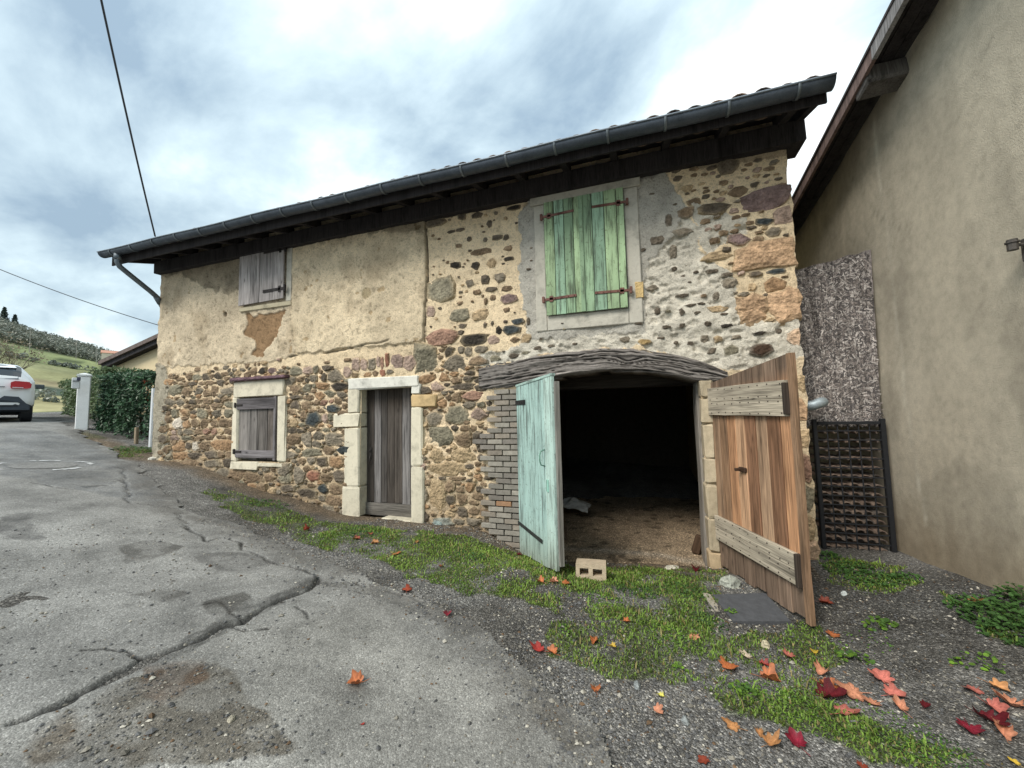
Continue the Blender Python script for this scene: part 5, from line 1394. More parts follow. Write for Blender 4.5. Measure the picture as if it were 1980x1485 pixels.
structure(add('hill', me, FIELD), 'far hillside with green and brown field strips')
def hillz(a, d):
    c = crest(math.degrees(a)); t = float(sstep(0, 1, (d-70)/340.0)); return 1.2+c*410*t*(0.25+0.75*d/410 if d < 410 else 1.0)-max(0, d-410)*0.10
# leaf-sized faces spread through a volume
def foliage(centers, radii, per, size, colf, squash=1.0, seed=3, out=0.55):
    r = np.random.default_rng(seed)
    n = len(centers)*per
    c = np.repeat(np.asarray(centers, float), per, 0); rad = np.repeat(np.asarray(radii, float), per, 0)
    d = r.normal(size=(n, 3)); d /= np.linalg.norm(d, axis=1)[:, None]
    rr = r.uniform(out, 1.0, (n, 1))
    p = c+d*rr*rad
    nrm = d+r.normal(size=(n, 3))*0.6; nrm /= np.linalg.norm(nrm, axis=1)[:, None]
    t = np.cross(nrm, r.normal(size=(n, 3))); t /= np.linalg.norm(t, axis=1)[:, None]+1e-9
    b = np.cross(nrm, t)
    s = r.uniform(0.6, 1.3, (n, 1))*size
    V = np.stack([p-t*s*0.5, p+b*s*0.28, p+t*s*0.5, p-b*s*0.28], 1).reshape(-1, 3)
    q = np.arange(n*4).reshape(-1, 4)
    col = np.repeat(colf(p, d, r), 4, 0)
    return V, q, col
cs = []; rd = []; tcol = []
r = np.random.default_rng(5)
for i in range(2600):
    a = math.radians(r.uniform(-80, -42)); d = r.uniform(300, 420)
    z = hillz(a, d); c_ = crest(math.degrees(a)); e_ = (z-ZO)/d/max(c_, 0.01)
    if e_ < 0.86+0.02*math.sin(a*40): continue
    h = r.uniform(1.6, 3.6); cs.append((d*math.sin(a), d*math.cos(a), z+h*0.7)); rd.append((h*0.8, h*0.8, h))
for i in range(160):                                         # hedge lines between the fields and scrub at the foot
    a = math.radians(r.uniform(-80, -42)); d = r.choice([r.uniform(272, 276), r.uniform(150, 190)]); z = hillz(a, d); h = r.uniform(0.7, 1.6)
    cs.append((d*math.sin(a), d*math.cos(a), z+h*0.5)); rd.append((h*1.6, h*1.6, h))
def cf_for(p, d, r):
    k = r.uniform(0.6, 1.25, (len(p), 1)); g = fbm(p[:, 0]*0.05, p[:, 1]*0.05, 411, 3)[:, None]
    return (K(128, 138, 128, 0.8)*(1-g)+K(144, 146, 130, 0.8)*g)*(0.75+0.25*k)  # foliage tones paled and greyed, distance haze put into the colour
V, q, col = foliage(cs, rd, 56, 1.2, cf_for)
fo = add('wood', bigmesh('wood', V, q, col=col, smooth=False), HEDGE); tag(fo, 'dull green wood along the crest of the far hill', 'wood', None, 'stuff')
for (px, py, hgt) in ((6, 634, 12.0), (27, 640, 9.5)):
    a, e_ = pxel(px, py); a = math.radians(a); d = 405; z = hillz(a, d)
    t = empty('conifer_tree', (d*math.sin(a), d*math.cos(a), z)); tag(t, 'dark pointed conifer above the wood, %s' % ('broad one at the picture edge' if px < 10 else 'slim one over the hill crest'), 'tree', 'conifers on the crest')
    V, Fc = tube([(0, 0, 0), (0, 0, hgt*0.8)], 0.3, 6, True, [0.35, 0.1]); add('trunk', pymesh('trunk', V, Fc, K(80, 66, 54)), BARK, t, world=False)
    ce = [(0, 0, hgt*(0.3+0.1*k)) for k in range(8)]; rr_ = [(hgt*0.24*(1-k/9.0), hgt*0.24*(1-k/9.0), hgt*0.09) for k in range(8)]
    V, q, col = foliage(ce, rr_, 60, 1.4, lambda p, d, r: K(62, 78, 70, 0.7)*r.uniform(0.7, 1.2, (len(p), 1)), seed=px); add('crown', bigmesh('crown', V, q, col=col, smooth=False), HEDGE, t, world=False)
# far pale houses at the foot of the wood
for (px, py, w, lab) in ((212, 692, 6, 'tiny far white house with pinkish roof above the hedge'), ):
    a, e_ = pxel(px, py); a = math.radians(a); d = 300.0; z = ZO+e_*d
    h_ = empty('far_house', (d*math.sin(a), d*math.cos(a), z-3.0)); tag(h_, lab, 'house')
    boxobj('wall', WHITEPAINT, h_, (0, 0, 2.2), (w, 6, 6.0), K(220, 208, 190), 0.05, rot=(0, 0, -a), world=False)
    V = [(-w/2-.4, -3.4, 5.2), (w/2+.4, -3.4, 5.2), (w/2+.4, 3.4, 5.2), (-w/2-.4, 3.4, 5.2), (-w/2-.4, 0, 7.0), (w/2+.4, 0, 7.0)]
    add('roof', pymesh('roof', V, [(0, 1, 5, 4), (2, 3, 4, 5), (0, 4, 3), (1, 2, 5), (3, 2, 1, 0)], K(196, 150, 130)), TILE, h_, (0, 0, 0), (0, 0, -a), world=False)
for (px, py) in ((58, 652), (148, 668), (187, 678)):
    a, e_ = pxel(px, py+6); a = math.radians(a); d = 260.0
    V, Fc = merge([tube([(0, 0, 0), (0, 0, 9)], 0.10, 6), bbox(1.2, 0.10, 0.10, 0.01, (0, 0, 8.5))])
    tag(add('power_pole', pymesh('power_pole', V, Fc, K(150, 148, 142)), WHITEPAINT, None, (d*math.sin(a), d*math.cos(a), ZO+e_*d-5)), 'far pale power pole against the wooded slope, %s' % {58: 'nearest the bare tree', 148: 'middle one of three', 187: 'beside the far white house'}[px], 'pole', 'far power poles')

# ------------------------------------------------------------------ bare tree behind the car
tp = onD(10, 760, 34.0)
tz = 1.9
tree = empty('bare_tree', (tp[0], tp[1], tz)); tag(tree, 'small bare winter tree with fine twigs behind the white car', 'tree')
tv = []; tf = []; tips = []
rt_ = random.Random(4)
def branch(p, d, L, r0, lev):
    n_ = 4; pts = [p]; rads = [r0]
    for i in range(n_):
        d = (d+Vector((rt_.uniform(-.22, .22), rt_.uniform(-.22, .22), rt_.uniform(-.08, .2)))).normalized()
        p = p+d*(L/n_); pts.append(p); rads.append(r0*(1-0.6*(i+1)/n_))
    v, f = tube(pts, r0, 5 if lev < 2 else 3, False, rads)
    o = len(tv); tv.extend(v); tf.extend([tuple(a+o for a in q) for q in f])
    if lev >= 4:
        tips.append(p); return
    for k in range(4 if lev else 6):
        i = rt_.randint(2, n_)
        nd_ = (d+Vector((rt_.uniform(-1, 1), rt_.uniform(-1, 1), rt_.uniform(-.1, .6)))).normalized()
        branch(pts[i], nd_, L*rt_.uniform(0.55, 0.75), rads[i]*0.72, lev+1)
branch(Vector((0, 0, 0.9)), Vector((0.1, 0, 1)), 1.9, 0.13, 0)
V, Fc = tube([(0, 0, -0.6), (0.01, 0, 0.4), (0.0, 0, 1.0)], 0.16, 8, True, [0.2, 0.16, 0.13])
add('trunk', pymesh('trunk', V, Fc, K(96, 84, 76)), BARK, tree, world=False)
add('branches', pymesh('branches', tv, tf, K(110, 100, 92)), BARK, tree, world=False)['kind'] = 'stuff'
V, q, col = foliage([tuple(t) for t in tips], [(0.28, 0.28, 0.24)]*len(tips), 2, 0.11, lambda p, d, r: K(150, 138, 118)*r.uniform(0.6, 1.2, (len(p), 1)), seed=8)
add('crown', bigmesh('crown', V, q, col=col, smooth=False), HEDGE, tree, world=False)

# ------------------------------------------------------------------ hedges, gate post, house behind
def hedge(name, a, b, depth, z0, z1, n, size, cols, label, seed):
    a = Vector(a); b = Vector(b); d = b-a; L = d.length; d.normalize(); nrm = Vector((-d.y, d.x))
    r = np.random.default_rng(seed)
    u = r.uniform(0, L, n); v = r.uniform(0, depth, n); w = r.uniform(0, 1, n)
    face = r.integers(0, 7, n)
    u = np.where(face == 0, r.uniform(-0.06, 0.12, n), u); u = np.where(face == 1, L-r.uniform(-0.05, 0.12, n), u)
    v = np.where((face == 2) | (face == 3) | (face == 6), r.uniform(-0.08, 0.16, n), v); w = np.where(face == 4, 1-r.uniform(-.05, 0.1, n), w); v = np.where(face == 5, depth-r.uniform(0, .1, n), v)
    lump = fbm(u*2.2, w*3, seed, 3)
    v = v-(lump-0.5)*0.35*(v < 0.3); zt = z0+(z1-z0)*w+(fbm(u*1.5, v*2, seed+1, 3)-0.5)*0.12
    keep_ = fbm(u*7, w*9, seed+2, 3) > 0.30
    keep_ &= ~((w < 0.14) & (r.uniform(size=n) < 0.75))
    p = np.stack([a.x+d.x*u+nrm.x*v, a.y+d.y*u+nrm.y*v, zt], 1)[keep_]
    n_ = len(p); nn = r.normal(size=(n_, 3))*0.55+np.array([-nrm.x*0.6, -nrm.y*0.6, 0.7]); nn /= np.linalg.norm(nn, axis=1)[:, None]
    t = np.cross(nn, r.normal(size=(n_, 3))); t /= np.linalg.norm(t, axis=1)[:, None]; bb = np.cross(nn, t)
    s = r.uniform(0.6, 1.25, (n_, 1))*size
    mid_ = p+nn*s*0.08
    V = np.stack([p-t*s*0.5, mid_+bb*s*0.2, p+t*s*0.5, mid_-bb*s*0.2], 1).reshape(-1, 3)
    kcol = cols[0]*(1-lump[keep_][:, None])+cols[1]*lump[keep_][:, None]
    col = np.repeat(kcol*r.uniform(0.55, 1.4, (n_, 1)), 4, 0)
    base = Vector(((a.x+b.x)/2, (a.y+b.y)/2, z0))
    o = empty(name, base); tag(o, label, 'hedge')
    add('foliage', bigmesh('foliage', V-np.array(base), np.arange(n_*4).reshape(-1, 4), col=col, smooth=False), HEDGE, o, world=False)
    sv = []; sf = []
    for k in range(int(L/0.22)):
        c = a+d*(k*0.22+0.1)+nrm*(depth*0.5+random.uniform(-.1, .1)); x_, y_ = c.x-base.x, c.y-base.y
        vv, ff_ = tube([(x_, y_, -0.15), (x_+random.uniform(-.1, .1), y_+random.uniform(-.1, .1), (z1-z0)*0.6), (x_+random.uniform(-.2, .2), y_+random.uniform(-.15, .15), (z1-z0)*0.9)], 0.015, 5, True, [0.02, 0.014, 0.006]); o_ = len(sv); sv += vv; sf += [tuple(i+o_ for i in f) for f in ff_]
    add('stems', pymesh('stems', sv, sf, K(78, 66, 54)), BARK, o, world=False)['kind'] = 'stuff'
    return o
hedge('laurel_hedge', (-12.75, 5.75), (-9.75, 6.05), 0.75, gnd(-11.2, 5.9)+0.02, ZO+1.14, 15000, 0.115, (K(56, 84, 64, 0.85), K(80, 112, 80, 0.85)), 'dense dark green laurel hedge between the white gate post and the barn', 21)
hedge('far_hedge', (-19.8, 7.95), (-13.6, 6.25), 0.8, ZO+0.0, ZO+1.42, 14000, 0.10, (K(78, 100, 72, 0.8), K(112, 132, 90, 0.8)), 'lighter clipped hedge running on behind the white gate post toward the car', 22)
gpst = onD(158, 826, 13.9)
pw = empty('gate_post', (gpst[0], gpst[1], gpst[2]-0.1)); tag(pw, 'white rendered gate post with a low pyramid cap beside the laurel hedge', 'gate post')
zt_ = onD(160, 728, 13.9)[2]-gpst[2]+0.1
boxobj('shaft', WHITEPAINT, pw, (0, 0, zt_/2), (0.21, 0.21, zt_), K(248, 250, 250, 0.95), 0.01, rot=(0, 0, 1.1), world=False)
V = [(a*0.68, b*0.68, c) for a, b, c in [(-.18, -.18, 0), (.18, -.18, 0), (.18, .18, 0), (-.18, .18, 0), (-.18, -.18, .04), (.18, -.18, .04), (.18, .18, .04), (-.18, .18, .04), (0, 0, .09)]]
add('cap', pymesh('cap', V, [(3, 2, 1, 0), (0, 1, 5, 4), (1, 2, 6, 5), (2, 3, 7, 6), (3, 0, 4, 7), (4, 5, 8), (5, 6, 8), (6, 7, 8), (7, 4, 8)], K(226, 230, 230)), WHITEPAINT, pw, (0, 0, zt_+0.002), (0, 0, 1.1), world=False)
mbp = onD(147, 741, 13.6)
mb = empty('mailbox', mbp-np.array([0, 0, 0.15])); tag(mb, 'small white mailbox mounted on the white gate post', 'mailbox')
boxobj('box', WHITEPAINT, mb, (0, 0, 0.15), (0.13, 0.13, 0.25), K(224, 228, 230), 0.01, rot=(0, 0, 1.1), world=False)
boxobj('flap', WHITEPAINT, mb, (0.06, -0.035, 0.20), (0.10, 0.02, 0.04), K(150, 156, 160), 0.004, rot=(0, 0, 1.1), world=False)
boxobj('number_plate', PLASTIC, mb, (0.10, 0.0, 0.25), (0.06, 0.03, 0.08), K(70, 74, 96), 0.004, rot=(0, 0, 1.1), world=False)
sk = G(263, 858)
tag(boxobj('wooden_stake', WOOD, None, (sk[0], sk[1], gnd(*sk)+0.16), (0.07, 0.06, 0.42), K(150, 136, 116), 0.008), 'short pale wooden stake in front of the laurel hedge', 'stake')
wpx = onD(297, 760, 11.3)
V, Fc = tube([(0, 0, 0), (0.02, 0, 1.25)], 0.045, 10)
tag(add('white_pole', pymesh('white_pole', V, Fc, K(228, 232, 236)), WHITEPAINT, None, (wpx[0], wpx[1], gnd(wpx[0], wpx[1])+0.1)), 'thin white pole standing between the hedge and the barn corner', 'pole')
gp_ = onD(287, 738, 13.5)
V, Fc = merge([tube([(0, 0, -0.55), (0, 0, -0.05)], 0.02, 6), tube([(0, 0, -0.12), (0, 0, -0.06), (0, 0, 0.0), (0, 0, 0.06), (0, 0, 0.10)], 0.1, 10, True, [0.05, 0.11, 0.13, 0.11, 0.04])])
tag(add('garden_ornament', pymesh('garden_ornament', V, Fc, K(206, 110, 80), True), WHITEPAINT, None, gp_), 'round reddish ornament showing between the hedge and the barn', 'lantern')  # simple round form for an unidentified red and white garden object
# house behind the hedge: roof edge and cream gable
e1 = onD(196, 706, 20.0); e2 = onD(312, 653, 17.0)
hb = empty('cream_house', (e2[0]-1, e2[1]+2, 1.2)); hbw = wloc(hb)
tag(hb, 'low cream house behind the hedge with a dark sloping roof edge', 'house')
d12 = Vector(e2-e1); dxy = Vector((d12.x, d12.y)); nrm = Vector((-dxy.y, dxy.x)).normalized()
def hbq(name, pts, col, mat):
    return add(name, pymesh(name, [tuple(Vector(p)-hbw) for p in pts], [(0, 1, 2, 3), (7, 6, 5, 4), (0, 4, 5, 1), (1, 5, 6, 2), (2, 6, 7, 3), (3, 7, 4, 0)], col), mat, hb, hbw)
def slabq(name, p0, p1, z0a, z0b, z1a, z1b, off, th, col, mat):
    a = Vector((p0[0]+nrm.x*off, p0[1]+nrm.y*off)); b = Vector((p1[0]+nrm.x*off, p1[1]+nrm.y*off)); w = nrm*th
    return hbq(name, [(a.x, a.y, z0a), (b.x, b.y, z0b), (b.x, b.y, z1b), (a.x, a.y, z1a), (a.x+w.x, a.y+w.y, z0a), (b.x+w.x, b.y+w.y, z0b), (b.x+w.x, b.y+w.y, z1b), (a.x+w.x, a.y+w.y, z1a)], col, mat)
e3 = Vector(e2)+d12*0.25
slabq('verge_board', e1, e3, e1[2]-0.13, e3[2]-0.13, e1[2], e3[2], 0.0, 0.06, K(66, 64, 66), DARKWOOD)
slabq('roof', Vector(e1)-d12*0.01, e3, e1[2]+0.004, e3[2]+0.004, e1[2]+0.14, e3[2]+0.14, -0.08, 6.0, K(112, 102, 98), TILE)
slabq('soffit', e1, e3, e1[2]-0.10, e3[2]-0.10, e1[2]-0.06, e3[2]-0.06, 0.062, 0.2, K(60, 58, 58), DARKWOOD)
w1 = Vector(e1)+d12*0.10
slabq('gable_wall', w1, e3, 0.8, 0.8, w1.z-0.07, e3[2]-0.07, 0.265, 0.3, K(226, 208, 170), WHITEPAINT)
slabq('porch_roof', Vector(e1)+d12*0.70, e3, onD(262, 718, 17)[2], onD(306, 714, 16)[2], onD(262, 713, 17)[2], onD(306, 707, 16)[2], 0.1, 0.34, K(116, 98, 88), TILE)

# ------------------------------------------------------------------ white hatchback
cr0 = onD(64, 815, 15.6)
hd = Vector((cr0[0], cr0[1])).normalized(); hd.rotate(Matrix.Rotation(R_(1.5), 2)); rt2 = Vector((hd.y, -hd.x))
CW, CL = 1.74, 4.0
# rear axis origin: centre of the rear, on the ground
org = Vector((cr0[0], cr0[1]))-rt2*(CW/2)
car = empty('parked_car', (org.x, org.y, ZO+0.01), None, (0, 0, math.atan2(hd.y, hd.x)-math.pi/2))
tag(car, 'white hatchback parked up the lane, its red rear lamp and dark bumper showing', 'car')
# stations along the length (y forward): y, half width bottom, sill z, half width belt, belt z, half width roof, roof z
ST = [(-0.02, 0.62, 0.42, 0.68, 0.86, 0.60, 0.90), (0.03, 0.76, 0.34, 0.80, 0.95, 0.62, 1.08), (0.15, 0.84, 0.28, 0.855, 1.00, 0.63, 1.27), (0.35, 0.86, 0.25, 0.868, 1.01, 0.62, 1.41), (0.70, 0.865, 0.22, 0.870, 1.00, 0.61, 1.47), (1.4, 0.865, 0.2, 0.87, 0.97, 0.60, 1.50), (2.0, 0.865, 0.2, 0.87, 0.95, 0.585, 1.475),
      (2.5, 0.865, 0.2, 0.868, 0.94, 0.57, 1.36), (2.9, 0.86, 0.2, 0.862, 0.935, 0.62, 1.10), (3.2, 0.86, 0.22, 0.85, 0.90, 0.68, 0.97), (3.6, 0.84, 0.25, 0.80, 0.82, 0.62, 0.87), (3.9, 0.74, 0.3, 0.70, 0.68, 0.5, 0.72), (4.0, 0.55, 0.36, 0.55, 0.56, 0.4, 0.60)]
def lerp_st(y):
    A = np.array(ST); return [np.interp(y, A[:, 0], A[:, i]) for i in range(1, 7)]
yy = np.concatenate([np.linspace(-0.02, 0.4, 22), np.linspace(0.45, 4.0, 60)])
NP = 40
def section(y):
    hb_, zb_, hm, zm, hr, zr = lerp_st(y)
    out = []
    for k in range(NP):
        t = k/(NP-1)
        if t < 0.08: u = t/0.08; x = hb_*0.9*u; z = zb_
        elif t < 0.5:
            u = (t-0.08)/0.42; x = hb_*(0.9+0.1*sstep(0, 0.25, u))+(hm-hb_)*u+0.02*math.sin(u*math.pi); z = zb_+(zm-zb_)*u
        elif t < 0.86:
            u = (t-0.5)/0.36; x = hm+(hr-hm)*(u**1.35); z = zm+(zr-zm)*u*0.97-0.0
        else:
            u = (t-0.86)/0.14; x = hr*(1-u)**0.8 if u < 1 else 0.0; z = zm+(zr-zm)*0.97+(zr-zm)*0.03+0.035*math.sin(u*math.pi/2)
        out.append((x, y, z))
    return out
secs = [section(float(y)) for y in yy]
S = np.array(secs)                                                   # len(yy) x NP x 3
full = np.concatenate([S*np.array([-1, 1, 1]), S[:, ::-1]], 1)       # around: -x side then +x side
V = full.reshape(-1, 3); m = full.shape[1]; q = gridfaces(len(yy), m)
cen = V[q].mean(1)
# rear cap
endv = len(V); V = np.concatenate([V, [[0, -0.03, 0.6]], [[0, 4.02, 0.5]]])
rear = np.array([[i, i+1, endv] for i in range(m-1)]); front = np.array([[(len(yy)-1)*m+i+1, (len(yy)-1)*m+i, endv+1] for i in range(m-1)])
tt_ = np.abs(cen[:, 0]); zc_ = cen[:, 2]; yc_ = cen[:, 1]
hi = np.array([lerp_st(y)[3] for y in yc_]); hrr = np.array([lerp_st(y)[5] for y in yc_])
fr = (zc_-hi)/np.maximum(hrr-hi, 0.05)
glass = ((fr > 0.10) & (fr < 0.9) & (yc_ > 0.6) & (yc_ < 2.55) & ~((yc_ > 1.45) & (yc_ < 1.55)) & (tt_ > 0.3))
glass |= (yc_ > 2.3) & (yc_ < 2.88) & (fr > 0.55) & (tt_ < 0.66)
glass |= (yc_ > 0.06) & (yc_ < 0.40) & (zc_ > 1.02) & (tt_ < 0.62) & (fr > 0.80)
bump_ = (zc_ < 0.42) & (yc_ < 0.35) | (zc_ < 0.33)
body = ~(glass | bump_)
def sub(name, mask, mat, col, extra=None, off=0.0):
    f = q[mask]; u = np.unique(f if extra is None else np.concatenate([f.ravel(), extra.ravel()])); rm = -np.ones(len(V), int); rm[u] = np.arange(len(u))
    return add(name, bigmesh(name, V[u], rm[f], None if extra is None else rm[extra], col), mat, car, world=False)
sub('body', body, CARPAINT, K(236, 240, 242, 0.9), np.concatenate([rear, front])); sub('windows', glass, GLASS, K(60, 72, 82, 0.5)); sub('bumper', bump_, PLASTIC, K(62, 68, 76))
# rear window and tailgate details laid on the rear face
def slant(name, poly, y0, mat, col, t=0.02, lean=None):
    """flat plate with outline (x, z) following the raked tail"""
    def yat(x, z):
        A = np.array(ST); yb = np.interp(z, [0.3, 0.9, 1.08, 1.27, 1.41, 1.47], [-0.03, -0.03, 0.02, 0.14, 0.33, 0.6]); return yb+y0+0.10*(abs(x)/0.8)**4
    n = len(poly); V = [(x, yat(x, z), z) for x, z in poly]+[(x, yat(x, z)+t, z) for x, z in poly]
    Fc = [tuple(range(n)), tuple(range(2*n-1, n-1, -1))]+[(i, n+i, n+(i+1) % n, (i+1) % n) for i in range(n)]
    return add(name, pymesh(name, V, Fc, col), mat, car, world=False)
slant('rear_window', [(-0.60, 1.06), (0.60, 1.06), (0.585, 1.16), (0.54, 1.30), (0.50, 1.345), (-0.50, 1.345), (-0.54, 1.30), (-0.585, 1.16)], -0.03, GLASS, K(96, 112, 124, 0.5))
slant('spoiler', [(-0.56, 1.36), (0.56, 1.36), (0.52, 1.44), (-0.52, 1.44)], -0.10, CARPAINT, K(236, 240, 242, 0.9), 0.2)
slant('tailgate', [(-0.62, 0.62), (0.62, 0.62), (0.64, 0.80), (0.66, 1.04), (-0.66, 1.04), (-0.64, 0.80)], -0.020, CARPAINT, K(232, 238, 240, 0.9))
for s in (-1, 1):
    pl = [(0.48, 0.86), (0.50, 0.825), (0.74, 0.825), (0.80, 0.85), (0.81, 0.94), (0.77, 1.00), (0.55, 1.015), (0.485, 0.98)]
    slant('tail_lamp', [(s*x, z) for x, z in (pl if s > 0 else pl[::-1])], -0.10, CARPAINT, K(190, 52, 62), 0.13)
    pl = [(0.51, 0.838), (0.68, 0.838), (0.68, 0.858), (0.51, 0.858)]
    slant('reversing_lamp', [(s*x, z) for x, z in (pl if s > 0 else pl[::-1])], -0.106, CARPAINT, K(226, 210, 214))
slant('lower_bumper', [(-0.80, 0.30), (0.80, 0.30), (0.80, 0.42), (0.74, 0.46), (0.62, 0.62), (0.40, 0.64), (0.32, 0.56), (-0.32, 0.56), (-0.40, 0.64), (-0.62, 0.62), (-0.74, 0.46), (-0.80, 0.42)], -0.05, PLASTIC, K(70, 78, 88), 0.1)
slant('number_plate', [(-0.26, 0.66), (0.26, 0.66), (0.26, 0.77), (-0.26, 0.77)], -0.034, WHITEPAINT, K(222, 226, 228))
slant('tailgate_badge', [(0.30, 0.855), (0.40, 0.855), (0.40, 0.875), (0.30, 0.875)], -0.030, STEEL, K(110, 114, 118))
for s in (-1, 1):
    for y in (0.62, 3.16):
        w_ = empty('wheel', (s*0.76, y, 0.31), car, world=False)
        V, Fc = tube([(-0.10, 0, 0), (-0.085, 0, 0), (0.085, 0, 0), (0.10, 0, 0)], 0.31, 20, True, [0.28, 0.31, 0.31, 0.28]); add('tyre', pymesh('tyre', V, Fc, K(44, 46, 50), False), PLASTIC, w_, world=False)
        V, Fc = tube([(s*0.06, 0, 0), (s*0.104, 0, 0)], 0.2, 16); add('rim', pymesh('rim', V, Fc, K(150, 154, 158)), ZINC, w_, world=False)
    V, Fc = merge([tube([(s*0.84, 2.3, 0.98), (s*0.93, 2.3, 1.0)], 0.02, 6), bbox(0.20, 0.10, 0.13, 0.04, (s*1.0, 2.3, 1.02))]); add('wing_mirror', pymesh('wing_mirror', V, Fc, K(92, 100, 104)), PLASTIC, car, world=False)

# ------------------------------------------------------------------ overhead cables
def cable(name, pts, r, label):
    P = np.array(pts); n = 24; c = []
    for i in range(n+1):
        t = i/n; a = (1-t)**2*P[0]+2*t*(1-t)*P[1]+t*t*P[2]; c.append(a)
    V, Fc = tube([x-P[0] for x in c], r, 6)
    tag(add(name, pymesh(name, V, Fc, K(72, 76, 82), True), CABLE, None, P[0]), label, 'cable')
a = onD(300, 457, 11.6); b = onD(172, -110, 8.0); mid_ = (a+b)/2-np.array([0, 0, 0.16])
cable('overhead_cable', (a, mid_, b), 0.016, 'thick dark cable rising steeply into the sky from the barn roof')
a = onD(-60, 496, 22.0); b = onD(345, 640, 17.0); mid_ = (a+b)/2-np.array([0, 0, 0.25])
cable('phone_line', (a, mid_, b), 0.014, 'thin grey line sloping down to the barn corner across the sky')
# ------------------------------------------------------------------ things on the ground
def at(px, py):
    x, y = G(px, py); return x, y, float(Hsurf(np.array(x), np.array(y)))
# hollow concrete block by the cart door
bx, by, bz = at(1141, 1121)
bw, bh, bd = 0.30, 0.150, 0.18
Vo = []; Fo = []
def ringblock(y):
    return [(-bw/2, y, 0), (bw/2, y, 0), (bw/2, y, bh), (-bw/2, y, bh)]
def cell(x0, x1, y): return [(x0, y, 0.042), (x1, y, 0.042), (x1, y, bh-0.042), (x0, y, bh-0.042)]
cells = [(-bw/2+0.04, -0.022), (0.022, bw/2-0.04)]
V = ringblock(-bd/2)+ringblock(bd/2)
for c in cells: V += cell(c[0], c[1], -bd/2)+cell(c[0]*1, c[1], bd/2-0.03)
Fc = [(0, 4, 5, 1)[::-1], (1, 5, 6, 2)[::-1], (2, 6, 7, 3)[::-1], (3, 7, 4, 0)[::-1], (4, 7, 6, 5)[::-1]]
# front face split round the two holes
A_, B_ = 8, 16
Fc += [(0, 1, B_+1, B_), (0, B_, A_+1, A_), (0, A_, A_+3, 3), (3, A_+3, A_+2, B_+3), (3, B_+3, B_+2, 2), (1, 2, B_+2, B_+1), (A_+1, B_, B_+3, A_+2)]
for o in (A_, B_):
    for i in range(4):
        j = (i+1) % 4; Fc.append((o+i, o+j, o+4+j, o+4+i))
    Fc.append((o+4, o+5, o+6, o+7))
V = [(a+random.uniform(-.003, .003), b+random.uniform(-.003, .003), c+random.uniform(-.002, .002)) for a, b, c in V]
tag(add('concrete_block', pymesh('concrete_block', V, Fc, K(196, 180, 156)), CONCRETE, None, (bx, by+0.1, bz-0.012), (R_(-4), 0, R_(5))), 'hollow two-cell concrete block lying in the grass before the cart door', 'block')
# loose stones
def rock(px, py, w, h, col, label, seed, d=None):
    r = random.Random(seed); x, y, z = at(px, py); V = []; Fc = []
    N, M = 9, 5
    for j in range(M):
        ph = -math.pi/2*0.3+(math.pi/2*1.3)*j/(M-1)
        for i in range(N):
            a = 2*math.pi*i/N; rr = math.cos(ph)*r.uniform(0.85, 1.12) if j < M-1 else 0.05
            V.append((math.cos(a)*rr*w/2, math.sin(a)*rr*(d or w*0.75)/2, math.sin(ph)*h*r.uniform(0.88, 1.1)))
    for j in range(M-1):
        for i in range(N): Fc.append((j*N+i, j*N+(i+1) % N, (j+1)*N+(i+1) % N, (j+1)*N+i))
    Fc.append(tuple((M-1)*N+i for i in range(N)))
    tag(add('loose_stone', pymesh('loose_stone', V, Fc, col), STONE, None, (x, y, z), (0, 0, r.uniform(0, 6))), label, 'stone', 'loose stones on the verge')
rock(1413, 1135, 0.21, 0.10, K(172, 176, 166), 'flat pale grey stone between the black slab and the brown door', 1)
rock(1632, 1148, 0.055, 0.03, K(206, 214, 214), 'small white stone on dark gravel near the steel grid', 2)
rock(1480, 1252, 0.06, 0.05, K(214, 204, 176), 'small cream stone among red leaves under the brown door', 3)
rock(1232, 1326, 0.06, 0.035, K(140, 146, 146), 'grey flat stone at the edge of the dark gravel strip', 4)
rock(1325, 1392, 0.055, 0.03, K(150, 156, 156), 'bluish grey stone on the tar below the salmon leaf', 5)
rock(447, 1398, 0.045, 0.02, K(190, 184, 166), 'flat pale stone on the brown gravel patch of the road', 6)
rock(295, 888, 0.16, 0.05, K(226, 222, 210), 'white stone at the foot of the barn corner', 7)
rock(850, 1012, 0.34, 0.07, K(138, 152, 150), 'low blue grey stone slab at the foot of the door jamb', 8, 0.2)
rock(1300, 1099, 0.18, 0.03, K(206, 202, 186), 'pale flat stone at the threshold beside the jamb', 9)
# black inspection slab with its pale concrete rim
c4 = [at(*p) for p in ((1378, 1152), (1480, 1150), (1530, 1205), (1418, 1205))]
cx = sum(p[0] for p in c4)/4; cy = sum(p[1] for p in c4)/4; czs = [Hg(np.array(p[0]), np.array(p[1]))+0.016 for p in c4]
sl = empty('drain_cover', (cx, cy, float(min(czs))-0.02)); tag(sl, 'dark square drain cover in the gravel by the brown door', 'drain cover')
V = [(p[0]-cx, p[1]-cy, float(z)-sl.location.z) for p, z in zip(c4, czs)]+[(p[0]-cx, p[1]-cy, float(z)-sl.location.z-0.05) for p, z in zip(c4, czs)]
V[0:4] = [(v[0], v[1], v[2]) for v in V[0:4]]
add('cover', pymesh('cover', V, [(3, 2, 1, 0), (4, 5, 6, 7), (0, 1, 5, 4), (1, 2, 6, 5), (2, 3, 7, 6), (3, 0, 4, 7)], K(92, 94, 98)), CONCRETE, sl, world=False)
p0, p1 = Vector(c4[0]), Vector(c4[3])
dd = (p1-p0); L = dd.length
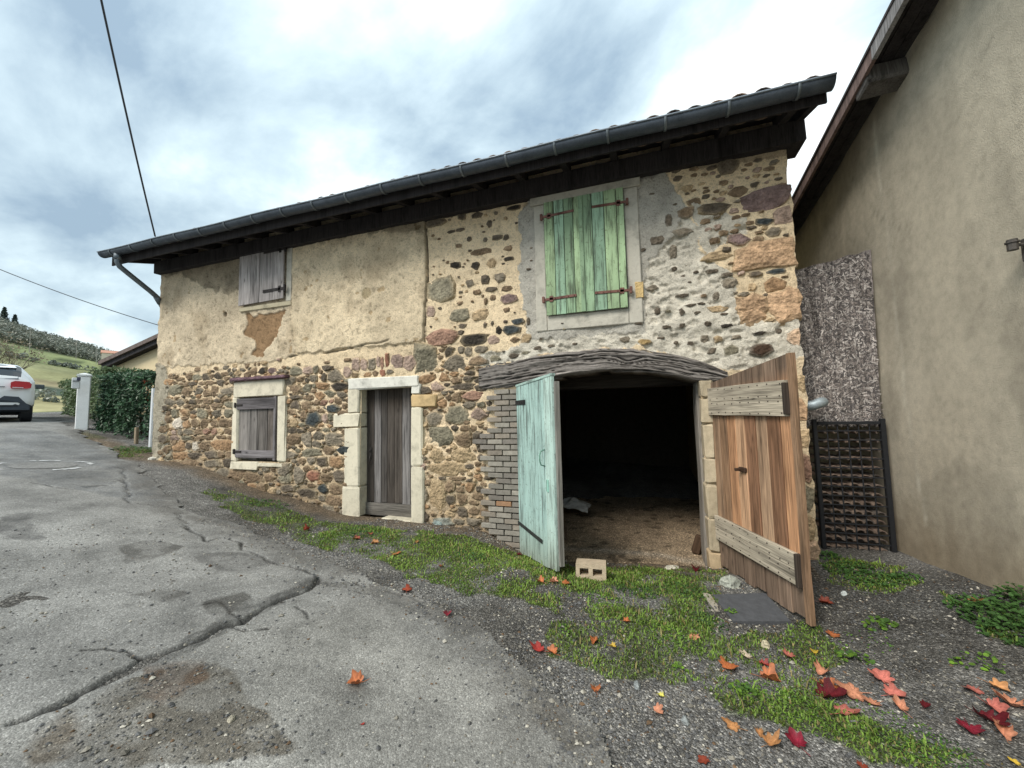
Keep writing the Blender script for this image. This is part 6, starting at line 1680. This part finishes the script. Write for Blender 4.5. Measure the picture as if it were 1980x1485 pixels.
boxobj('rim', CONCRETE, sl, (p0.x+dd.x/2-0.055, p0.y+dd.y/2, float(max(czs[0], czs[3]))-0.035), (0.07, L*1.05, 0.05), K(178, 172, 158), 0.01, rot=(math.atan2(dd.z, L)*0, 0, math.atan2(dd.y, dd.x)-math.pi/2), jit=0.008)
# rubbish just inside the cart door
rx, ry = -1.25, 6.9
r = np.random.default_rng(9)
u, v = np.meshgrid(np.linspace(-0.3, 0.3, 16), np.linspace(-0.3, 0.3, 14), indexing='ij')
z = 0.22*np.exp(-(u**2+v**2)*5)+0.16*(fbm(u*7, v*7, 511, 3)-0.4)
tag(add('plastic_sheet', bigmesh('plastic_sheet', np.stack([u, v, np.maximum(z, 0.0)], -1).reshape(-1, 3), gridfaces(16, 14), col=K(196, 196, 192), smooth=False), WHITEPAINT, None, (rx, ry+0.2, GZ0+0.03)), 'crumpled pale plastic sheet on the earth floor behind the mint green door', 'sheet')
V, Fc = bbox(0.03, 0.5, 1.0, 0.004)
tag(add('leaning_board', pymesh('leaning_board', V, Fc, K(110, 98, 86)), WOOD, None, (-1.28, 5.85, GZ0+0.52), (0, R_(-14), R_(10))), 'dark board leaning inside the doorway behind the mint green door', 'board')
V, Fc = bbox(0.10, 0.08, 0.24, 0.015)
tag(add('timber_offcut', pymesh('timber_offcut', V, Fc, K(84, 66, 52)), WOOD, None, (GX1-0.05, 5.60, GZ0+0.13), (0, R_(18), 0)), 'dark timber offcut leaning at the foot of the inner door post', 'timber')
# manhole with worn white paint ring far up the lane
mx, my, mz = at(85, 902)
rg = 0.62
def Hrr(x, y): return float(Hr(np.array(x), np.array(y)))
mh = empty('manhole', (mx, my, mz)); tag(mh, 'round manhole cover in the lane with a worn white paint ring', 'manhole')
V = [(0, 0, 0.006)]+[(0.36*math.cos(a)*1.0, 0.36*math.sin(a), Hrr(mx+0.36*math.cos(a), my+0.36*math.sin(a))-mz+0.006) for a in np.linspace(0, 2*math.pi, 24, endpoint=False)]
add('cover', pymesh('cover', V, [(0, i+1, (i+1) % 24+1) for i in range(24)], K(138, 138, 136)), ROAD, mh, world=False)
V = []; Fc = []
for i in range(96):
    a0 = 2*math.pi*i/96; a1 = 2*math.pi*(i+1)/96
    if fbm(np.array(i*0.21), np.array(0.0), 521, 3) < 0.52: continue
    w0 = 0.015+0.05*random.random(); o = len(V)
    for a in (a0, a1):
        for rr in (0.50-w0*0.5, 0.50+w0):
            x, y = rr*math.cos(a), rr*math.sin(a); V.append((x, y, Hrr(mx+x, my+y)-mz+0.008))
    Fc.append((o, o+1, o+3, o+2))
add('paint_ring', pymesh('paint_ring', V, Fc, K(200, 202, 202)), WHITEPAINT, mh, world=False)['kind'] = 'stuff'

# ------------------------------------------------------------------ gravel, washed over verge and lane
def pebbles(name, x, y, size, cols, label, sink=0.25):
    n = len(x); r = np.random.default_rng(31)
    z = Hsurf(x, y)
    base = np.array([(1, 0, 0), (0.31, .95, 0), (-.81, .59, 0), (-.81, -.59, 0), (.31, -.95, 0), (0.2, 0.1, 0.62), (0, 0, -0.5)], float)
    tri = np.array([(0, 1, 5), (1, 2, 5), (2, 3, 5), (3, 4, 5), (4, 0, 5), (1, 0, 6), (2, 1, 6), (3, 2, 6), (4, 3, 6), (0, 4, 6)])
    P = np.repeat(base[None], n, 0)*r.uniform(0.65, 1.25, (n, 7, 1))
    a = r.uniform(0, 6.28, n); ca, sa = np.cos(a)[:, None], np.sin(a)[:, None]
    asp = r.uniform(0.6, 1.0, (n, 1))
    px_, py_ = P[..., 0], P[..., 1]*asp
    Q = np.stack([px_*ca-py_*sa, px_*sa+py_*ca, P[..., 2]+sink], -1)*size[:, None, None]
    Q += np.stack([x, y, z], 1)[:, None]
    T = (tri[None]+np.arange(n)[:, None, None]*7).reshape(-1, 3)
    col = np.repeat(cols[:, None], 7, 1).reshape(-1, 3)
    o = add(name, bigmesh(name, Q.reshape(-1, 3), None, T, col, smooth=False), PEBBLE); tag(o, label, 'gravel', None, 'stuff'); return o
r = np.random.default_rng(77)
n = 90000
# sampled in the space seen from the lane: more where it is near
d = np.sqrt(r.uniform(1.2**2, 6.2**2, n)); th = np.radians(r.uniform(-72, 40, n))
x = d*np.sin(th); y = d*np.cos(th)
road_m = on_road(x, y); gcv = grass_cover(x, y)
_de = dline(x, y, _roadedge)
dens = np.where(road_m, 0.07+0.6*sstep(0.4, 0.05, _de), 0.8*(1-0.75*(gcv > 0.2)))
for P, k in ((patches[7][0], 0.55), (patches[8][0], 0.5), (patches[11][0], 0.5), (patches[6][0], 0.45), (patches[10][0], 0.4), (patches[12][0], 0.3)):
    dens = np.where(poly_mask(x, y, P) & road_m, np.maximum(dens, k), dens)
dens *= 0.35+1.0*sstep(0.35, 0.62, fbm(x*2.5, y*2.5, 533, 4))
ok = (r.uniform(size=n) < dens) & (y < 5.0) & (x < NX-0.03)
x, y = x[ok], y[ok]; n = len(x)
size = np.exp(r.normal(math.log(0.0062), 0.42, n)); size = np.clip(size, 0.003, 0.022)
kk = r.uniform(size=(n, 1)); cols = np.where(kk < 0.55, K(110, 111, 112, 0.7), np.where(kk < 0.80, K(146, 142, 132, 0.75), np.where(kk < 0.93, K(188, 184, 172, 0.8), K(122, 100, 78, 0.7))))*r.uniform(0.6, 1.25, (n, 1))
pebbles('gravel', x, y, size, cols, 'loose grey gravel scattered over the verge and lane')

# ------------------------------------------------------------------ grass and small weeds
r = np.random.default_rng(88)
n = 230000
d = np.sqrt(r.uniform(1.3**2, 11.5**2, n)); th = np.radians(r.uniform(-72, 41, n))
w_near = np.ones(n)
x = d*np.sin(th); y = d*np.cos(th)
n2 = 110000
d = np.sqrt(r.uniform(1.5**2, 5.6**2, n2)); th = np.radians(r.uniform(-45, 41, n2))
x = np.concatenate([x, d*np.sin(th)]); y = np.concatenate([y, d*np.cos(th)])
cov = grass_cover(x, y)
ok = (r.uniform(size=len(x)) < cov*0.95) & (x < NX-0.02) & ~((y > 4.97) & (x > -9.2) & (x < 1.75)) & ~((x > -1.5) & (x < 0.9) & (y > 4.88)) & (y < 6.3)
x, y, cov = x[ok], y[ok], cov[ok]; n = len(x)
z = Hg(x, y)
tall = 0.5+1.0*fbm(x*1.7, y*1.7, 541, 3)
h = r.uniform(0.006, 0.026, n)*tall; wdt = r.uniform(0.0022, 0.0045, n)*(1+0.10*np.hypot(x, y))
tl_ = r.uniform(size=n); h = np.where(tl_ < 0.05, h*2.6, h)
a = r.uniform(0, 6.28, n); ln = r.uniform(0.2, 1.1, n)
dx, dy = np.cos(a), np.sin(a); sx, sy = -dy*wdt, dx*wdt
P0 = np.stack([x-sx, y-sy, z-0.004], 1); P1 = np.stack([x+sx, y+sy, z-0.004], 1)
mx_, my_ = x+dx*h*ln*0.35, y+dy*h*ln*0.35
P2 = np.stack([mx_+sx*.8, my_+sy*.8, z+h*0.6], 1); P3 = np.stack([mx_-sx*.8, my_-sy*.8, z+h*0.6], 1)
P4 = np.stack([x+dx*h*ln, y+dy*h*ln, z+h*(1.0-0.25*ln)], 1)
V = np.stack([P0, P1, P2, P3, P4], 1).reshape(-1, 3); b = np.arange(n)[:, None]*5
pal = fbm(x*1.2, y*1.2, 543, 4)[:, None]; kk = r.uniform(size=(n, 1))
col = (K(98, 132, 56, 0.95)*(1-pal)+K(142, 168, 76, 0.95)*pal)*r.uniform(0.6, 1.3, (n, 1))
col = np.where(kk < 0.16, K(168, 156, 104, 0.85)*r.uniform(0.7, 1.1, (n, 1)), col)
tag(add('grass', bigmesh('grass', V, b+np.array([[0, 1, 2, 3]]), b+np.array([[3, 2, 4]]), np.repeat(col, 5, 0)), GRASS), 'short green grass and moss along the verge', 'grass', None, 'stuff')
# round-leaved weeds: joined mats and a few plants of their own
def weed_leaves(cx, cy, rad, n, size, hgt, cols, seed):
    r = np.random.default_rng(seed)
    rr = np.sqrt(r.uniform(0, 1, n))*rad; a = r.uniform(0, 6.28, n)
    x = cx+rr*np.cos(a); y = cy+rr*np.sin(a)*0.8
    z = Hg(x, y)+r.uniform(0.15, 1.0, n)*hgt*(1-0.6*(rr/rad)**2)
    s = r.uniform(0.55, 1.2, n)*size; b = r.uniform(0, 6.28, n)
    nn = np.stack([r.normal(size=n)*0.35, r.normal(size=n)*0.35-0.15, np.ones(n)], 1); nn /= np.linalg.norm(nn, axis=1)[:, None]
    t = np.stack([np.cos(b), np.sin(b), np.zeros(n)], 1); t -= nn*(t*nn).sum(1)[:, None]; t /= np.linalg.norm(t, axis=1)[:, None]; w = np.cross(nn, t)
    c = np.stack([x, y, z], 1); s = s[:, None]
    ring = [c-t*s*0.5, c-t*s*0.2+w*s*0.36, c+t*s*0.25+w*s*0.34, c+t*s*0.55-nn*s*0.1, c+t*s*0.25-w*s*0.34, c-t*s*0.2-w*s*0.36]
    V = np.stack(ring, 1).reshape(-1, 3); k = np.arange(n)[:, None]*6
    q = np.concatenate([k+np.array([[0, 1, 2, 3]]), k+np.array([[0, 3, 4, 5]])])
    g = r.uniform(0, 1, (n, 1)); col = (cols[0]*(1-g)+cols[1]*g)*r.uniform(0.7, 1.25, (n, 1))
    return V, q, np.repeat(col, 6, 0)
GD, GB = K(70, 104, 52, 0.85), K(128, 168, 60, 0.85)
mats = []
for (px, py, rad, n_, s_, h_, bright) in ((1640, 1100, 0.20, 260, 0.028, 0.05, 0), (1690, 1120, 0.22, 260, 0.028, 0.05, 0), (1745, 1118, 0.14, 130, 0.026, 0.04, 0), (1600, 1078, 0.12, 120, 0.028, 0.06, 0), (1880, 1170, 0.16, 260, 0.026, 0.07, 0), (1930, 1195, 0.20, 380, 0.028, 0.09, 0), (1965, 1225, 0.18, 320, 0.026, 0.07, 0), (1955, 1165, 0.10, 160, 0.03, 0.16, 0),
                                    (1500, 1350, 0.22, 420, 0.011, 0.02, 1), (1590, 1385, 0.24, 420, 0.011, 0.02, 1), (1700, 1410, 0.28, 500, 0.011, 0.02, 1), (1790, 1445, 0.2, 300, 0.011, 0.02, 0), (1300, 1235, 0.2, 160, 0.018, 0.02, 1), (1360, 1200, 0.2, 200, 0.018, 0.02, 0), (1230, 1140, 0.25, 260, 0.02, 0.03, 0), (1320, 1140, 0.25, 260, 0.02, 0.03, 0), (1160, 1160, 0.2, 160, 0.018, 0.02, 1), (905, 1075, 0.25, 140, 0.024, 0.03, 0), (520, 975, 0.3, 120, 0.03, 0.04, 0), (700, 1030, 0.3, 160, 0.026, 0.03, 0), (260, 872, 0.5, 220, 0.04, 0.08, 0), (1660, 1240, 0.2, 60, 0.016, 0.02, 1)):
    x, y = G(px, py); mats.append(weed_leaves(x, y, rad, n_, s_, h_, (GD*0.9, GD*1.3) if not bright else (GD*1.2, GB), px))
off = 0; VV = []; QQ = []; CC = []
for v, q, c in mats:
    VV.append(v); QQ.append(q+off); CC.append(c); off += len(v)
tag(add('weeds', bigmesh('weeds', np.concatenate(VV), np.concatenate(QQ), col=np.concatenate(CC), smooth=False), GRASS), 'low broad-leaved weeds spreading over gravel and along walls', 'weeds', None, 'stuff')
for i, (px, py, rad, n_, s_, h_, lab) in enumerate(((1440, 1338, 0.085, 60, 0.026, 0.05, 'bright green clover clump on the verge below the red leaves'), (1652, 1272, 0.10, 26, 0.045, 0.05, 'yellow green rosette weed on bare gravel near the salmon leaves'), (1700, 1208, 0.11, 34, 0.045, 0.06, 'dark green weed standing on the gravel heap'), (1090, 1222, 0.06, 24, 0.02, 0.04, 'tiny green weed at the edge of the dark gravel'), (1315, 1294, 0.05, 20, 0.022, 0.04, 'small bright weed between orange leaves in mid verge'), (1418, 1188, 0.06, 26, 0.03, 0.05, 'light green weed growing on the drain cover'), (1890, 1285, 0.12, 40, 0.03, 0.07, 'dark weed patch on gravel at the picture edge'))):
    x, y = G(px, py); v, q, c = weed_leaves(x, y, rad, n_, s_, h_, (GD, GB), 900+i); z = gnd(x, y)
    tag(add('weed_plant', bigmesh('weed_plant', v-np.array([x, y, z]), q, col=c, smooth=False), GRASS, None, (x, y, z)), lab, 'weed', 'weeds on the gravel')

# ------------------------------------------------------------------ fallen leaves
def leaf_mesh(seed, curl, fold, droop):
    r = random.Random(seed)
    # five lobes round the stalk
    out = []
    lobes = [(-150, 0.50), (-102, 0.66), (-52, 0.86), (0, 1.05), (52, 0.86), (102, 0.66), (150, 0.50)]
    for i, (a, L) in enumerate(lobes):
        L *= r.uniform(0.85, 1.1); a += r.uniform(-6, 6)
        for da, f in ((-17, 0.84), (-8, 0.93), (0, 1.0), (8, 0.92), (17, 0.82)):
            out.append((math.radians(a+da), L*f*r.uniform(0.93, 1.06)))
        if i < len(lobes)-1: out.append((math.radians(a+26), min(L, lobes[i+1][1])*0.78))
    V = []; Fc = []
    def shape(x, y):
        z = fold*abs(x)+curl*(x*x*0.9)+droop*y*y+0.10*math.sin(6*x+seed)*math.cos(5*y+seed*2)
        return (x, y, z)
    V.append(shape(0, 0)); n = len(out)
    for f in (0.5, 1.0):
        for a, L in out: V.append(shape(L*f*math.sin(a), L*f*math.cos(a)))
    for i in range(n-1):
        Fc.append((0, 1+i, 2+i)); Fc.append((1+i, 1+n+i, 2+n+i, 2+i))
    m0 = min(v[2] for v in V)
    V = [(x*0.5, (y-0.1)*0.5, (z-m0)*0.5) for x, y, z in V]
    sv, sf = tube([(0, -0.05, (0-m0)*0.5), (0.02, -0.3, 0.03), (0.06, -0.55, 0.05)], 0.012, 4); o = len(V)
    V += [tuple(v) for v in sv]; Fc += [tuple(i+o for i in f) for f in sf]
    lc = np.array([np.array([1, 1, 1])*r.uniform(0.75, 1.1)*(0.75 if 1+n <= i_ <= 2*n else 1.12) for i_ in range(len(V))])
    me = pymesh('fallen_leaf', V, Fc, lc, True); me.materials.append(LEAF); return me
LM = [leaf_mesh(i+1, *q) for i, q in enumerate(((0.25, 0.15, 0.10), (0.9, 0.25, 0.25), (0.3, 0.75, 0.30), (-0.4, 0.1, 0.5), (1.8, 0.1, -0.2), (0.1, 1.1, 0.15), (0.6, 0.4, 0.9), (1.2, 0.9, 0.4), (0.2, 0.3, -0.5), (2.4, 0.2, 0.6), (0.4, 1.5, 0.2), (1.0, 0.1, 1.2)))]
LC = dict(o=(206, 116, 66), s=(224, 150, 116), r=(196, 62, 56), c=(160, 32, 58), d=(116, 26, 38), t=(214, 150, 92), y=(226, 190, 60), p=(216, 120, 108), b=(168, 72, 50), w=(230, 214, 190), e=(208, 206, 90))
LN = dict(o='orange', s='salmon', r='red', c='crimson', d='dark red', t='tan', y='yellow', p='pink red', b='brown red', w='pale cream', e='yellow green')
leaves = [(690, 1327, 36, 'o', 'lying alone on the bare asphalt'), (866, 1193, 26, 'c', 'curled up on the tar before the verge'), (786, 1145, 26, 'b', 'on dark gravel at the lane edge'), (765, 1070, 20, 'o', 'star-shaped in the grass before the plank door'), (690, 1044, 18, 'b', 'in the grass strip below the plank door sill'), (716, 1036, 13, 'b', 'small, nearest the plank door'), (592, 1026, 16, 'b', 'at the grass edge below the low window'), (726, 1052, 18, 't', 'in the grass between two brown red ones'), (852, 1098, 14, 'o', 'small, at the outer edge of the grass'), (806, 1050, 11, 't', 'tiny, deep in the grass strip'),
          (1042, 1260, 30, 'r', 'touching an orange one at the tar edge'), (1068, 1266, 26, 'o', 'touching a red one at the tar edge'), (1149, 1241, 24, 'o', 'on gravel above the yellow one'), (1211, 1206, 18, 'o', 'small, on gravel below the concrete block'), (1184, 1256, 16, 'y', 'upright on gravel in mid verge'), (1341, 1233, 26, 's', 'folded, in grass below the drain cover'), (1153, 1336, 30, 'o', 'on the dark tar strip'), (1269, 1376, 30, 's', 'on the tar below the yellow green one'), (1279, 1345, 14, 'e', 'narrow, beside a pebble on dark gravel'), (1407, 1294, 34, 'o', 'large, on the verge below the drain cover'), (1443, 1272, 24, 'w', 'folded and pale, next to red ones'), (1476, 1286, 22, 'r', 'small, between pale and orange ones'), (1486, 1314, 40, 'o', 'long and ragged beside the clover'), (1524, 1271, 32, 'p', 'under the low corner of the brown door'), (1417, 1403, 32, 't', 'on the tar next to the crimson clump'), (1468, 1416, 22, 't', 'overlapping a bigger tan one'), (1490, 1440, 38, 't', 'big, lowest of the tan group on the tar'), (1541, 1437, 44, 'c', 'large and folded at the grass edge'), (1362, 1466, 30, 'b', 'crumpled near the bottom edge of the picture'),
          (1593, 1305, 34, 's', 'topmost of the cluster under the door tip'), (1596, 1327, 30, 'o', 'bright, in the middle of the cluster under the door tip'), (1602, 1350, 48, 'd', 'lowest of the cluster under the door tip'), (1645, 1342, 50, 's', 'large with dark tip beside the cluster'), (1688, 1360, 30, 's', 'thin, between two larger ones'), (1637, 1383, 46, 'p', 'crumpled on the grass strip'), (1705, 1314, 44, 'p', 'upper one of a row of three on gravel'), (1730, 1343, 42, 'p', 'middle one of a row of three on gravel'), (1741, 1371, 38, 's', 'lowest one of a row of three on gravel'), (1594, 1165, 24, 'b', 'on gravel behind the brown door tip'), (1611, 1227, 22, 'o', 'beside the foot of the brown door'), (1575, 1262, 14, 'y', 'small crescent on the gravel'), (1882, 1162, 26, 't', 'on weeds at the foot of the roughcast wall'),
          (1882, 1332, 30, 'p', 'slim, left of the big heap'), (1928, 1327, 40, 't', 'on top of the big heap'), (1957, 1362, 44, 's', 'at the picture edge beside the heap'), (1920, 1367, 46, 'p', 'pleated, in the middle of the heap'), (1876, 1408, 46, 'c', 'drooping at the near side of the heap'), (1910, 1392, 52, 'd', 'broad, in the core of the heap'), (1940, 1416, 46, 's', 'lowest of the heap with a dark tip'), (1790, 1368, 20, 'd', 'small, alone on dark gravel'), (1964, 1476, 22, 'y', 'in the bottom corner of the picture'), (1667, 1480, 22, 'b', 'at the bottom edge among grass'),
          (1046, 1127, 22, 'o', 'first of three in a line beside the mint door'), (1070, 1128, 20, 's', 'second of three in a line beside the mint door'), (1093, 1128, 22, 'o', 'third of three in a line, nearest the concrete block'), (1346, 1104, 20, 'd', 'at the threshold by the jamb'), (1003, 1074, 12, 'd', 'tiny, at the foot of the mint door hinge'), (702, 1405, 8, 'r', 'tiny, like a petal on the asphalt')]
rl = random.Random(12)
for i, (px, py, s, k, lab) in enumerate(leaves):
    x, y, z = at(px, py)
    v = np.array([x, y, z-ZO]); depth = float(v@CF); size = s*depth/F_*1.3
    o = add('fallen_leaf', LM[rl.randrange(12)], None, None, (x, y, z+0.004+0.004*(i % 3)), (rl.uniform(-.15, .15), rl.uniform(-.15, .15), rl.uniform(0, 6.28)), color=K(*(np.array(LC[k])*0.84+np.array(LC[k]).mean()*np.array((1.1, 0.95, 0.85))*0.16), 0.85)*rl.uniform(0.9, 1.1))
    o.scale = (size*rl.uniform(0.7, 1.1), size*rl.uniform(0.85, 1.15), size*rl.uniform(0.35, 0.85))
    tag(o, '%s fallen leaf %s' % (LN[k], lab), 'leaf', 'fallen autumn leaves')
